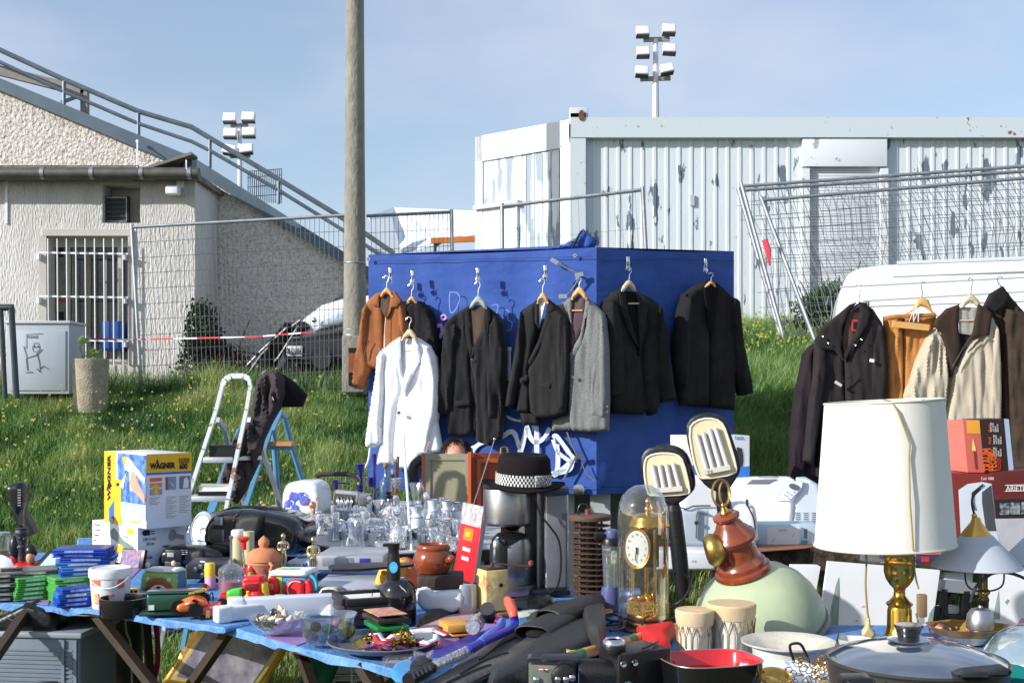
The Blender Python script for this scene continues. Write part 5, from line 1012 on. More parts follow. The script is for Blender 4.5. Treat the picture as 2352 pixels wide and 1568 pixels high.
bx(T,'cassette_door',*zz((130,470))[0],*zz((235,560))[0],-.084,-.06,dark,.004);sc1=bx(T,'display',*zz((165,385))[0],*zz((225,440))[0],-.088,-.06,M('lcd_grey',(110,116,118),.2),.003)
for x,y in((250,395),(238,425),(262,385)):q=zz((x,y))[0];MB().ball(T.p(q[0],q[1],-.08),(.006,.005,.006)).make('knob',dark,T)
tb(T,'handle',[(505,1178,.05),(540,1166,.03),(600,1166,.03),(660,1180,.05)],.008,gb)
T=TB('portable_radio','smaller black portable radio with grey display, in front of the large one','portable radio',470,1300,0,rot=R(-10));zz=zG
relief(T,'body',zz((262,730),(280,600),(340,500),(470,470),(700,470),(1000,480),(1180,540),(1190,640),(1080,730),(900,760),(420,760)),gb,th=.14,bulge=.04,off=-.0,step=6,edge=14,sm=1)
pl=bx(T,'control_panel',*zz((440,505))[0],*zz((670,650))[0],-.056,-.03,M('panel_black',(28,28,30),.4),.003);bx(T,'display',*zz((472,538))[0],*zz((565,595))[0],-.06,-.05,M('lcd_pale',(160,168,164),.25),.001,parent=pl)
for k in range(12):q=zz((590+22*(k%4),535+26*(k//4)))[0];MB().ball(T.p(q[0],q[1],-.058),.0022,8,6).make('button',chrome,pl)
bx(T,'cassette_lid',*zz((425,665))[0],*zz((650,735))[0],-.052,-.03,dark,.004);relief(T,'speaker_cover',zz((690,560),(780,520),(880,520),(915,600),(900,720),(720,730)),MC['speaker_mesh'],th=.02,bulge=.012,off=-.042,step=6,sm=1)
T=TB('film_book','small dark film case with blue and orange cover leaning on the saw box','film case',300,1302,0,rot=R(-30));T.e.rotation_euler[0]=R(-14);bx(T,'case',274,1262,326,1302,0,.014,black,.002);pc=bx(T,'cover_print',276,1264,318,1300,-.0012,-.0002,M('cover_blue_orange',(70,96,160),.4,col2=(190,110,90),vs=60,thr=(.45,.6)),0);
for k in range(3):txt(('DER','WEG','HEIM')[k],.006,paper,T,T.p(284,1272+k*8,-.002))
# ---- film cases in stacks
ordn=['bottom','second','third','fourth','fifth','sixth','seventh','topmost']
def cases(px,py,z,n,mats,rot,desc,base_i=0,wob=5,jit=.006,w_=.19,l_=.135,t=.0145,grp='film cases in stacks',first=0,total=None):
 d=dep(py,.757);prot={};total=total or n
 for i in range(n):
  mt=mats[i%len(mats)]
  j=i+first;w=('topmost' if j==total-1 else('bottom' if j==0 else ordn[j]))
  lab=f"{mt[1]} film case, {w} {'' if w in('topmost','bottom') else 'from bottom '}of the {desc}"
  if mt[1]not in prot:
   T=Th('film_case',lab,'film case',px,py,d,0,group=grp)
   m=MB();m.box((0,0,.003),(w_,l_,.005),bev=.0012);m.box((0,0,t-.0035),(w_,l_,.005),bev=.0012);m.make('shell',mt[0],T)
   MB().box((0,0,t/2),(w_-.006,l_-.006,t-.006)).make('inside_edge',M(mt[0].name+'_inner',tuple(int(v*.75)for v in mt[2]),.5,trans=.2),T,0)
   MB().box((0,0,t-.0004),(w_-.012,l_-.02,.0012)).make('cover_sheet',M('sleeve_'+mt[1].replace(' ','_'),mt[3],.25,var=.3,vs=30),T,0);MB().box((.0,-l_/2-.0003,t/2),(w_*.55,.0006,t*.5)).make('spine_print',M('spine_'+mt[1].replace(' ','_'),tuple(min(255,v+70)for v in mt[3]),.4,var=.5,vs=90),T,0);e=T.e;prot[mt[1]]=e
  else:e=dup(prot[mt[1]],label=lab,group=grp)
  p=W(px,py,d);e.location=(p.x+rnd.uniform(-jit,jit),p.y+rnd.uniform(-jit,jit),z+(t+.0006)*i+.0002);e.rotation_euler=(0,0,rot+R(rnd.uniform(-wob,wob)))
gC=(plastic('case_green',(92,190,84),.3,trans=.25),'clear green',(92,190,84),(110,180,110));bC=(plastic('case_blue',(34,80,200),.3,trans=.15),'deep blue',(34,80,200),(60,80,150));lb_=(plastic('case_light_blue',(52,132,216),.3,trans=.2),'light blue',(52,132,216),(120,120,130));kC=(plastic('case_grey',(96,96,98),.35),'grey',(96,96,98),(110,108,100));dC=(plastic('case_black',(30,30,32),.35),'black',(30,30,32),(60,60,60))
cases(-12,1374,.757,6,[dC,kC],R(20),'dark stack at the left table edge')
cases(66,1370,.757,5,[gC],R(36),'left green stack',w_=.115,l_=.15);cases(66,1366,.757+5*.0151,1,[kC],R(20),'left green stack, lying alone on it')
cases(154,1372,.757,5,[gC],R(36),'right green stack',w_=.125,l_=.16)
cases(196,1366,.757+5*.0151,6,[bC,lb_,lb_,bC,bC,bC],R(16),'blue pile lying on the green stack',wob=14,jit=.012,w_=.175)
cases(172,1389,.757,4,[bC,bC,lb_,bC],R(34),'front blue stack by the white bucket',wob=5,w_=.115,l_=.07)
# ---- carved figures, frame, jar at the far left
bw=M('carved_black_wood',(22,20,20),.35,var=.3,vs=20,coat=.3)
T=TB('carved_pillar','carved dark wooden pillar with faces at the left of the table','carving',50,1312,10);lat(T,'column',50,[(13,1312),(13,1300),(9,1290),(10,1262),(13,1255),(10,1250),(12,1240),(14,1225),(16,1222),(14,1216),(16,1212),(0,1212)],M('carved_grey_wood',(58,56,58),.4,var=.3,vs=30,bump=.5,bs=90),seg=18)
for x,y in((46,1236),(56,1238)):MB().ball(T.p(x,y,-.02),(.006,.005,.008)).make('carved_eye',bw,T)
T=TB('carved_spoon','black carved wooden ladle standing upright in the carved pillar','carving',40,1220,0);T.e.location=tuple(W(40,1220,4.8));relief(T,'ladle',zF((105,145),(180,130),(250,132),(268,200),(272,280),(250,350),(238,420),(245,540),(210,545),(190,430),(140,360),(108,280),(98,200)),bw,th=.03,bulge=.03,step=6,edge=9,sm=1)
m=MB()
for k in range(7):q=zF((205,200+22*k))[0];m.box(T.p(q[0],q[1],-.034),(.012,.003,.004))
m.make('carved_notches',gryp,T,0)
T=TB('carved_bust','black haired carved bust in a red robe behind the film frame','carving',70,1312,0);MB().ball(T.p(72,1265,0),(.024,.024,.026)).make('hair',bw,T);MB().ball(T.p(70,1280,-.012),(.017,.016,.024)).make('face',M('carved_tan',(190,140,96),.5),T);relief(T,'robe',[(25,1312),(28,1296),(45,1288),(62,1292),(80,1288),(88,1300),(90,1312)],M('red_lacquer',(186,34,36),.3,coat=.4),th=.05,bulge=.02,step=5)
T=TB('carved_bust','carved bust with long black hair, left of the pillar','carving',34,1312,0);MB().ball(T.p(34,1255,.02),(.02,.022,.045)).make('hair',bw,T);relief(T,'robe',[(14,1312),(20,1280),(34,1272),(44,1285),(46,1312)],MC['red_lacquer'],th=.05,bulge=.02,step=5,off=.02)
T=TB('picture_frame','small black picture frame with grey green picture lying tilted by the blue film cases','picture frame',110,1318,0,rot=R(-18));T.e.rotation_euler[0]=R(-35);
relief(T,'frame',zF((295,1010),(430,715),(790,795),(800,820),(640,1020)),black,th=.015,bulge=.003,step=8,edge=4);relief(T,'picture',zF((385,955),(455,780),(740,830),(620,990)),M('picture_greygreen',(160,180,176),.4,var=.1),th=.002,bulge=.001,off=-.006,step=8,edge=4)
T=TB('storage_jar','clear jar with pink and olive contents at the left edge','jar',2,1300,14);lat(T,'jar',2,[(24,1300),(26,1295),(26,1240),(20,1228),(10,1225)],clearp);lat(T,'contents',2,[(22,1298),(23,1275),(22,1262),(0,1262)],M('olive_stuff',(140,120,50),.7,var=.3,vs=40));lat(T,'cap',2,[(22,1228),(20,1222),(0,1221)],M('grey_cap',(150,156,160),.4))
T=TB('black_sleeve','black tapered cover standing behind the jar at the left edge','cover',0,1290,0);T.e.location.y+=.25;MB().bar(T.p(-15,1180),T.p(18,1245),.05,.05).make('tube',black,T)
T=TB('white_plate','white round plate standing on edge at the left edge','plate',-4,1345,0);MB().lathe([(0,0),(.034,0),(.055,-.008),(.057,-.006),(.036,.004),(0,.004)],40,T.p(-6,1310),mat=MR(R(80),4,'X')@MR(0,4,'Z')).make('plate',white,T)
# ---- white bucket, tin, toy bus
T=TB('plastic_bucket','white plastic bucket with lid and fruit print, left of the bear bag','bucket',254,1397,34);lat(T,'body',254,[(0,1397),(38,1397),(40,1394),(46,1318)],white,36);lat(T,'lid',254,[(48,1323),(49,1312),(48,1305),(46,1302),(43,1302),(42,1305),(0,1305)],white,36)
def wrap(T,name,cx,r0,y0,r1,y1,a0,a1,mat,n=10,th=.0012,parent=None):
 """curved label on a cone: angles measured from the camera-facing side, degrees"""
 s=T.s;vs=[];m=MB()
 for k in range(n+1):
  a=R(a0+(a1-a0)*k/n)
  for r,y in((r0,y0),(r1,y1)):vs.append((((cx-T.px)+r*math.sin(a))*s+th*math.sin(a),-(r*s+th)*math.cos(a),(T.py-y)*s))
 m.add(vs,[(2*k,2*k+2,2*k+3,2*k+1)for k in range(n)]);return m.make(name,mat,parent or T)
wrap(T,'label_print',254,44.5,1338,45.6,1325,-45,-12,orn);wrap(T,'label_print',254,42,1380,43.5,1355,-40,-18,M('fruit_pink',(226,130,150),.5,col2=(236,190,110),vs=40,thr=(.45,.55)));wrap(T,'label_print',254,43.8,1345,45.2,1325,38,60,orn);wrap(T,'label_line',254,42.8,1362,43,1358,5,30,orn)
tb(T,'handle',[(208,1320,-.01),(212,1336,-.05),(235,1350,-.075),(262,1348,-.08),(288,1332,-.06),(301,1316,-.01)],.0018,white)
T=TB('cake_tin','low black round tin with a red mark, in front of the bucket','tin',286,1412,50);lat(T,'tin',286,[(0,1412),(54,1412),(55,1410),(56,1374),(56,1370),(53,1370),(52,1374),(52,1404),(0,1404)],M('tin_black',(26,24,26),.25,coat=.4,var=.3,vs=20),40);wrap(T,'mark',286,56,1402,56,1386,-66,-58,pr_r)
T=TB('toy_bus','yellow toy lorry with driver window, on the black tin','toy lorry',304,1378,0,rot=R(8));yt=plastic('toy_yellow',(240,206,60),.3)
bx(T,'body',282,1362,333,1374,-.015,.015,yt,.002);cbn=bx(T,'cab',286,1350,318,1364,-.014,.014,yt,.002);
for x in(300,310):bx(T,'window',x,1353,x+7,1360,-.0152,-.013,black,0,parent=cbn)
for x in(292,322):MB().lathe([(.0,-.004),(.008,-.004),(.009,0),(.008,.004),(0,.004)],14,T.p(x,1374,-.015),mat=RX).make('wheel',black,T)
lat(T,'dolphin_pin',285,[(3,1376),(3,1345),(2,1333),(0,1330)],M('pin_bluewhite',(170,196,220),.4,var=.3,vs=90),10,off=-.02)
T=TB('seed_heap','small pale yellow rubber dome behind the toy lorry','dome',278,1378,10);T.e.location.y+=.03;lat(T,'dome',278,[(16,1378),(13,1368),(6,1362),(0,1360)],M('pale_yellow',(220,210,130),.6),sy=.6)
# ---- bear bag
T=TB('bear_bag','green knitted toy bag with a brown bear face, right of the bucket','toy bag',370,1352,0,rot=R(-10));kn=cloth_m('green_knit',(158,190,104),var=.1,stretch=(4,1,1))
relief(T,'bag',zG((20,1110),(15,1000),(40,860),(80,800),(500,820),(545,850),(555,1000),(545,1110)),kn,th=.06,bulge=.02,step=5,edge=8)
relief(T,'side',zG((510,840),(548,850),(558,1000),(550,1105),(515,1110)),M('bag_blue',(70,120,170),.8),th=.05,bulge=.01,off=-.003,step=5,edge=5);relief(T,'rim',zG((75,790),(110,785),(500,800),(520,830),(490,850),(80,825)),M('bag_cream',(220,218,210),.8),th=.06,bulge=.01,off=-.02,step=5,edge=5)
zGb=zt_(321.6,1169,.1641)
fc=relief(T,'face',zGb((65,1140),(80,1050),(120,985),(200,958),(300,958),(380,990),(430,1060),(455,1115),(440,1140)),cloth_m('bear_brown',(150,92,58),var=.08),th=.01,bulge=.008,off=-.024,step=5,edge=6)
relief(T,'muzzle',zGb((135,1140),(160,1090),(220,1060),(290,1060),(350,1095),(375,1140)),cloth_m('bear_muzzle',(206,196,170)),th=.006,bulge=.005,off=-.034,step=5,edge=4,parent=fc)
relief(T,'nose',zGb((220,1085),(250,1075),(290,1085),(275,1105),(250,1120)),black,th=.004,bulge=.003,off=-.041,step=4,edge=3,parent=fc)
for x,y in((210,1030),(303,1035)):q=zGb((x,y))[0];MB().ball(T.p(q[0],q[1],-.033),.0016,8,6).make('eye',black,fc)
for x,y in((110,985),(405,990),(110,775),(470,755)):q=zGb((x,y))[0];MB().ball(T.p(q[0],q[1],-.022 if y>900 else-.01),(.009,.006,.01)).make('ear',MC['bear_muzzle'],T)
# ---- green tin, toy car
gt=M('green_tin_metal',(52,98,80),.3,.5,coat=.4,var=.1,vs=6)
T=TB('green_tin','dark green metal tin box standing on its lid','tin',415,1410,0,rot=R(10));bx(T,'box',338,1358,470,1402,-.02,.04,gt,.008);bx(T,'rim',336,1354,472,1362,-.023,.043,gt,.003);bx(T,'lid_under',322,1400,420,1410,-.045,.1,M('green_tin_lid',(40,74,60),.3,.5,coat=.3),.004)
bx(T,'white_print',343,1386,356,1398,-.0215,-.02,paper,0);bx(T,'tin_top',342,1353,466,1356,-.016,.036,M('tin_top_print',(70,110,96),.2,col2=(130,70,50),vs=10,coat=.6),.001)
def wheel(T,c,r,w,tm,hm,treads=0,ax='Y',rotz=0,parent=None):
 mt=MR(rotz,4,'Z')@RX;m=MB();m.lathe([(r*.55,-w/2),(r*.92,-w/2),(r,-w*.3),(r,w*.3),(r*.92,w/2),(r*.55,w/2)],24,c,mat=mt)
 for k in range(treads):
  a=2*PI*k/treads;m.box(Vector(c)+(MR(rotz,3,'Z')@Vector((math.cos(a)*r,0,math.sin(a)*r))),(r*.14,w*1.02,r*.14),mat=MR(rotz,4,'Z')@MR(-a,4,'Y'))
 o=m.make('wheel',tm,parent or T);MB().lathe([(0,-w*.35),(r*.2,-w*.52),(r*.3,-w*.4),(r*.58,-w*.45),(r*.58,w*.45),(0,w*.45)],20,c,mat=mt).make('rim',hm,o);return o
ot=plastic('toy_orange',(238,120,60),.3);ored=plastic('toy_red_orange',(226,62,30),.3)
T=TB('toy_monster_car','orange toy monster car with big black wheels, in front of the green tin','toy car',440,1418,0,rot=R(18));
relief(T,'body',zG((500,1350),(520,1290),(700,1215),(760,1195),(900,1210),(940,1240),(960,1290),(860,1320),(700,1395),(560,1400),(520,1370)),ot,th=.05,bulge=.008,off=-.02,step=5,edge=5);relief(T,'windscreen',zG((715,1240),(760,1215),(830,1245),(790,1270)),black,th=.01,bulge=.002,off=-.031,step=4,edge=3);relief(T,'chassis',zG((530,1390),(700,1410),(860,1330),(870,1370),(720,1450),(580,1430)),dark,th=.045,bulge=.003,off=-.016,step=6,edge=4)
wheel(T,T.p(*zG((530,1320))[0],-.012),.021,.02,black,ored,20);wheel(T,T.p(*zG((775,1370))[0],-.03),.021,.02,black,ored,20);wheel(T,T.p(*zG((900,1200))[0],.04),.017,.016,black,ored,16);wheel(T,T.p(*zG((1150,1260))[0],.03),.014,.014,black,ored,16)
MB().ball(T.p(*zG((672,1280))[0],-.03),(.009,.003,.004)).make('badge',paper,T);tb(T,'roll_bar',[(483,1378,-.0),(482,1366,-.0),(488,1360,-.0),(490,1380,.01)],.002,black)
pt=plastic('toy_pink',(236,92,112),.3)
T=TB('pink_toy_car','pink toy car with a yellow square, beside the orange monster car','toy car',478,1418,0,rot=R(10));relief(T,'body',zG((815,1480),(815,1330),(840,1305),(1000,1290),(1120,1270),(1140,1310),(1130,1440),(980,1475)),pt,th=.05,bulge=.01,step=5,edge=6);bx(T,'door',*zG((922,1360))[0],*zG((978,1468))[0],-.014,-.005,yt,.001);wheel(T,T.p(466,1416,-.01),.008,.008,black,pt);wheel(T,T.p(500,1412,-.01),.008,.008,black,pt)
T=TB('glue_stick','yellow capped pink and orange glue stick before the small radio','glue stick',482,1352,12,rot=0);lat(T,'base',479,[(0,1355),(12,1355),(12,1338)],ored,24);lat(T,'tube',483,[(12.5,1350),(12.5,1322)],M('glue_pink',(232,176,206),.4),24);lat(T,'cap',482,[(12,1323),(12,1296),(10,1292),(0,1292)],yt,24)
# ---- food chopper glass, cream bottle, plunger
T=TB('food_chopper','clear glass food chopper with steel rod and red jar, before the cream bottles','food chopper',531,1358,30);lat(T,'jar',531,[(27,1356),(29,1353),(29,1322),(30,1312),(28,1304),(18,1297),(7,1292),(4,1285),(3,1285)],clearp,32);lat(T,'red_insert',531,[(0,1355),(26,1355),(26.5,1334),(0,1334)],plastic('insert_red',(228,84,84),.3,trans=.3),32);lat(T,'rod',531,[(3,1296),(3,1238),(5,1236),(5,1230),(0,1229)],chrome,12)
T=TB('cream_container','cream cylindrical container with white lid behind the food chopper','container',532,1330,16);T.e.location.y+=.12;lat(T,'body',532,[(16,1330),(16,1236)],M('cream_plastic',(206,204,156),.4,trans=.15),28);lat(T,'lid',530,[(16,1238),(16,1228),(13,1224),(0,1224)],white,28)
T=TB('cream_container','cream cylindrical container without lid, right of its lidded twin','container',554,1334,12);T.e.location.y+=.16;lat(T,'body',550,[(13,1334),(13,1231),(0,1231)],MC['cream_plastic'],28)
rt=plastic('toy_red',(226,44,52),.28)
T=TB('hand_pump','red handled spiral steel pump between the cream container and clay jar','pump',562,1335,0);m=MB();m.tube([T.p(558,1264),T.p(563,1322)],.003,8)
for k in range(26):q=T.p(558+5*k/26,1264+58*k/26);m.lathe([(.0045,-.0008),(.0055,0),(.0045,.0008)],10,q)
m.make('spiral',chrome,T);lat(T,'grip',560,[(6,1262),(6,1245),(9,1242),(14,1238),(14,1234),(10,1232),(0,1232)],rt,24)
T=TB('toy_truck','red toy truck with yellow mudguards and tipped shovel beside the chopper','toy truck',582,1386,0,rot=R(-6));zz=zG
relief(T,'cab',zz((1425,960),(1450,955),(1480,960),(1660,950),(1690,980),(1700,1200),(1750,1250),(1545,1260),(1480,1170),(1430,1170)),rt,th=.05,bulge=.008,step=5,edge=6);bx(T,'windscreen',*zz((1480,990))[0],*zz((1660,1090))[0],-.0125,-.004,M('cab_dark_red',(120,20,24),.4),.001)
relief(T,'bonnet',zz((1550,1110),(1660,1110),(1710,1200),(1750,1250),(1550,1262)),rt,th=.02,bulge=.008,off=-.02,step=5,edge=5);relief(T,'roof',zz((1430,950),(1480,905),(1680,905),(1700,985),(1450,985)),rt,th=.06,bulge=.004,off=-.004,step=5,edge=4)
relief(T,'mudguard',zz((1300,1255),(1310,1215),(1400,1190),(1490,1140),(1480,1080),(1520,1075),(1545,1215),(1530,1265),(1420,1265),(1380,1230)),yt,th=.04,bulge=.006,off=-.012,step=5,edge=5);relief(T,'mudguard',zz((1690,990),(1740,1010),(1760,1180),(1815,1190),(1815,1215),(1755,1240),(1700,1120)),yt,th=.04,bulge=.006,step=5,edge=5)
wheel(T,T.p(555,1384,-.02),.011,.012,black,dark);wheel(T,T.p(604,1388,-.0),.01,.012,black,dark)
lg=plastic('toy_green',(84,200,60),.3)
T=TB('toy_block','green toy building block between the red block and the truck','toy block',538,1388,0);relief(T,'block',zG((1215,1250),(1210,1110),(1290,1080),(1420,1065),(1425,1170),(1400,1200),(1310,1240)),lg,th=.03,bulge=.004,step=5,edge=4);
for x in(532,546):lat(T,'stud',x,[(6,1364),(6,1355),(0,1355)],lg,16,off=.01)
T=TB('toy_block','red toy building block left of the green one','toy block',514,1388,0);bx(T,'block',503,1365,526,1382,0,.03,rt,.003);bx(T,'stud',506,1360,518,1366,.004,.02,rt,.002)
T=TB('toy_engine','red toy engine with green chimney behind the truck','toy engine',578,1340,0);bx(T,'body',560,1318,588,1334,0,.05,rt,.008);lat(T,'dome',574,[(12,1320),(12,1308),(8,1298),(0,1296)],rt,20,off=.02);lat(T,'chimney',577,[(6,1324),(6,1313),(0,1313)],lg,16,off=-.01)
# ---- terracotta jar
tc_=M('terracotta',(206,132,92),.85,var=.1,vs=8,bump=.15,bs=80)
T=TB('terracotta_jar','orange clay lidded jar with pointed knob behind the toy cube','clay jar',608,1340,30);lat(T,'jar',606,[(20,1340),(26,1326),(36,1300),(40,1292),(38,1288),(40,1284)],tc_,36);ld=lat(T,'lid',606,[(42,1286),(41,1279),(36,1268),(24,1260),(12,1258),(9,1256),(13,1248),(12,1240),(5,1233),(0,1229)],tc_,36);tb(T,'lug',[(618,1291,-.05),(625,1300,-.07),(620,1312,-.055)],.006,tc_)
# ---- figurine statuettes
gs=M('gilt_silver',(206,190,150),.2,1,var=.25,vs=40)
def statuette(label,cx,yt_,yb,dd):
 T=TB('statuette',label,'statuette',cx,yb,5,group='metal standing figures');T.e.location.y+=dd;h=(yb-yt_)*T.s;k=h/.30
 k=h/10
 v=[((0,0,6.2*k),(.62*k,.5*k)),((0,0,7.3*k),(.85*k,.55*k)),((0,0,8.0*k),(.75*k,.45*k)),((0,0,8.55*k),(.26*k,.26*k)),((-.95*k,0,7.9*k),.32*k),((-1.15*k,-.05*k,6.9*k),.26*k),((-.3*k,-.7*k,6.3*k),.2*k),((.95*k,0,7.9*k),.32*k),((1.15*k,-.05*k,6.9*k),.26*k),((.25*k,-.75*k,6.5*k),.2*k),((-.4*k,0,5.2*k),.5*k),((-.36*k,0,3.2*k),.36*k),((-.34*k,0,1.1*k),.26*k),((.4*k,0,5.2*k),.5*k),((.36*k,0,3.2*k),.36*k),((.34*k,0,1.1*k),.26*k)]
 skinmesh('figure',v,[(0,1),(1,2),(2,3),(2,4),(4,5),(5,6),(2,7),(7,8),(8,9),(0,10),(10,11),(11,12),(0,13),(13,14),(14,15)],gs,T,2)
 MB().ball((0,0,9.3*k),(.52*k,.56*k,.72*k)).make('head',gs,T);MB().lathe([(0,0),(1.1*k,0),(1.1*k,.6*k),(.8*k,.9*k),(0,.9*k)],20).make('base',gs,T)
statuette('silver gilt standing figure beside the clay jar',648,1226,1336,.02);statuette('silver gilt standing figure in front of the video recorders',722,1231,1350,-.02)
# ---- shape sorter cube
T=TB('shape_sorter','blue and green toy cube with red elephant face and white top','toy',665,1376,0,rot=R(-12));zz=zI;tb_=plastic('toy_blue',(58,150,190),.3);lgr=plastic('toy_lime',(160,214,60),.3)
relief(T,'cube',zz((150,480),(600,480),(680,740),(330,760),(140,730)),tb_,th=.09,bulge=.004,step=6,edge=4);relief(T,'green_side',zz((148,482),(320,482),(325,735),(140,730)),lgr,th=.02,bulge=.002,off=-.006,step=6,edge=3);relief(T,'top',zz((155,470),(165,430),(600,430),(625,470),(600,492),(165,490)),white,th=.11,bulge=.006,off=-.012,step=6,edge=4)
relief(T,'flower',zz((130,640),(125,560),(160,500),(220,495),(265,540),(285,620),(280,700),(230,740),(160,720)),rt,th=.015,bulge=.01,off=-.018,step=5,sm=1);MB().ball(T.p(*zz((185,620))[0],-.03),(.01,.006,.013)).make('flower_centre',ot,T)
el=relief(T,'elephant_face',zz((315,660),(340,610),(400,545),(470,520),(540,535),(560,570),(585,580),(590,735),(520,770),(430,760),(370,720)),rt,th=.01,bulge=.008,off=-.018,step=5,edge=5);relief(T,'ear',zz((600,540),(650,520),(690,620),(690,720),(640,735),(600,700)),rt,th=.01,bulge=.006,off=-.012,step=5,edge=4);tb(T,'white_trim',[(x,y,-.03)for x,y in zz((400,720),(385,640),(420,570),(480,550),(545,560))],.0016,paper);MB().ball(T.p(*zz((603,625))[0],-.012),.003,10,8).make('eye',black,T);tb(T,'blue_handle',[(x,y,-.0)for x,y in zz((600,480),(660,480),(715,520),(740,600),(730,660))],.005,plastic('toy_cyan',(60,190,206),.3))
for x,y,c_ in((300,410,yt),(360,415,lg),(440,412,lg),(500,415,lg)):q=zz((x,y))[0];MB().lathe([(0,0),(.017,0),(.017,.004),(.012,.008),(0,.009)],16,T.p(q[0],q[1]+2,.04)).make('shape_lid',c_,T)
# ================= video recorders etc.
sil=M('silver_plastic',(176,180,188),.3,.35,var=.05);sil2=M('silver_dark',(140,144,152),.35,.35)
T=TB('video_recorder','silver video recorder with blue display, upper of two under the black pad','video recorder',800,1346,0,rot=R(-3));T.e.location.z+=.055;zz=zI
bx(T,'case',725,1312,880,1344,0,.26,sil,.004);
T.e.location.z=.757+.055;p=T
bx(T,'tape_flap',740,1316,812,1334,-.002,.002,sil2,.001);dsp=bx(T,'display',826,1317,850,1329,-.003,.001,M('blue_display',(56,50,140),.15),.0005);txt('VHS',.006,paper,T,T.p(800,1338,-.003))
for k in range(7):MB().ball(T.p(817+5*k,1338,-.002),.0012,8,6).make('button',chrome,T)
T=TB('video_recorder','silver video recorder beneath the one with blue display','video recorder',800,1372,0,rot=R(-2));bx(T,'case',720,1346,886,1370,0,.27,M('silver_light',(196,200,208),.3,.3),.004);bx(T,'red_mark',835,1352,841,1356,-.001,.001,pr_r,0);bx(T,'label_strip',808,1353,860,1356,-.0008,.0008,paper,0)
T=TB('stereo_unit','silver rounded stereo player behind the statuettes','stereo',735,1330,0,rot=R(-8));relief(T,'body',zz((360,390),(370,320),(430,285),(700,275),(1200,290),(1400,320),(1420,395),(700,430),(500,425)),sil,th=.2,bulge=.02,step=7,edge=8);MB().ball(T.p(*zz((600,345))[0],-.02),(.009,.006,.009)).make('dial',blu,T);relief(T,'buttons',zz((440,340),(540,330),(560,370),(510,400),(450,380)),sil2,th=.004,bulge=.004,off=-.02,step=5);MB().lathe([(0,0),(.02,0),(.018,.012),(0,.012)],20,T.p(694,1282,.04)).make('knob',M('blue_grey_knob',(90,104,130),.4),T)
flat('pad','black flat game mat with discs lying on the video recorders','game mat',zz((885,370),(920,345),(1150,325),(1600,312),(1950,320),(1900,345),(1500,380),(1250,400),(930,402)),.757+.118,black,th=.008,bulge=.003,partname='mat')
T=TB('disc_player','dark game console with round knobs beside the bear bag','game console',440,1350,0,rot=R(6));T.e.location.y+=.12;bx(T,'case',405,1306,500,1342,0,.2,M('console_dark',(48,48,58),.35,var=.1),.006)
for x,y in((428,1318),(440,1312),(452,1322),(458,1311),(445,1332)):MB().lathe([(.003,0),(.009,0),(.009,-.005),(.003,-.006)],16,T.p(x,y,-.001),mat=MR(-PI/2,4,'X')).make('knob',chrome,T)
tb(T,'cable',[(440,1300,-.02),(452,1302,-.03),(458,1318,-.03),(470,1330,-.03),(492,1345,-.02)],.0025,white)
T=TB('player_box','violet grey flat player lying behind the bear bag','disc player',380,1318,0);T.e.location.y+=.3;bx(T,'case',270,1302,500,1330,0,.25,M('violet_grey',(128,128,148),.4,var=.05),.005)
flat('striped_strap','yellow and black striped strap on the green tin','strap',[(433,1360),(460,1352),(478,1350),(480,1354),(460,1358),(436,1365)],.835,M('hazard_stripe',(206,180,40),.5,col2=(24,24,24),vs=160,thr=(.48,.52)),th=.003,bulge=.002,partname='strap')
def toycar(label,x0,y0,x1,y1,mat,rot,gmat,dy=0):
 T=TB('toy_car',label,'toy car',(x0+x1)/2,y1,0,rot=rot,group='small toy cars');T.e.location.y+=dy;w=x1-x0;h=y1-y0;X=lambda u:x0+w*u;Y=lambda v:y1-h*v
 relief(T,'body',[(X(0),Y(.12)),(X(0),Y(.4)),(X(.08),Y(.5)),(X(.25),Y(.55)),(X(.75),Y(.58)),(X(.97),Y(.5)),(X(1),Y(.3)),(X(1),Y(.12))],mat,th=.04,bulge=.008,step=5,edge=5,sm=1);c=relief(T,'cabin',[(X(.18),Y(.5)),(X(.3),Y(.95)),(X(.4),Y(1)),(X(.68),Y(1)),(X(.76),Y(.9)),(X(.9),Y(.52))],mat,th=.034,bulge=.006,off=.003,step=5,edge=5)
 relief(T,'window',[(X(.24),Y(.55)),(X(.33),Y(.9)),(X(.5),Y(.93)),(X(.66),Y(.9)),(X(.76),Y(.55))],gmat,th=.004,bulge=.002,off=-.006,step=5,edge=3,parent=c)
 for u in(.2,.8):wheel(T,T.p(X(u),Y(.14),-.004),h*.2*T.s,.008,black,chrome)
tg=M('toy_glass',(28,30,34),.1,coat=.5);toycar('white toy car with dark windows left of the frog ornament',612,1368,672,1392,plastic('toy_white',(212,216,224),.3),R(8),tg);toycar('cream toy car seen from the front beside the blue one',716,1348,796,1384,plastic('toy_cream',(214,208,184),.3),R(-6),tg,-.02);toycar('blue and grey toy car before the recorders',795,1360,852,1384,plastic('toy_dkblue',(40,70,170),.3),R(10),tg,.03);toycar('dark blue flat toy car left of the cream one',692,1364,752,1384,plastic('toy_navy',(50,60,84),.3),R(-10),tg,.02)
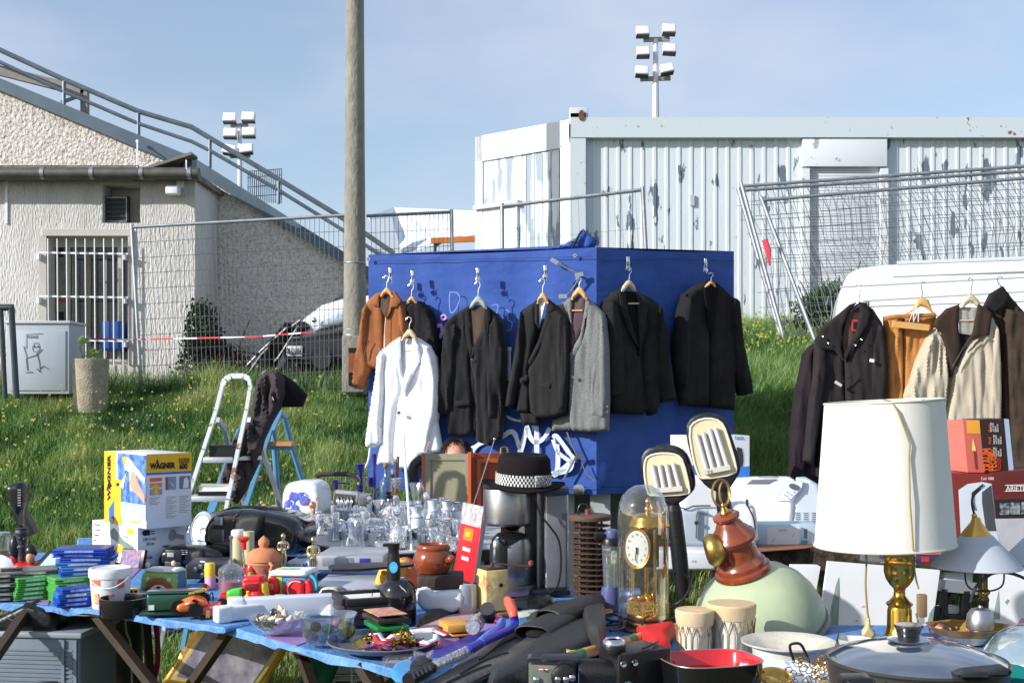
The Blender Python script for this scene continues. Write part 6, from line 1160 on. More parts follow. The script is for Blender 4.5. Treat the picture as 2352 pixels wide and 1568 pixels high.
# ---- fluorescent light fittings (long white boxes)
lw=M('fitting_white',(206,212,222),.35,var=.03)
def fitting(label,a,b,z,hh,ww):
 A=on(*a,z);Bb=on(*b,z);e=bpy.data.objects.new('light_fitting',None);COL.objects.link(e);e.location=A;tag(e,label,'light fitting',group='long white strip light fittings');ang=math.atan2((Bb-A).y,(Bb-A).x);e.rotation_euler=(0,0,ang);l=(Bb-A).length
 MB().box((l/2,0,hh/2),(l,ww,hh),bev=.006).make('housing',lw,e);MB().box((.02,0,hh/2),(.05,ww+.006,hh+.005),bev=.008).make('end_cap',white,e);MB().box((l-.02,0,hh/2),(.04,ww+.006,hh+.005),bev=.008).make('end_cap',white,e)
fitting('nearer long white strip light fitting, lying behind the shell bowl',(527,1420),(875,1402),.757,.062,.05);fitting('rear white strip light fitting, its end before the pink toy car',(497,1428),(760,1400),.757,.045,.04)
# ---- picture frames pile, black bottle, card boxes, potato face
dw=M('dark_frame_wood',(40,34,32),.35,var=.2,vs=20)
for i,(lab,zz0)in enumerate((('lowest dark picture frame of the pile behind the glass bowl',0),('second dark picture frame from the bottom of the pile',.0195),('third dark picture frame from the bottom of the pile',.039))):
 p=on(838,1426,.757);e=bpy.data.objects.new('picture_frame',None);COL.objects.link(e);e.location=(p.x,p.y+.02,.757+zz0);e.rotation_euler=(0,0,R(20+i*1.2));tag(e,lab,'picture frame',group='pile of dark picture frames')
 m=MB();w_,l_=.15,.15
 for q in(((0,-l_/2,.009),(w_,.018,.018)),((0,l_/2,.009),(w_,.018,.018)),((-w_/2,0,.009),(.018,l_-.02,.018)),((w_/2,0,.009),(.018,l_-.02,.018))):m.box(*q,bev=.001)
 m.make('frame',dw,e);MB().box((0,0,.006),(w_-.016,l_-.016,.004)).make('backing',paper,e,0)
T=TB('picture_frame','dark picture frame with gold slip on top of the pile, hook showing','picture frame',858,1440,0,rot=R(22));T.e.location=tuple(on(838,1426,.757)+Vector((.0,.02,.0595)));m=MB()
for q in(((0,-.075,.01),(.16,.02,.02)),((0,.075,.01),(.16,.02,.02)),((-.08,0,.01),(.02,.13,.02)),((.08,0,.01),(.02,.13,.02))):m.box(*q,bev=.001)
m.make('frame',dw,T);MB().box((0,0,.008),(.14,.13,.006)).make('gold_slip',brass,T,0);MB().box((0,0,.0085),(.12,.11,.007)).make('mount',paper,T,0);m=MB();m.tube([(.02,-.0,.012),(.022,0,.03),(.026,0,.034),(.024,0,.024)],.0015,6);m.make('hook',black,T)
T=TB('black_bottle','large black sparkling water maker bottle with a blue sticker and tall neck','bottle',914,1432,38);bt=M('bottle_black',(20,20,22),.12,coat=.7,var=.1)
lat(T,'body',914,[(0,1432),(40,1432),(42,1428),(42,1370),(41,1355),(36,1340),(26,1330),(18,1326)],bt,40);lat(T,'neck',904,[(16,1335),(16,1300),(13,1272),(12,1262),(14,1256),(14,1250),(15,1248),(15,1246),(0,1246)],M('neck_black',(30,30,32),.3),28)
bx(T,'spout',880,1247,896,1254,-.012,.01,black,.002);m=MB();m.lathe([(0,0),(9.5*T.s,0),(9.5*T.s,.002),(0,.002)],24,T.p(904,1302,-.026),mat=RX@Matrix.Diagonal((1,1.35,1,1)));st=m.make('blue_sticker',M('sticker_blue',(70,180,226),.4),T);txt('soda',.0075,paper,T,T.p(904,1303,-.0285),align='CENTER')
m=MB()
for k in range(3):q=zI((1760+22*k,600+18*k))[0];m.tube([T.p(q[0],q[1],-.05),T.p(q[0]+7,q[1]+9,-.053)],.0008,4)
m.make('white_lines',paper,T)
T=TB('card_box','green plastic box of the pair beside the black bottle','box',898,1468,0,rot=R(24));bx(T,'box',862,1432,935,1449,-.02,.11,plastic('box_green',(40,150,70),.4),.003)
T=TB('card_box','dark box with pink patterned lid on the green one','box',898,1468,0,rot=R(27));bx(T,'box',862,1414,934,1432,-.02,.11,M('box_brown',(56,48,44),.5),.003)
p0,p1=T.p(862,1414),T.p(934,1414);MB().box(((p0.x+p1.x)/2,.045,p0.z+.001),(p1.x-p0.x-.008,.122,.002)).make('lid_print',M('lid_pattern',(206,110,130),.4,col2=(206,180,110),vs=34,thr=(.42,.58)),T,0)
T=TB('card_box','clear box under the green one','box',898,1468,0,rot=R(24));bx(T,'box',864,1450,932,1462,-.0,.1,clearp,.003);
T=TB('face_pillow','orange and yellow soft toy face behind the black bottle','toy',900,1376,0,rot=R(-4));T.e.location.y+=.1
relief(T,'yellow_face',zB((1200,940),(1215,850),(1250,780),(1300,735),(1380,725),(1450,725),(1460,800),(1440,880),(1340,960),(1240,962)),M('face_yellow',(240,180,70),.5),th=.04,bulge=.025,step=6,edge=14,sm=1);relief(T,'orange_side',zB((1380,722),(1430,718),(1480,745),(1530,850),(1550,900),(1480,960),(1330,960),(1400,850)),M('face_orange',(236,120,66),.5),th=.04,bulge=.02,off=.004,step=6,edge=12,sm=1)
MB().ball(T.p(*zB((1268,822))[0],-.03),(.009,.008,.009)).make('nose',M('face_nose',(226,140,50),.5),T)
for x,y in((1270,785),(1310,795)):q=zB((x,y))[0];MB().ball(T.p(q[0],q[1],-.022),(.0045,.003,.007)).make('eye',paper,T)
relief(T,'mouth',zB((1240,870),(1270,880),(1262,895),(1245,890)),black,th=.003,bulge=.002,off=-.024,step=4,edge=3)
# ---- clay pot on trivet on white appliance
cp=M('glazed_brown_clay',(136,66,34),.22,coat=.5,var=.15,vs=10)
T=TB('white_appliance','white rounded kitchen appliance under the brown pot','appliance',1010,1412,0,rot=R(-5));relief(T,'body',zC((110,915),(150,880),(215,880),(235,920),(300,915),(425,905),(460,920),(450,1070),(180,1072),(120,1010)),plastic('white_blue',(216,224,230),.3),th=.12,bulge=.02,step=7,edge=9,sm=1);T2=TB('hinged_case','small silver hinged appliance standing on edge right of the white one','appliance',1080,1412,0,rot=R(20));lat(T2,'half',1070,[(0,1412),(16,1408),(20,1390),(20,1360),(15,1342),(0,1339)],sil,24,sy=.5);lat(T2,'half',1084,[(0,1412),(13,1408),(15,1390),(15,1360),(12,1344),(0,1341)],M('silver_blue',(160,168,182),.3,.3),24,sy=.5,off=.01)
T=TB('iron_trivet','dark square iron hotplate on the white appliance','trivet',1012,1412,0);s=T.s;MB().box(T.p(1012,1330,.06),(104*s,.13,29*s),bev=.008).make('plate',M('rusty_iron',(54,46,42),.7,col2=(84,56,40),vs=12,thr=(.45,.7),bump=.3,bs=50),T)
T=TB('clay_pot','glazed brown clay pot with knob handle on the iron hotplate','pot',996,1412,0);lat(T,'pot',992,[(0,1320),(34,1320),(40,1312),(46,1298),(47,1288),(42,1273),(38,1268),(40,1262),(38,1256),(35,1254),(33,1257),(34,1266),(38,1280),(36,1300),(0,1310)],cp,40,off=.06);
m=MB();m.tube([T.p(1022,1290,.03),T.p(1034,1285,.01)],[.012,.01],12);m.ball(T.p(1036,1283,.005),(.014,.014,.013));m.make('knob_handle',cp,T);MB().ball(T.p(1010,1292,-.0),(.01,.012,.01)).make('spout_knob',cp,T)
# ---- coin book
b=CB('coin_catalogue','red and silver catalogue reading MONEY, leaning against the coffee maker','book',1040,1086,1097,1340,.757,178,R(24),M('book_red',(196,38,44),.35),part='cover')
b.T.e.rotation_euler=(0,R(9),R(24))
b.q('R',.1,.02,.92,.98,M('page_edges',(150,160,166),.6,stretch=(60,1,1),var=.3,vs=9),'pages');b.q('L',0,.72,1,1,M('coins_photo',(150,140,160),.3,col2=(206,200,190),vs=26,thr=(.4,.6)),'coin_photo');b.q('L',.25,.52,.7,.68,M('orange_panel',(230,120,40),.4),'title_panel',lay=1);b.t('L',.475,.6,'MONEY',.075,M('title_yellow',(250,220,60),.4),align='CENTER',sx=.62,bold=.001,ex=.001);b.t('L',.5,.4,'MÜNZEN UND',.065,paper,align='CENTER',sx=.62,bold=.0007);b.t('L',.5,.28,'BANKNOTEN',.065,paper,align='CENTER',sx=.62,bold=.0007)
# ---- coffee grinder rusty
T=TB('coffee_grinder','rusty cream painted tin coffee grinder with a crank','coffee grinder',1140,1412,0,rot=R(26));rc_=M('rusty_cream',(212,188,128),.6,col2=(150,82,38),vs=9,thr=(.5,.62),bump=.3,bs=40);s=T.s
MB().box((0,.03,(1425-1368)*s),(.078,.078,94*s),bev=.004).make('body',rc_,T);MB().box((0,.03,105*s),(.07,.07,9*s),bev=.003).make('lid',M('grinder_lid',(60,50,42),.5),T);MB().lathe([(0,0),(.006,0),(.006,.004),(0,.004)],14,(.01,-.012,70*s),mat=RX).make('hole_plug',black,T)
m=MB();m.tube([(0,.03,110*s),(0,.03,117*s)],.006,8);m.tube([(0,.03,117*s),(.05,.0,113*s),(.105,-.03,110*s)],.0028,6);cr=m.make('crank',M('rust_iron',(90,62,46),.6,.4),T);MB().lathe([(.004,0),(.008,.006),(.007,.016),(0,.02)],14,(.105,-.03,110*s)).make('crank_knob',M('knob_wood',(140,60,34),.4),cr)
MB().box((0,.03,3*s),(.085,.085,6*s),bev=.002).make('base',M('wood_base',(190,140,76),.6,var=.15,vs=20),T)
# ---- coffee maker and hat
T=TB('coffee_maker','brushed steel filter coffee maker with thermos jug, a hat on its top','coffee maker',1200,1372,0);T.e.location.y+=.05;s=T.s
lat(T,'filter_housing',1166,[(0,1214),(50,1214),(57,1208),(58,1200),(58,1132),(56,1126),(0,1126)],steel,48,off=.08);lat(T,'filter_lid',1166,[(58,1128),(59,1124),(56,1120),(40,1118),(0,1118)],black,48,off=.08);lat(T,'drip_neck',1176,[(0,1228),(10,1228),(30,1214)],black,28,off=.08)
bx(T,'column',1206,1126,1232,1366,.06,.17,black,.01);lat(T,'column_trim',1238,[(0,1368),(13,1368),(13,1126),(0,1126)],steel,28,off=.1,sy=1.2)
lat(T,'thermos_jug',1176,[(0,1352),(42,1352),(46,1346),(46,1258),(42,1244),(30,1236),(24,1232),(0,1232)],steel,44,off=.06);lat(T,'jug_lid',1172,[(46,1262),(44,1244),(30,1232),(0,1229)],black,44,off=.06);lat(T,'jug_shoulder',1152,[(26,1348),(28,1340),(28,1258),(24,1250)],black,24,off=.03)
tb(T,'jug_handle',[(1160,1252,-.0),(1150,1243,-.03),(1140,1246,-.045),(1138,1262,-.05),(1138,1300,-.045),(1142,1310,-.03)],.010,chrome)
lat(T,'base_plate',1170,[(0,1372),(60,1372),(62,1366),(62,1352),(0,1352)],M('base_steel',(150,150,152),.35,.9),44,off=.06);bx(T,'base',1180,1360,1312,1374,.0,.2,black,.006)
bx(T,'water_tank',1252,1136,1308,1362,.03,.18,thin('smoky_tank',(190,190,200),.4,.3,.1),.012);bx(T,'tank_lid',1246,1124,1310,1140,.02,.19,M('tank_lid_blue',(70,80,110),.3),.006);bx(T,'tank_back',1250,1140,1300,1355,.14,.17,M('tank_back_steel',(140,140,144),.4,.6,var=.2,vs=5),.003)
tb(T,'cable',[(1228,1140,-.01),(1240,1180,-.01),(1262,1210,-.01),(1285,1245,-.01),(1290,1300,-.01),(1282,1350,-.01),(1265,1366,.0)],.0035,black)
fl_=cloth_m('black_felt',(30,26,28),bump=.2,var=.1);T=TB('felt_hat','black felt hat with a black and white checked band, on the coffee maker','hat',1200,1372,0);s=T.s;T.e.location=tuple(W(1202,1118,T.d+.03));T.o=W(1202,1118,T.d+.03);T.e.rotation_euler=(R(4),R(2),0)
m=MB();n=64;rings=[]
for(rx,ry,z)in((60,60,3),(64,64,2),(80,74,0),(94,84,3),(97,86,5),(97,86,7),(94,83,5),(80,72,3),(66,62,6),(64,60,14),(63,57,40),(60,52,66),(52,44,76),(38,30,74),(20,14,68),(0.5,.4,66)):
 rings.append([Vector((rx*s*math.cos(2*PI*k/n),ry*s*math.sin(2*PI*k/n),(z+(6*math.cos(4*PI*k/n)if rx>85 else 0))*s))for k in range(n)])
m.loft(rings);m.make('felt_body',fl_,T,60)
m=MB();bl_=MB();NN=96
for k in range(NN):
 a=2*PI*k/NN;
 for r_ in range(4):
  q=Vector((64.8*s*math.cos(a),60.8*s*math.sin(a),(12+r_*6.2)*s));(m if(k+r_)%2 else bl_).box(q,(.0022,64*s*2*PI/NN*1.02,6.1*s),mat=MR(a,4,'Z'))
hb=m.make('check_band',M('band_white',(226,226,224),.8),T,0);bl_.make('black_checks',M('band_black',(20,20,20),.8),hb,0);MB().box((38*s,-54*s,22*s),(26*s,.008,26*s),bev=.002,rz=R(25)).make('band_bow',M('bow_checks',(210,210,208),.8,col2=(24,24,24),vs=330,thr=(.48,.52)),T)
# ---- insect zapper with brown discs
bd=M('brown_enamel',(92,70,58),.55,var=.2,vs=12)
T=TB('disc_lantern','brown lantern of stacked discs around glass tubes, right of the coffee maker','lantern',1357,1382,40);lat(T,'cap',1355,[(0,1193),(48,1193),(49,1190),(49,1184),(46,1181),(0,1180)],bd,44)
for k in range(14):
 y=1206+k*12.2;lat(T,'disc',1357+k*.15,[(20,y+1),(45,y+.6),(45.5,y),(45,y-.6),(20,y-2)],bd,40)
lat(T,'inner_tube',1357,[(18,1372),(18,1192)],M('tube_dark_glass',(70,72,60),.1,trans=.5),20);
for a in range(4):q=(1357+28*math.cos(a*PI/2+.5),.0);MB().tube([T.p(q[0],1375,28*T.s*math.sin(a*PI/2+.5)),T.p(q[0],1190,28*T.s*math.sin(a*PI/2+.5))],.004,8).make('rod',bd,T)
lat(T,'foot',1357,[(0,1384),(40,1384),(42,1378),(30,1372),(0,1372)],bd,36);lat(T,'gland',1350,[(0,1182),(7,1181),(7,1170),(4,1168),(0,1168)],M('copper',(150,80,56),.4,.6),18);tb(T,'cord',[(1350,1168),(1346,1160),(1334,1158),(1328,1170),(1330,1185)],.0035,black)
# ---- blender
bp2=M('blender_violet',(84,88,132),.25,var=.08);T=TB('kitchen_blender','violet and clear plastic kitchen blender beside the disc lantern','blender',1400,1400,20,rot=R(10));lat(T,'motor_base',1402,[(0,1400),(22,1400),(22,1360),(19,1346),(0,1345)],bp2,32);lat(T,'jar',1403,[(15,1346),(17,1338),(21,1250)],clearp,32,cap=False);lat(T,'lid',1404,[(21,1252),(21,1238),(18,1234),(0,1234)],black,32);lat(T,'cap',1406,[(15,1236),(16,1226),(14,1218),(8,1214),(0,1213)],bp2,28);bx(T,'handle',1366,1222,1388,1240,-.01,.015,black,.003);bx(T,'sticker',1398,1262,1410,1290,-.034,-.03,M('sticker_mix',(120,160,190),.4,col2=(220,200,120),vs=90,thr=(.45,.55)),0)
# ---- anniversary clock under dome
T=TB('dome_clock','brass carriage clock with white dial under a tall glass dome','clock',1477,1446,55);gd=M('gold_brass',(216,166,72),.2,1,var=.15,vs=26,bump=.06,bs=120)
lat(T,'plinth',1480,[(0,1450),(62,1450),(62,1440),(58,1436),(0,1436)],M('plinth_wood',(90,60,40),.3,coat=.4),44);lat(T,'base',1488,[(0,1436),(50,1436),(50,1428),(47,1424),(48,1412),(46,1406),(0,1406)],gd,44);lat(T,'filigree_ring',1488,[(44,1408),(48,1406),(49,1398),(49,1384),(47,1378),(44,1378)],M('gold_filigree',(220,176,84),.3,1,var=.4,vs=90,bump=1.2,bs=220),44,wob=.01)
lat(T,'dome',1477,[(58,1438),(58,1180),(56,1160),(48,1138),(34,1122),(18,1114),(0,1112)],thin('dome_glass',(246,249,250),.5,.02,.02),56,cap=False)
for a in(20,100,200,290):x=1490+40*math.cos(R(a));MB().tube([T.p(x,1384,40*T.s*math.sin(R(a))),T.p(x,1206,40*T.s*math.sin(R(a)))],.0055,10).make('pillar',gd,T)
lat(T,'canopy',1490,[(0,1210),(46,1210),(48,1206),(46,1200),(44,1196),(40,1186),(24,1178),(12,1176),(0,1175)],gd,44);lat(T,'finial',1488,[(7,1178),(9,1172),(8,1164),(4,1160),(7,1155),(6,1148),(0,1140)],gd,20)
m=MB();c=T.p(1463,1258,-.052);mt=MR(R(-22),4,'Z')@RX@Matrix.Diagonal((.78,1.15,1,1));r_=37*T.s;m.lathe([(r_*.9,.0),(r_,.003),(r_*1.1,.004),(r_*1.12,0),(r_,-.006),(0,-.006)],40,c,mat=mt);dz=m.make('dial_frame',gd,T)
dm=MB();dm.lathe([(0,.001),(r_*.93,.001),(r_*.93,-.002),(0,-.002)],40,c+Vector((0,-.0,0)),mat=mt);dd=dm.make('dial',M('dial_cream',(232,230,218),.4),dz)
tx=MB();
for k in range(12):
 a=k*PI/6;v=mt@Vector((math.sin(a)*r_*.72,math.cos(a)*r_*.72,.003));txt(str(12 if k==0 else k),.0085,ink,T,c+v,rot=(R(90),0,R(-22)),align='CENTER',name='numeral',sx=.8)
hm=MB();v=lambda x,y:c+mt@Vector((x*r_,y*r_,.005));hm.tube([v(0,0),v(-.12,-.65)],.0014,5);hm.tube([v(0,0),v(-.02,-.3)],.0022,5);hm.ball(c+mt@Vector((0,0,.005)),.003);hm.make('hands',ink,dz)
bx(T,'movement',1478,1225,1512,1300,-.02,.02,M('movement_dark',(80,62,34),.3,.8,var=.4,vs=60),.002);
for x,y in((1470,1372),(1502,1366),(1488,1374),(1496,1380)):MB().ball(T.p(x,y,rnd.uniform(-.02,.02)),.011,14,10).make('pendulum_ball',gd,T)
tb(T,'pendulum_rod',[(1488,1300),(1488,1372)],.0016,gd)
# ---- face tanners
def tanner(label,outer,inner,tubes,hand,foot_y,d,rot,strip,label2):
 T=Th('tanning_lamp',label,'tanning lamp',*hand[-1][:2],d,rot,group='black handheld tanning lamps')
 s=T.s;O=dens([Vector(p)for p in smooth_poly(zD(*outer),1)],6);I=dens([Vector(p)for p in smooth_poly(zD(*inner),1)],6)
 sh=relief(T,'shell',smooth_poly(zD(*outer),1),M('tanner_black',(28,28,30),.4,var=.1),th=.05,bulge=.004,step=7,edge=3)
 relief(T,'reflector',smooth_poly(zD(*inner),1),M('reflector_cream',(206,196,160),.45,var=.1,vs=8),th=.002,bulge=-.0,off=-.0065,step=8,edge=4)
 m=MB();m.tube([T.p(p.x,p.y,-.008)for p in I],.0035,6,closed=True);m.make('cream_rim',M('rim_cream',(220,216,196),.4),T)
 for a,b in tubes:
  q=zD(a,b);MB().tube([T.p(*q[0],-.018),T.p(*q[1],-.018)],.0072,14).make('lamp_tube',M('tube_white',(206,206,212),.25,var=.05),T)
 q=zD(*strip);m=MB();m.bar(T.p(*q[0],-.016),T.p(*q[1],-.016),.02,.016);m.make('tube_socket',M('socket_white',(196,192,184),.5),T)
 P=[T.p(x,y,.02)for x,y,_ in hand];rr=[h[2]for h in hand];MB().tube(P,rr,18).make('handle',MC['tanner_black'],T)
 m=MB();a,b=P[1],P[-2];n=int((a-b).length/.0062)
 for k in range(n):
  t=k/n;q=a.lerp(b,t);r_=rr[1]*(1-t)+rr[-2]*t;m.lathe([(r_,-.0014),(r_+.0018,0),(r_,.0014)],18,q)
 m.make('grip_ribs',MC['tanner_black'],T);return T
T=tanner('lower black tanning lamp with four white tubes, standing behind the dome clock',[(235,300),(270,265),(340,245),(420,255),(470,290),(495,340),(522,430),(522,490),(500,520),(450,565),(410,585),(370,585),(300,550),(258,520),(235,440),(222,360)],[(250,325),(290,300),(360,292),(430,302),(462,335),(500,495),(490,522),(285,532),(262,510),(245,400)],[((290,360),(320,495)),((330,358),(355,490)),((368,355),(395,485)),((405,350),(440,480))],[(1546,1156,.02),(1548,1175,.026),(1560,1270,.026),(1566,1335,.026),(1570,1372,.018)],0,3.95,R(-14),[(305,500),(458,488)],'')
T.e.location=T.e.location
T2=tanner('taller black handheld tanning lamp with four white tubes, standing behind the wooden lamp cap',[(480,140),(510,95),(570,70),(640,75),(700,110),(730,200),(778,340),(778,400),(745,450),(715,495),(690,510),(640,505),(590,480),(540,420),(515,350),(478,200)],[(492,160),(530,115),(600,98),(670,115),(700,170),(757,365),(752,410),(572,438),(545,415),(518,330)],[((535,190),(590,382)),((572,180),(625,376)),((606,160),(665,368)),((640,155),(705,360))],[(1658,1122,.018),(1661,1150,.024),(1670,1200,.024),(1678,1300,.024),(1684,1390,.018)],0,3.9,R(-10),[(578,398),(722,370)],'')
for tt in(T,T2):pass
txt('C E',.011,ink,T2,T2.p(*zD((595,396))[0],-.028));
tb(T,'cord',[(x,y,-.01)for x,y in zD((465,960),(500,1010),(480,1080),(400,1130),(370,1010),(375,960),(400,950))],.003,black)
# ================= glassware table
GZ=.802
cry=[thin('cut_crystal',(250,252,255),.95,.5,.1,1,170,(1,1,.6),.55),thin('plain_crystal',(248,251,255),.8,.12,.03),thin('ribbed_crystal',(248,250,254),.95,.5,.12,1,80,(1,1,.05),.6)]
def shell(pr,t=1.6):return pr+[(max(r-t,0),y+(t if i==0 and False else 0))for i,(r,y)in reversed(list(enumerate(pr)))if r>t]
KG={'tumbler':[(7,0),(8,-1),(10,-24),(10.5,-26)],'goblet':[(9,0),(8,-1.5),(1.6,-3),(1.4,-14),(5,-17),(9,-24),(10,-34),(9,-40)],'bowl':[(9,0),(10,-2),(20,-12),(26,-20),(27,-22)],'vase':[(10,0),(12,-4),(9,-18),(8,-30),(13,-46),(14,-48)],'flute':[(8,0),(7,-1.5),(1.2,-3),(1.2,-16),(5,-22),(6,-46),(5.5,-50)],'plate':[(12,0),(14,-2),(30,-6),(34,-9)],'jug':[(11,0),(14,-3),(17,-18),(14,-32),(9,-40),(11,-46)],'decanter':[(14,0),(16,-3),(17,-22),(12,-34),(5,-42),(5,-54),(8,-57)],'dish':[(14,0),(16,-4),(20,-14),(22,-16)]}
gname={'tumbler':'drinking_glass','goblet':'wine_goblet','bowl':'crystal_bowl','vase':'crystal_vase','flute':'champagne_flute','plate':'crystal_plate','jug':'crystal_jug','decanter':'crystal_decanter','dish':'crystal_dish'}
rg=random.Random(12);spots=[];protos={}
kinds=['tumbler']*56+['goblet']*22+['bowl']*10+['vase']*6+['flute']*16+['dish']*18+['jug']*3+['decanter']*2+['plate']*2
rg.shuffle(kinds)
tries=0
for kd in kinds:
 r=max(a for a,b in KG[kd])
 for _ in range(200):
  y=rg.uniform(1186,1262);xl=np.interp(y,[1186,1240,1262],[712,700,830]);x=rg.uniform(xl,1078);
  if(x>925 and x<945 and y>1240):continue
  d=dep(y,GZ);p=on(x,y,GZ);rr=r*5.0/F
  if all((p.x-a)**2+(p.y-b)**2>(rr*.6+c*.6)**2 for a,b,c in spots):break
 else:continue
 spots.append((p.x,p.y,rr));mi=rg.randrange(3);key=(kd,mi)
 lx='left end' if x<800 else('middle' if x<930 else 'right part');ly='front edge' if y>1235 else('centre' if y>1210 else 'back')
 lab=f"clear {'cut ' if mi!=1 else ''}{gname[kd].split('_')[0] if kd not in('tumbler',) else 'drinking'} {gname[kd].split('_')[1]} among the crystal, {lx} of the glassware table, {ly}"
 if key not in protos:
  e=bpy.data.objects.new(gname[kd],None);COL.objects.link(e);s=5.0/F;pr=[(a*s,-b*s)for a,b in KG[kd]];t=.0016
  inner=[(max(a-t,.0005),b+.001)for a,b in reversed(pr)if a>3*s]
  MB().lathe(pr+inner+[(0,inner[-1][1]+.002)],20,wob=.03 if mi==2 else 0).make('glass_body',cry[mi],e,30)
  if kd=='decanter':MB().ball((0,0,66*s),(.014,.014,.018),12,8).make('stopper',cry[0],e)
  protos[key]=e
 else:e=dup(protos[key])
 e.location=(p.x,p.y,GZ);sc_=rg.uniform(.95,1.4);e.scale=(sc_,)*3;tag(e,lab,gname[kd].split('_')[1]if kd!='tumbler' else 'glass',group='clear glassware crowded on the table')
def TG(name,label,cat,cx,yb,r=0,**k):return TB(name,label,cat,cx,yb,r,z=GZ,**k)
cob=thin('cobalt_glass',(44,26,170),.5,.45,.04);pbl=thin('pale_blue_glass',(96,140,190),.5,.3,.04)
T=TG('bread_bin','white enamel bread bin with blue flower painting at the left of the glassware','bread bin',694,1212,0,rot=R(-8));relief(T,'bin',zH((35,900),(30,700),(60,580),(110,520),(200,505),(330,500),(430,520),(490,580),(510,700),(515,880),(440,930),(100,930)),white,th=.16,bulge=.02,step=7,edge=8,sm=1)
m=MB();
for(cx,cy,r_)in((170,690,45),(300,740,50),(180,830,35),(110,770,25),(220,880,25),(250,660,22),(90,800,18)):
 for k in range(5):
  a=k*2*PI/5+cx;q=zH((cx+r_*.5*math.cos(a),cy+r_*.5*math.sin(a)))[0];c=T.p(q[0],q[1],-.0235);m.ball(c,(r_*.0011*.32,.0012,r_*.0011*.28),10,6)
m.make('blue_flowers',M('delft_blue',(96,108,200),.4,var=.3,vs=60),T);m=MB()
for pts in(((150,700),(60,760),(50,830)),((180,720),(150,880),(200,910)),((220,700),(320,690),(340,760)),((170,660),(130,630)),((230,660),(290,640),(340,680))):
 q=zH(*pts);m.tube([T.p(x,y,-.0235)for x,y in q],.0022,5)
m.make('flower_stems',MC['delft_blue'],T)
T=TG('grey_pan','white and grey round bottomed dish behind the bread bin handle','dish',748,1205,10);T.e.location.y+=.1;lat(T,'dish',745,[(0,1205),(12,1200),(20,1180),(14,1160),(0,1154)],M('dish_bluegrey',(190,200,214),.3),24)
T=TG('bag_handle','dark padded handle arching behind the bread bin','handle bar',775,1205,0);T.e.location.y+=.3;tb(T,'bar',[(x,y,0)for x,y in zH((330,510),(350,480),(450,465),(700,465),(790,480),(850,520),(860,560))],.012,M('padded_dark',(58,54,54),.8));tb(T,'bar_end',[(x,y,0)for x,y in zH((800,480),(865,515),(870,600))],.009,galv)
T=TG('crab_figurine','small gilded fantasy figure in red and gold, before the bread bin','figurine',720,1222,6);m=MB();m.ball(T.p(718,1160),(.017,.014,.02));m.ball(T.p(720,1172),(.01,.01,.018));m.tube([T.p(708,1150),T.p(704,1142)],.004,6);m.tube([T.p(724,1150),T.p(729,1142)],.004,6);m.tube([T.p(706,1156),T.p(699,1156)],.005,6);m.make('figure',M('gold_red',(210,170,110),.3,.4,col2=(190,70,50),vs=80,thr=(.5,.55)),T);lat(T,'glass_foot',720,[(8,1222),(8,1220),(3,1216),(3,1196),(8,1186),(9,1178)],cry[0],20)
T=TG('watch_case','aluminium framed glass fronted case with wristwatches standing among the glass','watch case',805,1192,0,rot=R(-10));
relief(T,'case_side',zH((950,645),(1100,665),(1080,700),(1060,830),(930,850)),steel,th=.05,bulge=.002,step=6,edge=4);relief(T,'frame',zH((660,620),(680,605),(950,640),(965,660),(925,850),(620,930),(625,900)),M('alu_frame',(186,188,190),.35,.6),th=.05,bulge=.002,off=-.004,step=6,edge=4);relief(T,'inside',zH((672,650),(925,672),(905,835),(645,845)),M('case_inside',(70,68,64),.7),th=.002,bulge=.001,off=-.0075,step=6,edge=3)
for cx,cy,ml in((700,740,chrome),(745,750,chrome),(820,750,chrome),(785,770,MC['clock_silver']),(868,750,plastic('watch_teal',(60,170,170),.3))):
 q=zH((cx,cy-55),(cx+12,cy-30),(cx+8,cy),(cx+4,cy+40),(cx-2,cy+70));w_=MB();w_.tube([T.p(x,y,-.012)for x,y in q],.0042,6);o=w_.make('watch_strap',ml,T);c=T.p(*zH((cx+8,cy))[0],-.014);MB().lathe([(0,0),(.008,0),(.009,.003),(0,.003)],16,c,mat=RX).make('watch_dial',MC['dial_cream'],o)
for x in(790,805,820,835):MB().ball(T.p(x,1128 if x<830 else 1131,.01),.006,10,8).make('stud',chrome,T)
T=TG('blue_vase','tall flared cobalt glass vase behind the watch case','vase',814,1200,9);T.e.location.y+=.25;T.zmin=None;lat(T,'vase',814,[(8,1190),(10,1175),(10,1140),(8,1100),(10,1078),(12,1072),(9,1070),(7,1080),(5,1100),(7,1140),(7,1188)],cob,24)
T=TG('blue_cup','short wide cobalt glass cup right of the tall flared vase','cup',838,1190,12);T.e.location.y+=.28;T.zmin=None;lat(T,'cup',838,[(0,1128),(8,1128),(11,1124),(12,1106),(13,1104),(10,1106),(8,1122)],cob,24)
T=TG('blue_vase','lighter blue tall glass vase with bent lip, left of the watch case','vase',758,1195,9);T.e.location.y+=.2;T.zmin=None;lat(T,'vase',758,[(5,1166),(6,1140),(9,1110),(9,1108),(6,1112),(4,1140)],thin('violet_blue',(90,84,200),.5,.5,.05),24);tb(T,'lip',[(x,y,0)for x,y in zH((650,560),(700,560),(770,565),(800,575))],.007,cob)
T=TG('blue_bottle_vase','very tall slim cobalt glass vase with bulb base and ring mouth','vase',862,1190,10);lat(T,'vase',861,[(8,1188),(12,1180),(12,1172),(8,1160),(4,1140),(3.2,1110),(3.6,1070),(5.5,1050),(6.5,1042),(4,1040),(2.5,1050),(2,1110)],cob,28);MB().tube([T.p(861+6*math.cos(a),1046+6*math.sin(a),-.0)for a in[k*PI/8 for k in range(16)]],.0022,6,closed=True).make('mouth_ring',cry[1],T)
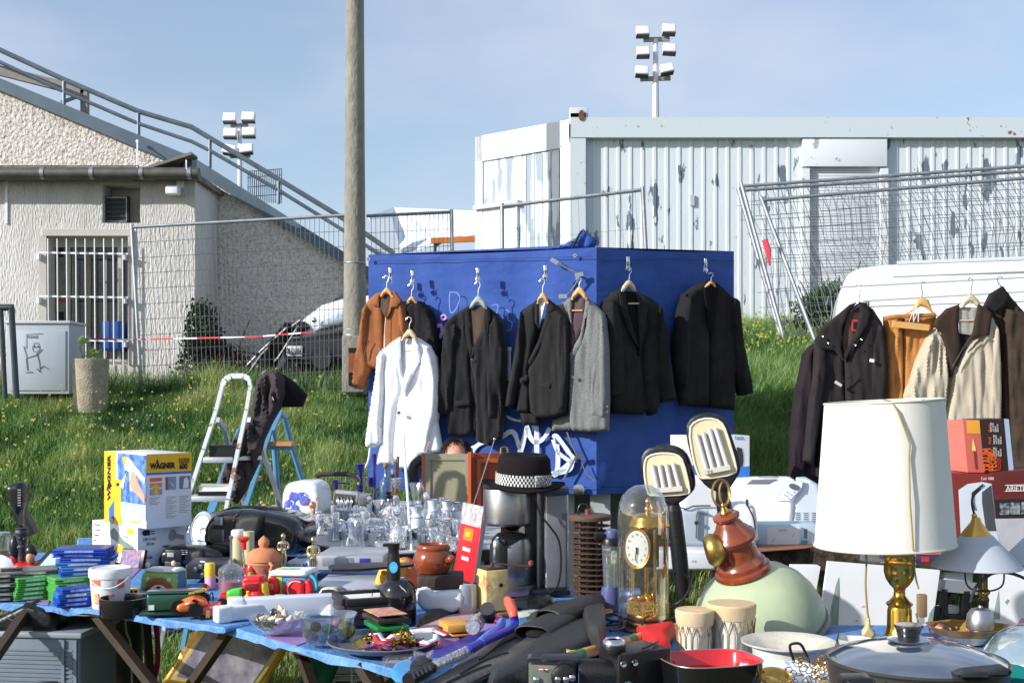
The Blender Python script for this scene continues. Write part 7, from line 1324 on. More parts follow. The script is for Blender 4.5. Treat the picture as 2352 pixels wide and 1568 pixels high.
T=TG('corked_bottle','large pale blue glass bottle with a cork','bottle',886,1195,15);lat(T,'bottle',887,[(14,1195),(16,1190),(16,1115),(13,1102),(6,1094),(5.5,1070),(6,1068)],pbl,32);lat(T,'cork',886,[(5,1072),(5.5,1063),(0,1062)],M('cork',(176,112,66),.8,var=.15,vs=60),16)
T=TG('small_bottle','small dark bottle with pale cork beside the large corked bottle','bottle',898,1185,6);T.e.location.y+=.08;lat(T,'bottle',898,[(6,1180),(6,1100),(3,1090)],MC['tube_dark_glass'],20);lat(T,'cork',898,[(3,1092),(5,1084),(4,1078),(0,1077)],M('pale_cork',(206,196,160),.8),16)
T=TG('crystal_goblet','large cut crystal goblet with amber stem before the blue bottle','goblet',910,1190,8);lat(T,'bowl',910,[(2,1126),(6,1118),(12,1106),(13.5,1098),(12,1099),(8,1112)],cry[0],28);lat(T,'amber_stem',909,[(0,1135),(5,1133),(5,1124),(2,1121)],M('amber_glass',(210,120,50),.1,trans=.6),18);lat(T,'foot',909,[(9,1190),(8,1160),(9,1145),(5,1136)],cry[0],24)
T=TG('amber_bottle','small black stoppered amber bottle in the middle of the crystal','bottle',894,1195,10);T.e.location.y-=.04;lat(T,'bottle',896,[(9,1180),(9,1160),(6,1148),(4,1142)],thin('amber_thin',(150,90,40),.5,.5),24);lat(T,'stopper',895,[(7,1142),(9,1138),(5,1134),(8,1128),(0,1126)],bw,20)
T=TG('glass_shovel','pointed crystal gravy dish standing on its end by the white pole','dish',900,1205,0);relief(T,'dish',zH((1190,980),(1200,880),(1330,790),(1455,820),(1450,960),(1380,990)),cry[0],th=.02,bulge=.01,step=6,edge=6)
T=TG('crystal_pitcher','tall clear crystal pitcher with angled mouth, left of the wooden panel','pitcher',953,1195,14);T.e.location.y+=.05;lat(T,'pitcher',953,[(10,1190),(12,1170),(8,1150),(10,1130),(16,1110),(14,1110),(8,1130)],cry[1],28);tb(T,'handle',[(965,1112,0),(972,1130,0),(966,1150,0)],.004,cry[1])
T=TG('crystal_stopper','tall crystal bottle with round faceted stopper left of the slim blue vase','bottle',848,1200,8);MB().ball(T.p(848,1146),(.015,.015,.017)).make('stopper',cry[0],T);lat(T,'bottle',848,[(10,1200),(11,1180),(6,1168),(4,1156)],cry[0],20)
T=TG('fruit_bowl','wide scalloped crystal fruit bowl in the middle of the glassware','bowl',803,1205,24);lat(T,'bowl',803,[(14,1205),(16,1200),(30,1182),(38,1168),(36,1168),(28,1182),(12,1198)],cry[2],48,wob=.04)
# oriental vases
pw=M('porcelain_white',(222,226,232),.15,coat=.5);pbw=M('porcelain_blue_print',(222,226,232),.15,coat=.5,col2=(60,78,150),vs=26,thr=(.56,.6),detail=2);pgw=M('porcelain_green_print',(222,226,230),.15,coat=.5,col2=(70,100,84),vs=34,thr=(.54,.58),detail=3)
def vase(label,cx,yb,k,mat,prof):
 T=TG('porcelain_vase',label,'vase',cx,yb,prof[1][0]*k,group='blue and white porcelain vases');y0=yb
 n=len(prof);lat(T,'body',cx,[(r*k,y0-h*k)for r,h in prof[:n-3]],mat,36,cap=False);lat(T,'neck',cx,[(r*k,y0-h*k)for r,h in prof[n-4:]],pw,36,cap=False)
 m=MB();
 for h,r in((prof[n-4][1]-2,prof[n-4][0]),(prof[-1][1]-2,prof[-1][0])):m.lathe([(r*k*T.s*1.005,(h*k-1)*T.s),(r*k*T.s*1.012,(h*k)*T.s),(r*k*T.s*1.005,(h*k+1)*T.s)],36,cap=False)
 m.make('blue_band',M('band_blue',(70,84,160),.2),T)
vp=[(9,0),(12,2),(15,14),(16,30),(15,44),(10,52),(8,58),(12,68)]
vase('squat wide mouthed blue and white vase by the white pole',957,1232,1.0,pbw,[(13,0),(16,2),(18,16),(18,34),(16,44),(10,54),(11,58),(18,70)])
vase('tall white vase with green plant picture, second from the white pole',994,1222,1.1,pgw,[(9,0),(11,2),(14,16),(14,34),(12,44),(9,50),(9,56),(12,68)])
vase('white vase with blue rim circles, third from the white pole',1025,1215,1.0,pbw,[(9,0),(11,2),(14,16),(14,34),(12,44),(8,50),(8,56),(12,66)])
vase('smaller white vase partly behind the red catalogue',1047,1212,.92,pbw,[(9,0),(11,2),(14,16),(14,34),(12,44),(8,50),(8,56),(12,64)])
# mixed background bits behind the glass table
T=Th('leaning_pole','thin white pole leaning before the glassware table','pole',948,1300,4.95);MB().tube([T.p(926,1000,.6),T.p(948,1300,0)],.006,8).make('rod',white,T)
T=Th('white_cable','thin white cable hanging below the white blazer','cable',845,1110,7.3);tb(T,'cable',[(850,1028,0),(845,1060,0),(832,1085,0),(824,1110,0)],.006,white)
T=Th('folded_umbrella','black folded umbrella leaning behind the crystal pitcher','umbrella',950,1150,6.6);tb(T,'canopy',[(x,y,0)for x,y in zH((1650,620),(1640,480),(1640,380),(1660,300),(1750,230))],[.03]*17,M('umbrella_black',(30,34,36),.5,var=.4,vs=40));
T=TG('wooden_stick','brown wooden spoon handle rising behind the large goblet','spoon',906,1190,0);T.e.location.y+=.1;T.zmin=None;tb(T,'stick',[(908,1100,0),(909,1070,0),(910,1050,0)],.008,M('stick_brown',(140,90,56),.6))
T=Th('aerial','thin telescopic aerial leaning from the red catalogue','aerial',1052,1290,4.6);T.zmin=None;MB().tube([T.p(1044,1270,0),T.p(1085,1165,.15),T.p(1135,1010,.4)],.0022,6).make('rod',chrome,T);MB().ball(T.p(1136,1008,.4),.006,8,6).make('tip',chrome,T)
T=TB('ceramic_shell','two carved wooden animals standing behind the large radio','carving',625,1225,0,z=.752);m=MB();w__=M('carved_wood_light',(196,146,96),.6,var=.15,vs=30);m.ball(T.p(607,1162),(.014,.012,.014));m.ball(T.p(601,1154),(.009,.009,.009));m.tube([T.p(607,1166),T.p(608,1178)],.012,8);m.make('bird',w__,T);MB().ball(T.p(630,1168),(.028,.02,.02)).make('turtle',w__,T)
# ================= right hand back table: kitchen machines
WZ=.762
def TW(name,label,cat,cx,yb,r=0,**k):return TB(name,label,cat,cx,yb,r,z=WZ,**k)
wm=plastic('appliance_white',(228,231,234),.3,var=.02);bgm=plastic('appliance_bluegrey',(186,196,210),.4,var=.03)
T=TW('bread_machine','white bread baking machine with oval display, right of the black tanning lamps','bread machine',1760,1210,0,rot=R(-8));T.zmin=None;zz=zK
relief(T,'body',zz((640,1080),(640,740),(700,650),(800,605),(1100,600),(1330,605),(1400,700),(1330,830),(1310,1085),(1310,1200),(650,1200)),wm,th=.26,bulge=.02,step=8,edge=8);relief(T,'side_panel',zz((1290,1090),(1310,830),(1400,610),(1500,605),(1600,660),(1640,760),(1640,1090)),bgm,th=.24,bulge=.015,off=.012,step=8,edge=8)
pl=relief(T,'control_panel',zz((1105,830),(1170,690),(1260,620),(1430,610),(1440,640),(1400,730),(1300,835)),M('panel_blue',(176,194,214),.35),th=.01,bulge=.004,off=-.022,step=6,edge=5,sm=1);ins=relief(T,'key_field',zz((1145,830),(1270,640),(1420,630),(1410,690),(1280,832)),white,th=.006,bulge=.002,off=-.03,step=6,edge=4,parent=pl)
q=zz((1330,680))[0];MB().lathe([(0,0),(.026,0),(.028,.003),(0,.003)],24,T.p(q[0],q[1],-.034),mat=MR(R(20),4,'Y')@RX@Matrix.Diagonal((1,.55,1,1))).make('display',M('display_grey',(90,94,100),.2),pl)
m=MB()
for a,b in((1250,735),(1275,752),(1328,738),(1225,765),(1250,780),(1300,768),(1270,805)):q=zz((a,b))[0];m.ball(T.p(q[0],q[1],-.034),(.005,.002,.003),8,6)
m.make('keys',M('key_grey',(130,140,150),.4),pl);m=MB()
for i in range(3):
 for j in range(5):q=zz((1370+88*i,965+22*j))[0];m.box(T.p(q[0],q[1],-.006),(.024,.004,.0025))
m.make('air_vents',M('vent_dark',(90,96,104),.5),T,0);relief(T,'lid_window',zz((805,655),(870,605),(1140,600),(1060,655)),M('window_dark_grey',(110,114,120),.15),th=.02,bulge=.003,off=-.02,step=6,edge=4)
T=TW('deep_fryer','white rounded deep fryer with a cable over its front, left of the bread machine','fryer',1700,1260,0,rot=R(-4));T.zmin=None;relief(T,'body',zz((640,1310),(640,900),(700,870),(850,868),(905,900),(930,1060),(948,1320)),wm,th=.16,bulge=.03,step=7,edge=12,sm=1);tb(T,'cable',[(x,y,-.045)for x,y in zz((808,830),(825,890),(880,1000),(905,1120),(890,1220),(890,1310))],.0032,black);bx(T,'latch',*zz((795,810))[0],*zz((818,880))[0],-.05,-.02,dark,.002)
T=TW('kitchen_machine','large white kitchen machine with hinged grey latch behind the tanning lamps','kitchen machine',1610,1262,0,rot=R(4));T.zmin=None;relief(T,'body',zz((60,1340),(70,900),(100,600),(260,560),(500,600),(520,860),(640,900),(640,1340)),wm,th=.18,bulge=.03,step=8,edge=10);relief(T,'recess',zz((90,930),(400,920),(390,1330),(100,1330)),bgm,th=.02,bulge=.004,off=-.03,step=7,edge=5)
tb(T,'latch_bar',[(x,y,-.045)for x,y in zz((355,960),(290,945),(265,970),(262,1060),(255,1240))],.006,M('latch_grey',(130,136,146),.4));q=zz((265,1070))[0];MB().box(T.p(q[0],q[1],-.05),(.016,.012,.014),bev=.002).make('latch_knob',dark,T);tb(T,'cord',[(x,y,-.04)for x,y in zz((90,905),(160,920),(240,890),(420,885))],.003,dark)
T=TW('white_case','white appliance base with small engraving under the tanning lamp','appliance',1590,1290,0);T.zmin=None;bx(T,'base',1500,1262,1640,1306,-.05,.1,wm,.01);txt('C E',.012,gryp,T,T.p(1590,1290,-.052));T.e.location.y+=.02
T=TW('carton','white and pale blue carton marked in pencil, before the bread machine','box',1800,1252,0,rot=R(2));bx(T,'carton',1742,1204,1876,1250,0,.16,M('carton_paleblue',(190,214,226),.6,var=.04),.003);bx(T,'label',1762,1210,1836,1250,-.0015,-.0002,paper,0);txt('CCOOL',.011,gryp,T,T.p(1788,1217,-.0025));m=MB();m.bar(T.p(1772,1246,-.0022),T.p(1780,1234,-.0022),.0012);m.bar(T.p(1820,1232,-.0022),T.p(1826,1222,-.0022),.0012);m.make('pencil_lines',gryp,T,0);bx(T,'barcode_label',1847,1214,1854,1236,-.0015,-.0002,M('barcode_grey',(120,120,130),.6,var=.5,vs=90,stretch=(6,1,.2)),0);bx(T,'teal_mark',1840,1240,1855,1250,-.0015,-.0002,M('teal_print',(80,160,180),.5),0)
flat('oval_tray','brown edged tray under the pale blue carton','tray',[(1700,1262),(1760,1246),(1860,1246),(1880,1252),(1850,1258),(1740,1266)],WZ+.004,M('tray_brown',(150,96,66),.5),th=.003,bulge=.002,partname='tray')
T=Th('monitor_carton','white blue carton with grey picture, behind the tall tanning lamp','box',1640,1100,6.4,R(10));T.zmin=None;bx(T,'carton',1566,1000,1722,1186,0,.2,bxw,.003);relief(T,'blue_corner',[(1566,1092),(1600,1060),(1640,1080),(1722,1070),(1722,1094),(1640,1100)],M('carton_blue',(50,110,190),.5),th=.001,bulge=.0005,off=-.002,step=8,edge=3);relief(T,'black_picture',zz((705,250),(760,260),(775,330),(780,400),(770,460),(710,470)),dark,th=.002,bulge=.001,off=-.003,step=6,edge=3);txt('belx',.03,blu,T,T.p(1688,1005,-.004));e=T.e
MB().box((T.p(1640,1186).x,.1,T.p(0,1186).z-.16),(.3,.18,.3)).make('lower_carton',bxw,T,0)
# boxes at the right
T=TW('candle_carton','dark brown and orange carton reading TRAUM FEUER lying upright on the maroon cartons','box',2260,1090,0,rot=R(8));COL.objects.unlink(T.e);T=Th('candle_carton',T.e['label'],'box',2260,1088,5.36,R(8))
def quadbox(T,name,pts,mat,dp):return relief(T,name,pts,mat,th=dp,bulge=.001,step=14,edge=3)
quadbox(T,'spine',zJ((812,200),(975,195),(1022,708),(860,705)),M('carton_orange_pink',(216,110,96),.5),.15);quadbox(T,'front',zJ((975,190),(1215,180),(1262,690),(1022,710)),M('carton_dark',(54,36,34),.5),.15);quadbox(T,'edge',zJ((1215,180),(1262,185),(1310,690),(1262,692)),M('carton_pale',(176,196,220),.5),.14)
relief(T,'yellow_print',zJ((850,200),(975,197),(985,330),(860,325)),M('flame_yellow',(246,176,60),.5),th=.001,off=-.002,bulge=.0005,step=10,edge=3);relief(T,'candle_flame',zJ((905,495),(908,430),(912,378),(935,460),(942,498)),M('flame_pale',(250,226,130),.5),th=.001,off=-.003,bulge=.0005,step=6,edge=2);relief(T,'candle',zJ((918,500),(940,500),(955,670),(935,672)),M('candle_red',(140,50,50),.5),th=.001,off=-.003,bulge=.0005,step=6,edge=2)
ry=(R(90),R(-93),0);ot_=M('title_orange',(240,110,40),.5)
txt('TRAUM',.055,ot_,T,T.p(*zJ((1060,695))[0],-.004),rot=ry,sx=.55,bold=.001);txt('FEUER',.055,ot_,T,T.p(*zJ((1110,695))[0],-.004),rot=ry,sx=.55,bold=.001);txt('Rezept',.035,M('script_red',(200,60,40),.5),T,T.p(*zJ((1165,690))[0],-.004),rot=ry,sx=.6)
for yy in(550,430,310):
 txt('Hund',.02,ot_,T,T.p(*zJ((1098 if yy==550 else 1078,yy))[0],-.004),rot=ry,sx=.7)
 for k in range(4):txt(('lemon tea','und milch','sieben','feine art')[k],.0135,paper,T,T.p(*zJ((1118+22*k-(30 if yy==310 else 0),yy))[0],-.004),rot=ry,sx=.75)
T=TW('coffee_machine_carton','maroon carton with a coffee machine picture and Cod. number, beside the conical lamp','box',2240,1262,0,rot=R(4));T.zmin=None;mar=M('carton_maroon',(132,48,44),.5,var=.1,vs=6)
quadbox(T,'carton',zJ((640,712),(1095,722),(1160,1290),(1180,1480),(700,1480)),mar,.22);relief(T,'machine_picture',zJ((770,880),(860,820),(1000,800),(1095,820),(1150,1280),(1170,1440),(800,1440)),M('print_white_grey',(214,222,232),.4),th=.001,off=-.002,bulge=.0005,step=14,edge=3);relief(T,'machine_shadow',zJ((1000,900),(1090,830),(1145,1280),(1040,1280),(1000,1000)),M('print_shadow',(74,78,84),.5),th=.001,off=-.0035,bulge=.0005,step=12,edge=3)
m=MB();m.tube([T.p(x,y,-.005)for x,y in zJ((1010,825),(905,910),(905,1000),(925,1070))],.004,5);m.make('print_line',ink,T);txt('Cod. 1880',.018,paper,T,T.p(*zJ((990,768))[0],-.003),sx=.75)
T=TW('maroon_carton','dark maroon carton with small photo strip, at the right edge','box',2330,1262,0,rot=R(-2));T.zmin=None;quadbox(T,'carton',zJ((1095,712),(1411,685),(1750,675),(1750,1480),(1180,1480),(1160,1290)),M('carton_deep_maroon',(96,36,34),.5,var=.15,vs=5),.22);relief(T,'grey_field',zJ((1125,1160),(1750,1150),(1750,1480),(1175,1480)),M('print_palegrey',(176,176,184),.5,var=.1,vs=12),th=.001,off=-.002,bulge=.0005,step=14,edge=3)
relief(T,'black_band',zJ((1130,975),(1750,950),(1750,1150),(1145,1160)),ink,th=.001,off=-.002,bulge=.0005,step=14,edge=3)
for k in range(4):q=zJ((1170+105*k,1005-4*k))[0];q2=zJ((1265+105*k,1120-4*k))[0];bx(T,'photo',q[0],q[1],q2[0],q2[1],-.005,-.0035,M('tiny_photo',(150,160,166),.4,col2=(60,60,70),vs=60,thr=(.4,.6)),.0)
txt('ARIETE',.032,paper,T,T.p(*zJ((1235,865))[0],-.003),sx=.85);m=MB();m.bar(T.p(*zJ((1228,832))[0],-.003),T.p(*zJ((1500,826))[0],-.003),.003);m.bar(T.p(*zJ((1228,890))[0],-.003),T.p(*zJ((1500,884))[0],-.003),.003);m.make('title_rule',paper,T,0)
b=TW('game_carton','flat orange carton lying on dark purple ones under the lampshade','box',2180,1290,0);b.zmin=None;bx(b,'carton',2060,1254,2260,1272,-.02,.12,M('flat_orange',(226,112,80),.5),.002);txt('Super Quiz',.016,paper,b,b.p(2075,1263,-.0215));MB().lathe([(0,0),(.012,0),(.012,.001),(0,.001)],20,b.p(2142,1263,-.0215),mat=RX).make('print_ring',paper,b)
b=TW('game_carton','flat dark violet carton beneath the orange one','box',2140,1290,0);b.zmin=None;bx(b,'carton',2040,1273,2200,1290,-.03,.12,M('flat_violet',(60,52,90),.5),.002);bx(b,'print',2110,1276,2128,1287,-.0315,-.03,pr_r,0);MB().tube([b.p(2190+9*math.cos(a),1291+6*math.sin(a),-.06)for a in[k*PI/8 for k in range(9,17)]],.006,8).make('white_ring',white,b)
T=TW('glass_dish','clear square glass dish at the front of the trestle table','dish',2000,1262,0);T.zmin=None;relief(T,'dish',[(1975,1263),(1976,1288),(1990,1292),(2040,1293),(2044,1266)],cry[1],th=.06,bulge=.004,step=6,edge=5,off=-.1)
# ================= canvases behind the near table
cv=M('canvas_white',(232,233,236),.6,var=.02);gmk=M('paint_grey_marks',(146,160,156),.7,var=.3,vs=40,stretch=(1,1,.2))
def canvas(label,pts,d,marks,rot=0,red=[]):
 cx=sum(p[0]for p in pts)/4;T=Th('canvas',label,'canvas',cx,1400,d,rot,group='white painted canvases leaning behind the near table');
 o=relief(T,'canvas_face',pts,cv,th=.02,bulge=.001,step=18,edge=3)
 for i,mk in enumerate(marks):relief(T,'grey_brushmark',mk,gmk,th=.001,bulge=.0004,off=-.0025,step=6,edge=2)
 for mk in red:relief(T,'pink_mark',mk,M('pink_paint',(206,150,190),.6),th=.001,bulge=.0004,off=-.0025,step=5,edge=2)
 return T
canvas('white canvas with grey spiky brush marks between the green lamp and the brass lamp',zL((295,95),(1470,190),(1390,760),(1350,1050),(210,1050),(230,560)),4.75,[zL((300,800),(330,560),(380,330),(408,260),(415,450),(400,800)),zL((1240,740),(1260,650),(1305,490),(1300,750)),zL((1330,760),(1360,640),(1410,560),(1385,760))],red=[zL((640,575),(670,555),(690,572)),zL((575,720),(600,706),(618,722)),zL((490,765),(560,770),(600,768),(560,774))])
canvas('narrow white canvas edge seen right of the green lamp dome',zL((-100,130),(185,132),(215,150),(150,520),(120,700),(-160,700)),4.9,[])
canvas('white canvas with pink corner at the right edge behind the conical lamp',zL((1960,165),(2700,210),(2700,900),(1900,900)),4.7,[zL((2030,700),(2050,560),(2085,400),(2100,700)),zL((2150,520),(2180,490),(2200,500),(2170,545))],red=[zL((2240,800),(2330,690),(2420,690),(2420,800))])
T=Th('folding_chair','black folding chair frame with pale seat between the canvases','chair',2190,1440,5.4,R(8));zz=zL;m=MB();P=lambda x,y,o=0:T.p(*zz((x,y))[0],o)
m.bar(P(1450,340),P(1850,380),.03,.05);m.make('grey_rail',M('rail_grey',(150,154,160),.5),T,0);m=MB();m.bar(P(1500,380),P(1510,760),.03);m.bar(P(1630,400),P(1440,660),.02);m.bar(P(1735,400),P(1735,760),.03);m.bar(P(1420,690),P(1800,700),.03);m.bar(P(1420,560),P(1410,760),.03);m.make('leg_frame',black,T,0)
bx(T,'white_crate',*zz((1535,205))[0],*zz((1845,335))[0],.02,.2,plastic('crate_white',(206,210,214),.4),.008);bx(T,'seat_panel',*zz((1440,570))[0],*zz((1700,660))[0],.02,.06,white,.004)
# ================= brass table lamp with big shade
T=TB('table_lamp','brass table lamp with large tapered white shade and cord hanging over it','table lamp',2066,1466,38);s=T.s
sh_=M('lampshade_white',(226,223,212),.85,bump=.1,bs=260,var=.05,vs=5,sub=0)
tl=M('shade_trim',(206,200,180),.6);
lat(T,'base',2066,[(0,1466),(34,1466),(36,1460),(32,1452),(28,1440),(27,1400),(25,1392),(29,1388),(30,1384),(24,1380),(14,1368),(12,1356),(14,1350),(22,1342),(31,1328),(35,1312),(35,1296),(37,1293),(35,1290),(36,1278),(37,1275),(34,1270),(31,1262),(16,1252),(13,1240),(0,1240)],M('polished_brass',(206,160,70),.2,1,var=.1,vs=10),48)
c0=T.p(2030,1250);zb_=T.p(0,1250).z;zt2=T.p(0,922).z;r0,r1=157*s,133*s;ax=2028
def sc_ring(r,z,n=64,dx=0,dy=0,tl_=0):return[Vector(((ax+dx-2066)*s+r*math.cos(2*PI*k/n),dy+r*math.sin(2*PI*k/n),z+tl_*math.cos(2*PI*k/n)*r))for k in range(n)]
TLT=.05
m=MB();R_=[]
for f in(0,.25,.5,.75,1):R_.append(sc_ring(r0*(1-f)+r1*f,zb_*(1-f)+zt2*f,dx=4+(-2)*f,tl_=TLT if f>.5 else.03))
for f in(1,.5,0):R_.append(sc_ring(r0*(1-f)+r1*f-.003,zb_*(1-f)+zt2*f,dx=4+(-2)*f,tl_=TLT if f>.4 else.03))
m.loft(R_,closed_ends=False);m.make('lampshade',sh_,T,70)
m=MB();m.tube(sc_ring(r1,zt2,dx=2,tl_=TLT),.0035,6,closed=True);m.tube(sc_ring(r0,zb_,dx=4,tl_=.03),.0035,6,closed=True);m.make('shade_edging',tl,T)
m=MB();
for a in(0,2*PI/3,4*PI/3):m.tube([Vector(((ax+2-2066)*s,0,zt2-.03)),Vector(((ax+2-2066)*s+r1*math.cos(a+.5),r1*math.sin(a+.5),zt2+TLT*math.cos(a+.5)*r1))],.0016,5)
m.make('shade_spider',chrome,T);lat(T,'bulb_holder',2066,[(12,1242),(12,1190),(0,1188)],brass,20);MB().ball(T.p(2060,1160),.03).make('bulb',M('bulb_white',(226,226,220),.3),T)
yr=-(r1+.004);yb_=-(r0+.003)
m=[T.p(2030,918,-.05),T.p(2048,922,-r1*.9-.01),T.p(2062,944,-r1-.008),T.p(2080,990,-r1-.012),T.p(2090,1020,-r1-.014),T.p(2088,1050,-r1-.016),T.p(2090,1150,-r0*.97-.006),T.p(2098,1262,-r0-.004),T.p(2098,1290,-.06),T.p(2104,1330,-.055),T.p(2110,1352,-.055)]
MB().tube(m,.0024,8).make('cord',M('cord_gold',(150,128,72),.4),T);bx(T,'switch',2092,1356,2113,1408,-.065,-.045,M('switch_brown',(134,108,74),.4),.004);tb(T,'cord_tail',[(2104,1408,-.055),(2108,1428,-.05),(2098,1432,-.03)],.003,MC['cord_gold'])
tb(T,'plug_cord',[(1988,1262,-.06),(1990,1290,-.06),(1988,1340,-.06),(1992,1400,-.06),(1995,1418,-.06)],.003,MC['cord_gold']);relief(T,'plug',[(1988,1440),(1981,1450),(1981,1460),(1990,1464),(2005,1464),(2012,1458),(2010,1450),(2000,1438),(1998,1418),(1992,1418)],M('plug_beige',(196,176,124),.4),th=.012,bulge=.006,off=-.06,step=4,edge=3)
for x in(1991,2005):MB().tube([T.p(x,1463,-.058),T.p(x+2,1476,-.058)],.0018,6).make('plug_pin',chrome,T)
# conical glass lamp
fg=M('frosted_glass',(196,204,214),.5,trans=.25,ior=1.2,var=.03)
def cone_lamp(label,cx,dz,px_post,first=True):
 T=TB('conical_lamp',label,'lamp',cx,1462,18);s=T.s
 lat(T,'shade',cx-8,[(101,1301),(98,1296),(34,1228),(30,1226),(96,1298),(99,1302)],fg,56,cap=False);lat(T,'brass_cap',cx-10,[(34,1230),(33,1226),(12,1198),(9,1188),(0,1186)],brass,36);MB().ball(T.p(cx-14,1184),.008).make('cap_knob',brass,T);tb(T,'hook_cord',[(cx-14,1180,0),(cx-19,1160,0),(cx-17,1140,0),(cx,1122,0)],.0035,dark)
 lat(T,'stem',cx+8,[(9,1470),(10,1400),(11,1380),(12,1376),(11,1372),(9,1368),(8,1310)],M('stem_dark_brass',(96,84,50),.25,.9,var=.3,vs=8),24);lat(T,'ring',cx+8,[(10,1366),(14,1360),(14,1356),(10,1352)],brass,24)
 tb(T,'cord_loop',[(cx-36,1302,-.02),(cx-32,1340,-.02),(cx-10,1356,-.02),(cx+30,1355,-.02),(cx+52,1340,-.02),(cx+54,1300,-.02)],.0026,dark);return T
T=cone_lamp('conical frosted glass lamp with brass cap, right of the big white shade',2252,0,0)
lat(T,'bell_cover',2230,[(0,1432),(30,1432),(31,1420),(28,1400),(20,1388),(5,1384),(4,1380)],M('bell_steel',(170,172,176),.35,.9,var=.1,vs=40),32,off=-.07);tb(T,'bell_cord',[(2230,1382,-.07),(2240,1350,-.08),(2265,1325,-.08),(2290,1314,-.08),(2330,1318,-.08),(2380,1340,-.08)],.0045,dark)
T=cone_lamp('second frosted glass lamp cut off by the right edge of the table',2400,0,0);T.e.location.x+=.06;T.e.location.y+=.1
# amber glass bowl
am=M('amber_bowl',(190,130,50),.12,trans=.5,col2=(216,180,90),vs=12,thr=(.4,.6));T=TB('amber_bowl','scalloped amber glass bowl with trinkets under the conical lamp','bowl',2225,1482,60);lat(T,'bowl',2225,[(30,1480),(50,1470),(80,1448),(98,1436),(95,1436),(76,1450),(48,1474),(0,1478)],am,56,wob=.05,sy=.75)
T=TB('trinket_pile','small pile of coloured trinkets and a pink slip in the amber bowl','trinkets',2190,1462,0);m=MB();rg=random.Random(4)
for _ in range(26):m.ball(T.p(rg.uniform(2140,2250),rg.uniform(1440,1450),rg.uniform(-.03,.06)),(rg.uniform(.005,.014),)*3,8,6)
m.make('trinkets',M('trinket_mix',(176,80,60),.3,col2=(210,200,180),vs=70,thr=(.45,.55)),T);tag(T.e,kind='stuff');MB().box(T.p(2275,1442,-.02),(.03,.03,.002),rz=.5).make('pink_slip',M('pink_paper',(226,150,200),.6),T,0)
# ================= green pendant lamp with wooden cap
pg=M('pale_green_enamel',(172,184,150),.42,var=.1,vs=7,bump=.05,bs=50,coat=.2);rwd=M('turned_red_wood',(124,56,30),.25,coat=.6,var=.22,vs=9,stretch=(1,1,4))
T=TB('pendant_lamp','large pale green dome lamp with turned wooden cap and brass bell, lying on the table','lamp',1742,1452,110);T.zmin=None;s=T.s
ax_=MR(R(-19),4,'Y')@MR(R(12),4,'X');C0=T.p(1752,1455,.02)
def AX(pr):return[(r*s,h*s)for r,h in pr]
MB().lathe(AX([(134,6),(150,12),(152,24),(150,50),(141,82),(124,112),(98,138),(66,156),(34,166),(8,168)]),64,C0,mat=ax_).make('dome',pg,T,60)
MB().lathe(AX([(128,-8),(154,-4),(158,4),(156,14),(148,16)]),64,C0,mat=ax_).make('rim',M('rim_grey_metal',(122,124,120),.45,.3),T)
MB().lathe(AX([(28,160),(60,158),(66,162),(64,170),(58,174),(56,184),(50,190),(46,200),(44,228),(48,236),(52,240),(54,248),(50,256),(44,260),(42,264),(34,272),(28,284),(24,290),(30,296),(31,302),(26,306),(0,308)]),48,C0,mat=ax_).make('wooden_cap',rwd,T,30)
MB().lathe(AX([(12,306),(13,312),(8,318),(5,326),(0,332)]),24,C0,mat=ax_).make('finial',MC['brass'],T)
tip=C0+ax_@Vector((0,0,330*s));m=MB()
for dx,r1_,r2_,a0 in((-6,20,30,-.5),(8,11,26,.3)):
 m.tube([tip+Vector((dx*s+r1_*s*math.cos(a),.004*dx+.3*r1_*s*math.sin(a),(r2_*.9)*s+r2_*s*math.sin(a)))for a in[k*PI/12 for k in range(24)]],.0034,7,closed=True)
m.make('hanging_ring',M('old_brass',(150,120,66),.35,.9,var=.2,vs=30),T)
bc_=T.p(1640,1262,-.07);MB().lathe([(28*s,18*s),(36*s,10*s),(38*s,0),(34*s,-12*s),(20*s,-26*s),(5*s,-32*s),(0,-33*s)],36,bc_,mat=MR(R(76),4,'Y')@MR(PI,4,'X')@MR(R(0),4,'Z')).make('brass_bell',M('satin_brass',(176,150,80),.36,.95,var=.1),T)
# bongos
dh=M('drum_skin',(206,180,140),.6,var=.12,vs=14,bump=.2,bs=40);db=M('drum_body_pale',(216,206,184),.7,var=.1,vs=10,bump=.2,bs=60)
T=TB('bongo_drums','pair of pale skin bongo drums laced with cord, before the green lamp','drums',1645,1496,45);T.zmin=None
for cx,yt0,yb0,rt_,rb_,of in((1596,1398,1494,44,37,0),(1684,1388,1500,56,46,.03)):
 lat(T,'drum',cx,[(0,yb0),(rb_,yb0),(rb_+1,yb0-20),(rt_-4,yt0+30),(rt_,yt0+2)],db,36,off=of,base=yb0);lat(T,'skin',cx,[(rt_-2,yt0+34),(rt_+1,yt0+18),(rt_+1.5,yt0+3),(rt_-1,yt0),(0,yt0-1)],dh,36,off=of,base=yb0)
 s=T.s;m=MB();n=18
 for k in range(n):
  a=2*PI*k/n;b_=2*PI*(k+.5)/n;ra,rb=(rt_)*s,(rb_+3)*s;z1=(T.py-yt0-34)*s;z0_=(T.py-yb0+12)*s;zm=(z1+z0_)/2
  c=Vector(((cx-T.px)*s,of,0));A=c+Vector((ra*math.cos(a),ra*math.sin(a),z1));Bm=c+Vector(((ra+rb)/2*math.cos(b_),(ra+rb)/2*math.sin(b_),zm));A2=c+Vector((ra*math.cos(a+2*PI/n),ra*math.sin(a+2*PI/n),z1));D=c+Vector((rb*math.cos(b_),rb*math.sin(b_),z0_));m.tube([A,Bm,A2],.0016,4);m.tube([Bm,D],.0016,4)
 m.make('lacing',M('lacing_brown',(150,112,70),.7),T)
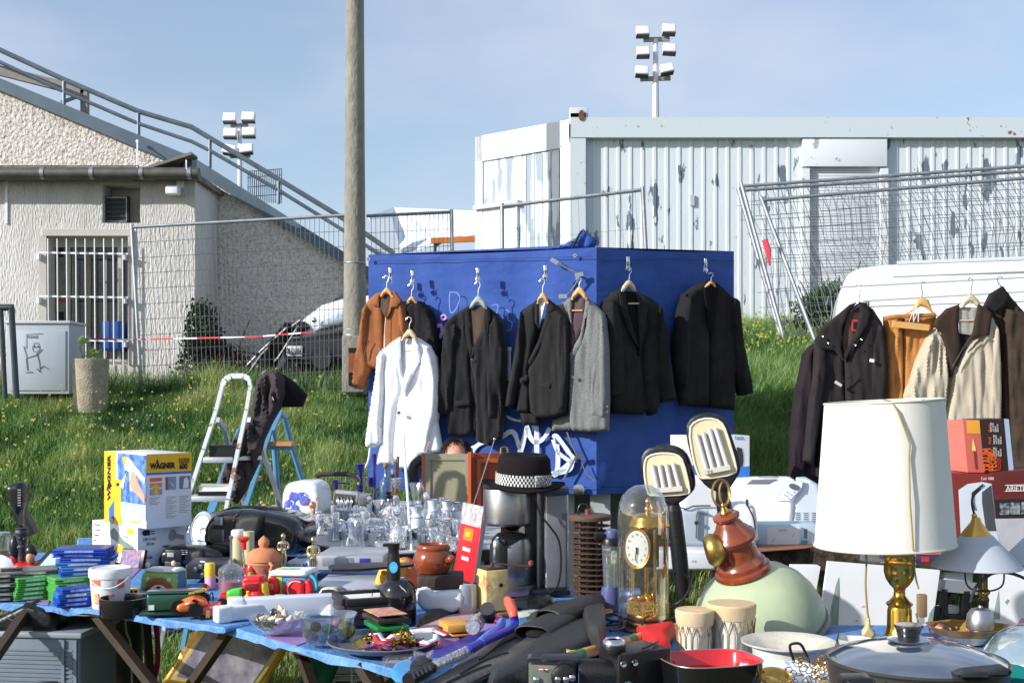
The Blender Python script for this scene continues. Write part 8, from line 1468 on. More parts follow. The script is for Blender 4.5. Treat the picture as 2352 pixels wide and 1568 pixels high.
# white enamel dish, wavy dish
T=TB('ceramic_dish','wide rimmed speckled cream bowl between drums and cooking pan','bowl',1815,1530,88);T.zmin=None;cr_=M('speckled_cream',(206,200,184),.4,col2=(186,180,166),vs=40,thr=(.4,.7),coat=.2);lat(T,'bowl',1815,[(0,1530),(80,1530),(82,1500),(84,1486),(108,1478),(109,1474),(106,1474),(80,1482),(60,1500),(0,1504)],cr_,56,base=1530,off=.02)
T=TB('shell_dish','small fluted grey white dish behind the glass pan lid','dish',1962,1490,36);lat(T,'dish',1965,[(30,1490),(36,1480),(40,1466),(38,1466),(32,1480),(0,1486)],M('dish_greywhite',(196,196,188),.4,var=.1,vs=20),44,wob=.05)
# red pan
rp_=M('red_enamel',(200,26,30),.12,coat=1,var=.1,vs=5);be=M('black_enamel',(20,20,22),.15,coat=.8)
d=dep(1600,.746);T=Th('red_pan','rounded square pan, black outside and glossy red inside, at the front','pan',1632,1600,dep(1600,.746),0);s=T.s
def sqr(rx,ry,z,n=64,p=3.2,rot=R(16)):
 o=[]
 for k in range(n):
  a=2*PI*k/n;c_,s__=math.cos(a),math.sin(a);x=rx*math.copysign(abs(c_)**(2/p),c_);y=ry*math.copysign(abs(s__)**(2/p),s__);o.append(Vector((x*math.cos(rot)-y*math.sin(rot),x*math.sin(rot)+y*math.cos(rot),z)))
 return o
zr=T.p(0,1512).z;a,b_=112*s,92*s
MB().loft([sqr(a*.86,b_*.86,.0),sqr(a*.93,b_*.93,.004),sqr(a*.97,b_*.97,zr*.5),sqr(a,b_,zr),sqr(a*.985,b_*.985,zr+.001)],closed_ends=True).make('outside',be,T,50)
m=MB();m.loft([sqr(a*.985,b_*.985,zr+.0015),sqr(a*.95,b_*.95,zr-.004),sqr(a*.9,b_*.9,zr*.4),sqr(a*.84,b_*.84,.012),sqr(a*.3,b_*.3,.011)],closed_ends=False);ring0=sqr(a*.3,b_*.3,.011);m.add(ring0,[tuple(range(len(ring0)))])
inn=m.make('inside',rp_,T,50);me=T.e
for o in T.e.children:
 if o.name.startswith('outside'):
  bm=bmesh.new();bm.from_mesh(o.data);fz=[f for f in bm.faces if len(f.verts)>10 and f.calc_center_median().z>zr*.8];bmesh.ops.delete(bm,geom=fz,context='FACES');bm.to_mesh(o.data);bm.free()
MB().tube(sqr(a*.995,b_*.995,zr+.001),.0016,6,closed=True).make('worn_rim',M('rim_worn',(150,146,140),.4,.6),T)
# jewellery plate
T=Th('jewellery_plate','white blue checked plate heaped with brass trinkets at the bottom edge','plate',1790,1580,dep(1580,.746));s=T.s;MB().lathe([(60*s,0),(100*s,.01),(140*s,.022),(142*s,.024),(100*s,.014),(0,.006)],56,(0,0,.012)).make('plate',M('plate_checked',(224,228,234),.2,coat=.5,col2=(150,170,210),vs=24,thr=(.55,.6)),T)
T=Th('jewellery_pile','heap of gold earrings, chains and a brass dish on the white plate','jewellery',1790,1575,dep(1575,.77));s=T.s;m=MB();rg=random.Random(8)
for _ in range(70):
 x,y=rg.uniform(-60,110),rg.uniform(-.06,.06);c=Vector((x*s,y,rg.uniform(.004,.035+(.02 if x>30 else 0))));r_=rg.uniform(.004,.011);u=Vector((rg.gauss(0,1),rg.gauss(0,1),rg.gauss(0,1))).normalized();v=u.orthogonal().normalized();w_=u.cross(v)
 m.tube([c+(v*math.cos(q)+w_*math.sin(q))*r_ for q in[k*2*PI/9 for k in range(9)]],.0012,4,closed=True)
m.make('chains',M('costume_gold',(206,170,100),.25,1,var=.3,vs=60),T);MB().lathe([(0,0),(.02,0),(.038,.006),(.04,.009),(.03,.012),(0,.005)],32,(-15*s,-.02,.02),mat=MR(R(20),4,'X')).make('brass_dish',brass,T);tag(T.e,kind='stuff')
T=Th('black_hair_clip','black looped wire handle rising from the plate of trinkets','wire clip',1845,1560,dep(1560,.77));tb(T,'wire',[(x,y,0)for x,y in zD((1075,1440),(1055,1380),(1060,1352),(1110,1350),(1140,1400),(1160,1450))],.0035,black)
m=MB();
T=Th('brass_chain_heap','knot of gilt chain spilling beside the cooking pan','chain',1895,1545,dep(1545,.79));rg=random.Random(9)
for k in range(14):a=Vector((rg.gauss(0,.022),rg.gauss(0,.02),rg.uniform(-.01,.045)));m.tube([a,a+Vector((rg.gauss(0,.02),rg.gauss(0,.01),rg.gauss(0,.02))),a+Vector((rg.gauss(0,.03),0,rg.gauss(0,.02)))],.0018,5)
m.make('links',MC['costume_gold'],T)
# electric cooking pan with glass lid
d_=dep(1640,.746);T=Th('electric_pan','dark grey electric cooking pan with glass lid and black knob, front right','cooking pan',2105,1640,d_);s=T.s;dg=M('nonstick_grey',(62,60,60),.4,.3,var=.25,vs=14,bump=.1,bs=90)
zr=T.p(0,1514).z;Rr=203*s
MB().lathe([(0,0),(Rr*.9,0),(Rr*.93,.01),(Rr*.955,zr*.55),(Rr*.985,zr*.8),(Rr*.99,zr*.96)],72).make('pan_body',dg,T);MB().lathe([(Rr*.96,zr*.95),(Rr*1.0,zr*.955),(Rr*1.01,zr*.99),(Rr*.99,zr*1.03),(Rr*.95,zr*1.01)],72).make('lid_rim',M('lid_rim_dark',(70,66,62),.35,.5),T)
MB().lathe([(Rr*.97,zr*1.01),(Rr*.8,zr+.018),(Rr*.5,zr+.034),(Rr*.2,zr+.042),(.0,zr+.044)],72).make('glass_lid',thin('lid_glass',(120,136,160),.5,.35,.08,pw=.35),T,60)
MB().lathe([(.0,.0),(46*s,0),(48*s,4*s),(34*s,10*s),(28*s,12*s)],40,(-18*s,0,zr+.042)).make('knob_plate',chrome,T);MB().lathe([(24*s,0),(26*s,6*s),(30*s,18*s),(33*s,22*s),(32*s,27*s),(20*s,28*s),(0,27*s)],40,(-18*s,0,zr+.042+10*s)).make('lid_knob',M('knob_black_gloss',(28,24,24),.12,coat=.8),T)
relief(T,'side_handle',zL((1650,1290),(1750,1270),(2060,1240),(2200,1225),(2225,1260),(2180,1300),(1900,1320),(1680,1318)),black,th=.05,bulge=.01,off=-.2,step=7,edge=5);bx(T,'handle_foot',2230,1556,2262,1600,-.2,-.17,black,.006);relief(T,'front_handle',zL((480,1330),(760,1320),(790,1345),(800,1420),(470,1420)),black,th=.05,bulge=.01,off=-.23,step=7,edge=5)
# teal package at right
T=Th('glass_package','glassy teal bowl wrapped in film at the right edge','bowl',2370,1600,dep(1600,.746)+.2);T.zmin=0;s=T.s;lat(T,'teal_bowl',2370,[(0,1600),(120,1600),(130,1560),(132,1505),(128,1502),(120,1560),(0,1590)],M('teal_glaze',(26,110,100),.15,coat=.6,var=.3,vs=8),56);lat(T,'film_cover',2370,[(134,1506),(130,1496),(100,1460),(60,1440),(0,1434)],thin('pale_film',(176,206,216),.7,.5,.1,.4,30),56)
T.e.location.x+=.03
# ================= flippers, snorkels, cameras, stick
rub=M('black_rubber',(48,46,46),.5,var=.2,vs=14,bump=.2,bs=90);rub2=M('black_rubber_worn',(88,84,80),.55,col2=(66,63,61),vs=10,thr=(.35,.65),bump=.2,bs=70)
zfin=lambda x,y:.768+max(0,(x-1150))*.00012
e=flat('swim_fin','left black swim fin with ribbed blade reaching to the bottom edge','swim fin',zC((180,1568),(300,1500),(500,1370),(700,1240),(860,1150),(1000,1060),(1110,1040),(1240,1080),(1290,1110),(1180,1230),(1040,1260),(950,1360),(800,1420),(620,1500),(420,1600),(180,1620)),zfin,rub2,th=.012,bulge=.006,partname='blade',step=8,edge=8,group='pair of black swim fins')
for pts in(((420,1500),(600,1400),(760,1350)),((330,1560),(560,1460),(640,1435)),((560,1400),(700,1300),(820,1240)),((760,1480),(900,1380),(1005,1290)),((430,1600),(700,1490),(800,1400))):wtube(e,'blade_rib',[(x,y,zfin(x,y)+.009)for x,y in zC(*pts)],.0022,M('rib_dark',(26,25,25),.5))
def pocket(e,name,A,Bp,rA,rB,zA_,zB_,mat):
 o=Vector(e.location);a=on(A[0],A[1],zA_)-o;b=on(Bp[0],Bp[1],zB_)-o;t=(b-a).normalized();u=t.cross(Vector((0,0,1))).normalized();v=u.cross(t);rings=[];n=28
 for f,k in((0,1),(.03,1.04),(.1,1.0),(.4,1.0),(.7,.95),(1,.86)):
  c=a.lerp(b,f);r=rA*(1-f)+rB*f;rings.append([c+u*math.cos(2*PI*q/n)*r[0]*k+v*(math.sin(2*PI*q/n)*r[1]*k*(1 if math.sin(2*PI*q/n)>0 else.5)+.006*math.cos(4*PI*q/n)*(1-f))for q in range(n)])
 m=MB();m.loft(rings,closed_ends=False);ob=m.make(name,mat,e,50);ob.modifiers.new('t','SOLIDIFY').thickness=-.004;return ob
pocket(e,'foot_pocket',(1222,1460),(1340,1395),Vector((.052,.034)),Vector((.046,.03)),.79,.80,rub)
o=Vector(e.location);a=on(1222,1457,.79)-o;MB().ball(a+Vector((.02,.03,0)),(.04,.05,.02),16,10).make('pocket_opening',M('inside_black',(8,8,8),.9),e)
e=flat('swim_fin','right black swim fin lying behind the other, heel strap up','swim fin',[(1210,1420),(1270,1395),(1330,1378),(1385,1385),(1392,1420),(1390,1465),(1360,1490),(1300,1510),(1200,1560),(1130,1590),(1120,1560),(1200,1500),(1240,1470)],.772,rub,th=.014,bulge=.03,partname='blade',step=8,edge=22,group='pair of black swim fins')
pocket(e,'foot_pocket',(1262,1428),(1372,1385),Vector((.05,.04)),Vector((.04,.04)),.795,.82,rub);flat('heel_part',None,None,[(1335,1400),(1345,1382),(1370,1376),(1390,1390),(1392,1440),(1378,1470),(1350,1450)],.81,rub,th=.03,bulge=.02,parent=e,edge=12)
T=TB('black_glasses_case','dark leather pouch lying behind the fins','pouch',1245,1400,0);flatp=flat('leather_pouch','dark shiny leather pouch lying between grinder and fins','pouch',zC((790,1020),(800,985),(900,970),(1050,965),(1110,1000),(1060,1025),(900,1050)),.762,M('pouch_leather',(46,42,38),.3,var=.2,vs=20),th=.004,bulge=.02,edge=9,partname='pouch');bpy.data.objects.remove(T.e)
pu=plastic('snorkel_purple',(52,50,176),.3);bb=plastic('snorkel_blue',(84,124,226),.3);cl2=thin('ribbed_clear',(220,226,230),.5,.45,.15,.6,80)
def snork(label,body,mat,r,tip=None,tm=None,extra=None):
 p=body[len(body)//2];e=bpy.data.objects.new('snorkel',None);COL.objects.link(e);e.location=on(*p);tag(e,label,'snorkel',group='snorkels lying by the fins');wtube(e,'tube',body,r,mat,14)
 if tip:wtube(e,'tip',tip[0],tip[1],tm,14)
 return e
e=snork('purple snorkel with orange tip, clear ribbed hose and black mouthpiece',[(x,y,.80)for x,y in zC((480,1330),(580,1280),(700,1225),(790,1180))]+[(x,y,z)for(x,y),z in zip(zC((808,1140),(802,1090)),(.81,.83))],pu,.0115,([(x,y,z)for(x,y),z in zip(zC((802,1105),(792,1060),(768,1000),(752,975)),(.825,.84,.85,.85))],[.0115,.014,.015,.008]),plastic('tip_orange',(244,96,70),.35))
wtube(e,'clear_hose',[(x,y,.795)for x,y in zC((240,1450),(300,1420),(400,1375),(490,1330))],.0135,cl2,14)
o=Vector(e.location);m=MB()
for k in range(9):q=zC((250+8*k,1446-4*k))[0];
wtube(e,'mouthpiece',[(x,y,.79)for x,y in zC((60,1545),(130,1500),(240,1450))],[.016,.019,.015],black,14)
for k in range(5):q=zC((100+28*k,1520-14*k))[0];wtube(e,'grip_rib',[(q[0]-3,q[1]-6,.806),(q[0]+2,q[1]+4,.806)],.002,dark,6)
e=snork('light blue snorkel with pink ring and black valve beside the purple one',[(x,y,.80)for x,y in zC((560,1290),(640,1220),(700,1170),(715,1130),(690,1115))],bb,.013,([(x,y,.80)for x,y in zC((700,1135),(685,1112),(668,1112))],[.0145,.0145,.0145]),plastic('ring_pink',(240,110,140),.35));wtube(e,'black_valve',[(x,y,.802)for x,y in zC((680,1110),(640,1105),(590,1100),(560,1120))],[.013,.018,.02,.018],dark,14);wtube(e,'valve_outlet',[(x,y,z)for(x,y),z in zip(zC((625,1100),(620,1060),(615,1042)),(.81,.83,.84))],[.018,.02,.02],dark,12);wtube(e,'clear_valve',[(x,y,.802)for x,y in zC((560,1120),(530,1150),(510,1175))],[.02,.024,.02],cl2,14)
flat('fin_purple','purple swim fin blade lying under the snorkels','swim fin',zC((60,1390),(300,1310),(520,1215),(640,1185),(790,1165),(800,1200),(560,1290),(330,1380),(80,1450)),.765,plastic('fin_purple_m',(56,44,150),.35),th=.01,bulge=.006,partname='blade');flat('fin_blue','light blue swim fin tip lying at the front edge left of the black fin','swim fin',zC((-30,1430),(60,1390),(300,1380),(260,1440),(180,1490),(60,1540),(-30,1530),(-70,1490)),.762,plastic('fin_lightblue',(70,150,206),.4),th=.01,bulge=.006,partname='blade')
T=Th('diving_mask','small clear plastic bag and black nozzle beside the tray','plastic bag',985,1560,dep(1560,.76));relief(T,'film',zC((90,1340),(180,1370),(235,1340),(225,1410),(120,1420),(100,1390)),clearp,th=.02,bulge=.01,step=5,edge=5,fold=.02);wtube(T.e,'nozzle',[(x,y,.80)for x,y in zC((120,1460),(150,1430),(180,1415))],[.018,.02,.02],dark,12)
MB().ball(T.p(*zC((92,1450))[0],-.02),.007).make('pink_bead',MC['ring_pink'],T)
flat('clear_soap_box','flat clear plastic lid with pale prints before the tray','plastic lid',zB((1280,1390),(1320,1365),(1600,1345),(1640,1380),(1500,1430),(1300,1425)),.765,clearp,th=.012,bulge=.004,partname='lid')
# folding camera
T=Th('cine_camera','old black and grey cine camera with round dial, lying at the front edge','camera',1300,1600,dep(1600,.746),R(-4));zz=zM;cg=M('camera_grey',(128,132,120),.4,.3,var=.15);cbk=M('camera_black',(26,25,26),.35,var=.2,vs=20,bump=.15,bs=200)
relief(T,'body',zz((535,770),(560,750),(1110,745),(1110,1130),(540,1130)),cbk,th=.06,bulge=.006,step=8,edge=5);relief(T,'grey_plate',zz((550,815),(880,830),(850,900),(780,1130),(552,1130)),cg,th=.004,bulge=.001,off=-.009,step=8,edge=3);relief(T,'top_edge',zz((535,755),(560,745),(1110,742),(1110,790),(550,800)),M('camera_edge',(60,60,62),.3,.5),th=.05,bulge=.003,off=-.004,step=8,edge=3)
m=MB();c=T.p(*zz((950,960))[0],-.02);m.lathe([(0,.012),(.02,.012),(.028,.008),(.03,0),(0,0)],36,c,mat=RX);m.make('dial',cbk,T)
for a,b_ in((640,990),(880,985),(975,985),(1045,965)):MB().lathe([(0,.004),(.004,.004),(.007,.002),(.0075,0),(0,0)],20,T.p(*zz((a,b_))[0],-.033 if a>700 else-.014),mat=RX).make('screw_knob',chrome,T)
MB().ball(T.p(*zz((720,878))[0],-.014),.0028,8,6).make('red_dot',pr_r,T);m=MB();m.bar(T.p(*zz((665,868))[0],-.0125),T.p(*zz((770,872))[0],-.0125),.002);m.make('scale_line',paper,T,0)
s=T.s;MB().lathe([(0,0),(.03,0),(.032,.01),(.032,.1),(.036,.104),(.036,.112),(.03,.114),(0,.11)],40,T.p(*zz((1120,900))[0],.02),mat=MR(PI/2,4,'Y')).make('lens_barrel',cbk,T);MB().lathe([(.0315,.1),(.0365,.102),(.037,.11),(.0315,.112)],40,T.p(*zz((1120,900))[0],.02),mat=MR(PI/2,4,'Y')).make('blue_ring',M('ring_blue',(90,150,220),.3,.4),T)
T=Th('box_camera','old black box camera with a round lens, right of the cine camera','camera',1440,1610,dep(1610,.746),R(28));s=T.s;h=T.p(1440,1498).z
MB().box((.055,.05,h/2),(.13,.11,h),bev=.004).make('body',cbk,T);MB().box((-.0,-.004,h/2),(.052,.006,h-.004),bev=.002).make('front_plate',M('plate_dark',(50,46,42),.35,.4,var=.3,vs=20),T)
for x,z,r_ in((-.003,h-.075,.012),(-.016,h-.022,.007),(.015,h-.022,.007)):MB().lathe([(r_*.55,.002),(r_,.004),(r_*1.15,0),(r_*.55,-.001)],24,(x,-.009,z),mat=RX).make('lens_ring',chrome,T);MB().lathe([(0,.001),(r_*.6,.001),(0,.001)],20,(x,-.009,z),mat=RX).make('lens',M('lens_glass',(40,36,60),.05,coat=1),T)
MB().tube([(.04,.0,h+.004),(.09,.02,h+.01),(.12,.05,h+.004)],.003,6).make('strap',black,T)
T=Th('camera_lens','loose chrome ringed camera lens standing on the box camera','lens',1410,1492,dep(1492,.746+h));s=T.s;lat(T,'barrel',1410,[(0,1500),(26,1500),(27,1494),(28,1480),(26,1476)],cbk,40);lat(T,'chrome_ring',1410,[(27,1479),(27,1475),(25,1468),(22,1465),(20,1465),(18,1469)],chrome,40,cap=False);lat(T,'front_glass',1410,[(0,1469),(19,1469)],M('lens_front',(16,16,22),.05,coat=1),32)
# striped stick and maracas
T=Th('striped_stick','red and green banded wooden stick lying behind the box camera','stick',1480,1478,3.35);seg=[(1050,1520),(1090,1520),(1140,1505),(1200,1492)]
A=on(1290,1514,.775);Bq=on(1556,1440,.775);o=T.o;cols=[('stick_cream',(196,160,100)),('stick_green',(60,110,60)),('stick_gold',(190,150,80)),('stick_red',(214,86,76)),('stick_gold',0),('stick_green',0),('stick_gold',0),('stick_red',0),('stick_gold',0),('stick_green',0),('stick_gold',0),('stick_red',0),('stick_green',0)]
cuts=[0,.02,.16,.25,.5,.53,.6,.64,.76,.79,.87,.9,.97,1]
for i in range(13):MB().tube([A.lerp(Bq,cuts[i])-o,A.lerp(Bq,cuts[i+1])-o],.0145,16).make('band',M(cols[i][0],cols[i][1]or(0,0,0),.35,coat=.3,var=.08),T)
T=Th('wooden_rattle','yellow wooden rattle with a carved bow lying before the striped stick','rattle',1325,1520,dep(1520,.76));relief(T,'bow',zM((975,720),(980,655),(1040,670),(1080,665),(1105,735)),M('bow_wood',(220,176,110),.5,var=.1),th=.02,bulge=.006,step=5,edge=4)
flat('brown_bow_case','dark cloth case with orange piping lying beneath the striped stick','case',[(1180,1510),(1290,1490),(1390,1475),(1400,1490),(1330,1515),(1230,1530)],.762,M('case_cloth',(40,32,28),.8),th=.006,bulge=.012,edge=8,partname='case')
flat('red_cloth','bright red cloth lying between the stick and the red pan','cloth',zD((180,1290),(400,1255),(430,1280),(380,1340),(400,1390),(300,1400),(240,1360)),.765,M('cloth_red',(214,30,34),.6,var=.1),th=.006,bulge=.03,edge=14,partname='cloth');
e=bpy.data.objects.new('power_cable',None);COL.objects.link(e);e.location=on(1500,1440,.76);tag(e,'tangled black cord looping round the foot of the dome clock','cord')
wtube(e,'cord',[(x,y,z)for(x,y),z in zip(zD((40,1240),(150,1210),(240,1250),(210,1275),(260,1280),(330,1270),(400,1240),(430,1210),(300,1230),(240,1220),(300,1180),(430,1130),(490,1050),(500,1000)),(.765,.765,.77,.765,.765,.765,.77,.78,.78,.79,.80,.81,.83,.85))],.0032,black)
e=bpy.data.objects.new('power_cable',None);COL.objects.link(e);e.location=on(1410,1440,.76);tag(e,'coiled dark grey cord between the fins and the clock','cord')
wtube(e,'cord',[(x,y,.766+.004*(k%3))for k,(x,y)in enumerate(zC((1440,1160),(1540,1150),(1565,1110),(1500,1080),(1440,1090),(1460,1120),(1550,1140),(1570,1180),(1480,1200)))],.004,dark)
# papers, boxes around the fins
flat('green_packet','small white and green packet lying behind the snorkel tip','packet',zC((820,1060),(930,1045),(1000,1050),(930,1090),(840,1110)),.763,M('packet_print',(206,214,206),.5,col2=(90,150,90),vs=40,thr=(.55,.6)),th=.003,bulge=.003,partname='packet');flat('comic_paper','red and yellow printed paper under the violet blender','paper',zC((1300,1040),(1400,1020),(1500,1050),(1500,1075),(1420,1070),(1310,1065)),.76,M('comic_print',(226,206,90),.5,col2=(206,60,60),vs=26,thr=(.45,.55)),th=.002,bulge=.001,partname='sheet')
T=TB('yellow_wood_box','small yellow wooden box beside the black snorkel valve','box',1070,1462,0,rot=R(20));bx(T,'box',1020,1432,1075,1454,-.0,.09,M('yellow_wood',(220,160,70),.5,var=.12,vs=18),.003);bx(T,'base',1032,1454,1082,1462,0,.09,MC['yellow_wood'],.002)
T.e.location.x+=.01
flat('black_pouch','flat black soft pouch left of the yellow wooden box','pouch',zC((110,1160),(170,1090),(230,1060),(400,1045),(420,1060),(300,1100),(130,1170)),.765,rub,th=.004,bulge=.018,partname='pouch');flat('pink_folder','pale pink shiny folder lying from the card boxes to the grinder','folder',zC((80,1190),(340,1085),(480,1070),(560,1080),(500,1120),(300,1160),(100,1230)),.763,M('folder_pink',(206,160,160),.25,var=.15,vs=6),th=.003,bulge=.003,partname='folder')
# medal tray
T=TB('medal_tray','round grey metal tray of medals at the front edge of the table','tray',882,1510,128);T.zmin=None;s=T.s;T2c=T.p(880,1485);MB().lathe([(0,0),(105*s,0),(122*s,.008),(129*s,.016),(131*s,.018),(129*s,.020),(119*s,.011),(100*s,.004),(0,.004)],72,(0,0,.002)).make('tray',M('tray_grey',(128,130,140),.35,.4,var=.06),T)
e=bpy.data.objects.new('medal_pile',None);COL.objects.link(e);c=T.o;e.location=c;tag(e,'pile of medals, gold braid and red white ribbons heaped in the grey tray','medals',kind='stuff');rg=random.Random(5)
for nm,colr,n in(('medals',M('medal_gold',(196,170,90),.25,1,var=.3,vs=60),22),('medals',M('medal_enamel',(190,60,80),.35,col2=(70,80,160),vs=70,thr=(.45,.55)),14)):
 m=MB()
 for _ in range(n):a,r_=rg.uniform(0,2*PI),rg.uniform(0,1)**.6*78*s;m.lathe([(0,0),(.016,0),(.016,.003),(0,.003)],18,(r_*math.cos(a),r_*math.sin(a),.008+rg.uniform(0,.012)),mat=MR(rg.uniform(-.6,.6),4,'X')@MR(rg.uniform(-.5,.5),4,'Y'))
 m.make(nm,colr,e)
m=MB()
for k in range(16):
 a=Vector((rg.gauss(.03,.035),rg.gauss(.0,.02),.02));
 P=[a];
 for _ in range(6):a=a+Vector((rg.gauss(0,.016),rg.gauss(0,.012),rg.gauss(0,.01)));a.z=min(max(a.z,.01),.062-abs(a.x-.04)*.4);P.append(a)
 m.tube(P,.0028,6)
m.make('gold_braid',M('braid_gold',(222,190,70),.35,.6,col2=(60,50,20),vs=170,thr=(.48,.52)),e)
def ribbon(name,pts,wd,mat):
 P=[(on(x,y,z)-Vector(e.location))for x,y,z in pts];m=MB();vs=[]
 q=[]
 for i in range(len(P)-1):
  for k in range(5):q.append(P[i].lerp(P[i+1],k/5))
 q.append(P[-1])
 for i,p in enumerate(q):
  t=(q[min(i+1,len(q)-1)]-q[max(i-1,0)]).normalized();s_=t.cross(Vector((0,-.5,.85))).normalized();vs+=[p-s_*wd/2,p+s_*wd/2]
 m.add(vs,[(2*i,2*i+1,2*i+3,2*i+2)for i in range(len(q)-1)]);o=m.make(name,mat,e,60);o.modifiers.new('t','SOLIDIFY').thickness=.0006
rr_=M('ribbon_red',(214,40,50),.5);rw_=M('ribbon_white',(236,236,238),.5)
ribbon('white_ribbon',[(x,y,.80)for x,y in zI((1480,1180),(1530,1260),(1600,1280),(1700,1200))],.02,rw_);ribbon('red_ribbon',[(x,y,.80)for x,y in zI((1450,1200),(1500,1290),(1580,1300),(1700,1240))],.014,rr_);ribbon('white_ribbon',[(x,y,.80)for x,y in zI((1900,1170),(2050,1150),(2200,1140),(2340,1200))],.02,rw_);ribbon('red_ribbon',[(x,y,.802)for x,y in zI((1890,1155),(2050,1135),(2200,1128),(2352,1195))],.01,rr_);ribbon('white_ribbon',[(x,y,.79)for x,y in zI((2210,1180),(2200,1260),(2100,1300),(2020,1280))],.016,rw_);ribbon('red_ribbon',[(x,y,.785)for x,y in zI((2010,1310),(2120,1320),(2200,1290),(2260,1300))],.012,rr_)
# shell bowl, marble bowl
gb_=thin('bowl_glass',(240,246,250),.6,.06,.04,.5,60);gb2=thin('dish_glass',(238,244,250),.55,.025,.03)
T=TB('shell_bowl','cut glass bowl of sea shells at the front edge, left of the marble bowl','bowl',635,1462,60);T.zmin=None;s=T.s;MB().lathe([(0,0),(30*s,0),(52*s,18*s),(66*s,36*s),(64*s,37*s),(48*s,20*s),(28*s,4*s),(0,4*s)],52,wob=.02).make('glass_body',gb_,T)
rg=random.Random(6);shm=[M('shell_cream',(222,206,172),.4,var=.15,vs=30),M('shell_brown',(150,110,84),.35,var=.3,vs=40),M('shell_white',(230,226,220),.4),M('shell_dark',(84,72,68),.35,var=.3,vs=30)]
for k in range(26):
 a,r_=rg.uniform(0,2*PI),rg.uniform(0,1)**.5*50;q=Vector((r_*math.cos(a)*s,r_*math.sin(a)*s,(14+.25*r_+rg.uniform(0,16))*s));e2=bpy.data.objects.new('sea_shell',None);COL.objects.link(e2);e2.location=T.o+q;e2.rotation_euler=(rg.uniform(-1,1),rg.uniform(-1,1),rg.uniform(0,6));z_=rg.uniform(.007,.014)
 mt=rg.randrange(4);MB().lathe([(0,-z_),(z_*.6,-z_*.5),(z_*.8,0),(z_*.5,z_*.7),(z_*.2,z_*1.4),(0,z_*1.7)],14,wob=.1).make('shell_body',shm[mt],e2);tag(e2,['small cream','small brown','small white','small dark'][mt]+' sea shell in the cut glass bowl','shell',group='sea shells in the cut glass bowl')
def special(label,cx,cy,dd,rad,mat,kind):
 e2=bpy.data.objects.new('sea_shell',None);COL.objects.link(e2);e2.location=W(cx,cy,dd);tag(e2,label,'shell');m=MB();
 if kind==0:m.ball((0,0,0),(rad,rad*.8,rad*.75),18,12);m.ball((rad*.7,0,rad*.3),(rad*.5,)*3,12,8);m.ball((-rad*.6,0,rad*.5),(rad*.35,)*3,10,8)
 else:m.lathe([(rad*1.3,0),(rad*1.1,rad*.25),(rad*.6,rad*.75),(.1*rad,rad*1.3),(0,rad*1.35)],28,wob=.06)
 m.make('shell_body',mat,e2);return e2
special('large cream curled shell at the left of the cut glass bowl',592,1402,3.75,.016,shm[0],0);special('pale yellow ring shaped shell hanging over the bowl rim',606,1420,3.7,.015,shm[0],0);special('flat dark oval shell on top of the bowl',640,1410,3.72,.02,shm[3],0);special('white coiled shell behind the glass marble bowl',728,1392,3.85,.022,shm[2],0);special('white cone shell above the marble bowl',758,1408,3.8,.026,shm[2],1);special('ribbed cream shell under the green frog',688,1412,3.72,.016,shm[0],0)
T=TB('frog_ornament','green and cream frog shaped shell ornament on the shells','ornament',680,1410,0);T.zmin=None;relief(T,'green_back',zI((380,900),(400,840),(470,795),(560,800),(610,850),(600,890),(540,880),(480,890),(430,940)),M('frog_green',(36,120,70),.3,coat=.4,var=.25,vs=40,stretch=(4,1,1)),th=.015,bulge=.012,step=5,edge=8,sm=1);relief(T,'cream_rim',zI((365,900),(370,840),(420,790),(500,775),(580,790),(470,792),(400,838),(380,905)),shm[0],th=.02,bulge=.006,step=5,edge=3)
for x,y in((430,780),(508,768)):q=zI((x,y))[0];MB().ball(T.p(q[0],q[1],-.005),.006,12,8).make('eye',shm[2],T)
T=TB('marble_bowl','clear rectangular glass dish of glass balls and marbles at the front edge','bowl',752,1484,52);T.zmin=None;s=T.s
m=MB();m.loft([sqr(46*s,40*s,0,48,3,0),sqr(56*s,48*s,26*s,48,3,0),sqr(64*s,54*s,60*s,48,3,0),sqr(68*s,58*s,64*s,48,3,0),sqr(66*s,56*s,65*s,48,3,0),sqr(61*s,51*s,58*s,48,3,0),sqr(52*s,44*s,20*s,48,3,0),sqr(40*s,34*s,4*s,48,3,0)],closed_ends=True);m.make('glass_dish',gb2,T,50)
for k,(x,y,z,r_,cm,lb)in enumerate([(45,-10,30,21,(120,130,60),'large olive green glass ball at the right of the marble dish'),(0,8,28,14,(60,120,110),'teal glass ball in the middle of the marble dish'),(-30,-20,14,12,(60,60,150),'deep blue glass ball at the left of the marble dish'),(-6,-28,13,12,(90,110,200),'light blue glass ball at the front of the marble dish'),(18,-24,12,11,(60,66,170),'blue glass ball right of the light blue one'),(36,-26,12,10,(56,60,160),'small blue glass ball under the olive ball'),(-28,6,34,13,(30,30,34),'black glass ball at the back of the marble dish'),(-45,-5,20,11,(130,120,90),'brown glass ball at the left end of the marble dish'),(20,20,40,12,(206,150,150),'pink glass ball at the back of the marble dish')]):
 e2=bpy.data.objects.new('glass_ball',None);COL.objects.link(e2);e2.location=T.o+Vector((x*s,y*s,z*s));tag(e2,lb,'glass ball');MB().ball((0,0,0),r_*s,20,14).make('ball_body',M('ball_%d'%k,cm,.08,trans=.35,coat=.8,var=.3,vs=40),e2)
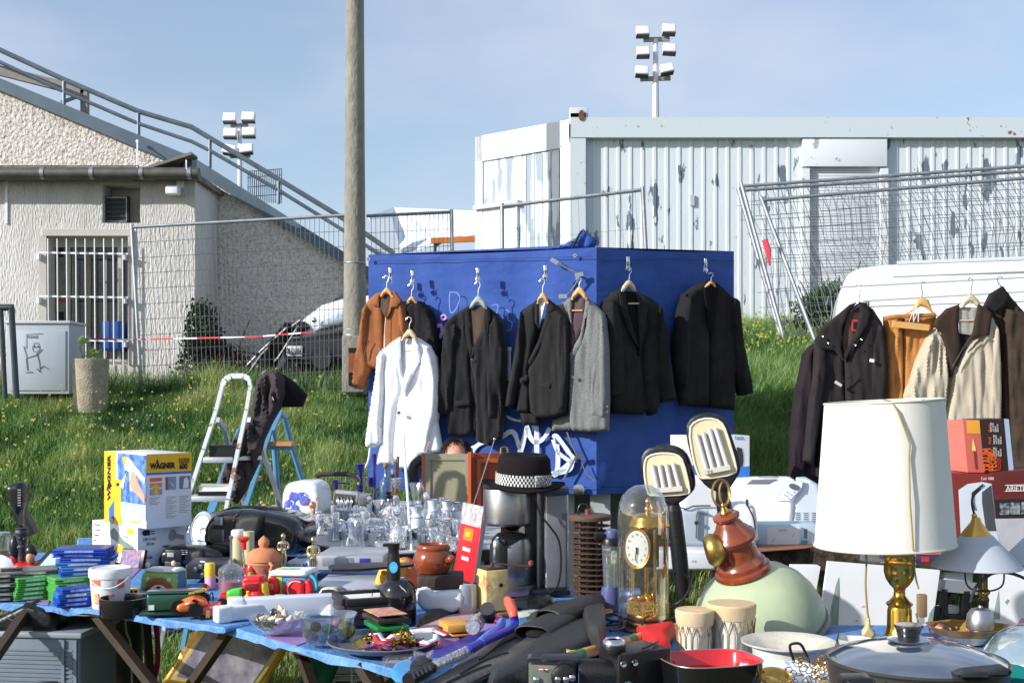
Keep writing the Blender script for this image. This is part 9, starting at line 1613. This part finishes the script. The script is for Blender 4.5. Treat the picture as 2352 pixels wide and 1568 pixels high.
# ================= under the tables
T=Th('grey_storage_crate','grey plastic storage crate at the lower left corner, a black shoe on its lid','crate',60,1600,3.95,R(-6));T.zmin=None;gcr=plastic('crate_grey',(112,124,136),.5,var=.08);a=T.p(-90,1600);b_=T.p(184,1462);zl_=-T.o.z+.0;
MB().box(((a.x+b_.x)/2,.14,(b_.z+zl_)/2),(b_.x-a.x,.28,b_.z-zl_),bev=.01).make('crate',gcr,T);MB().box(((a.x+b_.x)/2,.14,b_.z+.004),(b_.x-a.x+.02,.3,.02),bev=.006).make('lid',plastic('crate_lid',(140,150,160),.5),T)
m=MB()
for k in range(9):m.box(((a.x+b_.x)/2+.02,-.002,b_.z-.045-k*.014),(b_.x-a.x-.09,.004,.006))
m.box((b_.x-.015,-.004,(b_.z+zl_)/2),(.012,.008,b_.z-zl_-.02));m.box((b_.x-.055,-.004,(b_.z+zl_)/2),(.01,.008,b_.z-zl_-.02));m.make('side_ribs',gcr,T,0);MB().box((T.p(110,1566).x,-.004,T.p(0,1566).z),(.07,.01,.02),bev=.003).make('hand_hole',black,T)
T=Th('black_shoe','black leather shoe with laces standing on the grey crate lid','shoe',60,1450,3.99,R(-4));zz=zF;shoe=M('shoe_leather',(22,22,24),.4,var=.3,vs=14,bump=.3,bs=40)
relief(T,'upper',[(-40,1440),(-20,1424),(10,1410),(40,1396),(60,1386),(80,1392),(112,1398),(126,1410),(130,1436),(124,1444),(60,1446),(-10,1450),(-44,1450)],shoe,th=.08,bulge=.02,step=6,edge=10,off=-.02);relief(T,'sole',[(-46,1446),(-10,1444),(60,1440),(126,1438),(131,1446),(128,1452),(60,1456),(-44,1456)],black,th=.09,bulge=.004,off=-.025,step=6,edge=3)
m=MB()
for k in range(4):m.tube([T.p(15+16*k,1418-7*k,-.04),T.p(30+16*k,1424-7*k,-.045)],.003,5)
m.make('laces',M('lace_grey',(70,70,70),.8),T)
T=Th('black_bucket','black plastic bucket on the grass under the left table','bucket',274,1508,5.3);zb2=-T.o.z+ground(T.o.x,T.o.y);s=T.s;MB().lathe([(0,zb2),(42*s,zb2),(52*s,zb2+.05+.15),(54*s,T.p(0,1405).z),(56*s,T.p(0,1402).z),(0,T.p(0,1405).z)],36).make('bucket_body',M('bucket_black',(30,28,27),.4,var=.2),T)
T=Th('framed_painting','gilt framed mountain painting leaning on the table leg in the grass','framed painting',510,1590,3.95,R(6));T.zmin=None
gf=M('gilt_frame',(190,146,66),.35,.6,var=.25,vs=20,bump=.3,bs=50);gi=M('gilt_inner',(220,196,130),.4,.4);pa_=M('mountain_paint',(124,112,132),.4,col2=(236,238,240),vs=8,thr=(.42,.78),detail=8,stretch=(1,1,.7),coat=.2)
quad=[(476,1420),(676,1452),(560,1600),(372,1560)]
def inset(q,f):
 c=Vector((sum(p[0]for p in q)/4,sum(p[1]for p in q)/4));return[tuple(c+(Vector(p)-c)*f)for p in q]
relief(T,'frame_outer',[(470,1412),(690,1446),(586,1610),(372,1566)],gf,th=.03,bulge=.006,step=9,edge=5);relief(T,'frame_inner',inset([(474,1420),(676,1452),(578,1600),(384,1562)],.95),gi,th=.004,bulge=.002,off=-.009,step=9,edge=4);relief(T,'painting',inset([(480,1426),(664,1456),(572,1592),(394,1556)],.92),pa_,th=.002,bulge=.0005,off=-.013,step=10,edge=3)
T=Th('red_strap','dark pink strap hanging under the left table','strap',356,1540,4.45);relief(T,'strap',[(350,1420),(364,1422),(368,1480),(368,1520),(360,1562),(350,1560),(356,1510),(356,1470)],M('strap_pink',(170,36,90),.6,var=.15),th=.004,bulge=.003,step=6,edge=4)
T=Th('hanging_cable','thin pale cord hanging from the left table','cord',290,1550,4.2);tb(T,'cord',[(288,1408,0),(290,1450,0),(300,1480,0),(303,1568,0)],.0035,M('cord_pale',(160,158,160),.5))
T=Th('black_cable','thin black cable hanging in front of the painting','cable',570,1560,4.0);tb(T,'cable',[(558,1450,0),(568,1490,0),(580,1530,0),(586,1600,0)],.003,black)
T=Th('green_cloth','dark green cloth hanging under the right table','cloth',720,1590,3.9);relief(T,'cloth',[(716,1495),(780,1506),(782,1520),(748,1600),(680,1600),(690,1560)],cloth_m('green_felt',(34,86,66),var=.15),th=.01,bulge=.01,fold=.01,step=8,edge=6)
T=Th('grey_folding_crate','light grey folding crate under the right table','crate',860,1590,4.0,R(4));T.zmin=None;lc=plastic('crate_light',(178,184,190),.5)
m=MB();rcx=lambda x0,y0,x1,y1,o0,o1:m.box(((T.p(x0,y1).x+T.p(x1,y0).x)/2,(o0+o1)/2,(T.p(x0,y1).z+T.p(x1,y0).z)/2),(T.p(x1,y0).x-T.p(x0,y1).x,o1-o0,T.p(x1,y0).z-T.p(x0,y1).z))
rcx(756,1520,945,1548,.006,.25);rcx(750,1552,945,1690,.006,.25);m.make('crate_body',lc,T,0);m=MB()
for x in(756,806,854,908,940):rcx(x,1506,x+4,1690,-.006,.006)
for y in(1506,1546,1556):rcx(752,y,944,y+5,-.008,.007)
m.make('crate_ribs',M('crate_rib_grey',(206,210,214),.5),T,0);m=MB()
for x in(770,820,868):rcx(x,1564,x+34,1600,-.003,.0055)
m.make('crate_slots',dark,T,0)
flat('ground_sheet','crumpled pale and blue printed sheet spread on the grass behind the left table','ground sheet',[(40,1408),(160,1398),(330,1412),(470,1430),(430,1450),(330,1462),(240,1468),(190,1482),(120,1460),(60,1440)],.05,M('sheet_print',(176,164,156),.9,col2=(66,70,110),vs=2.6,thr=(.5,.55),bump=.4,bs=20),th=.004,bulge=.02,fold=.05,partname='sheet')
T=Th('glass_vessel','clear plastic box lying on the ground sheet under the left table','box',200,1440,5.8);T.zmin=None;relief(T,'box',[(160,1405),(240,1410),(225,1438),(180,1438)],clearp,th=.1,bulge=.02,step=6,edge=6)
# every countable top-level thing says so
for o in list(bpy.data.objects):
 if o.parent is None and o.type in('EMPTY','MESH')and 'category' in o and 'kind' not in o:o['kind']='thing'
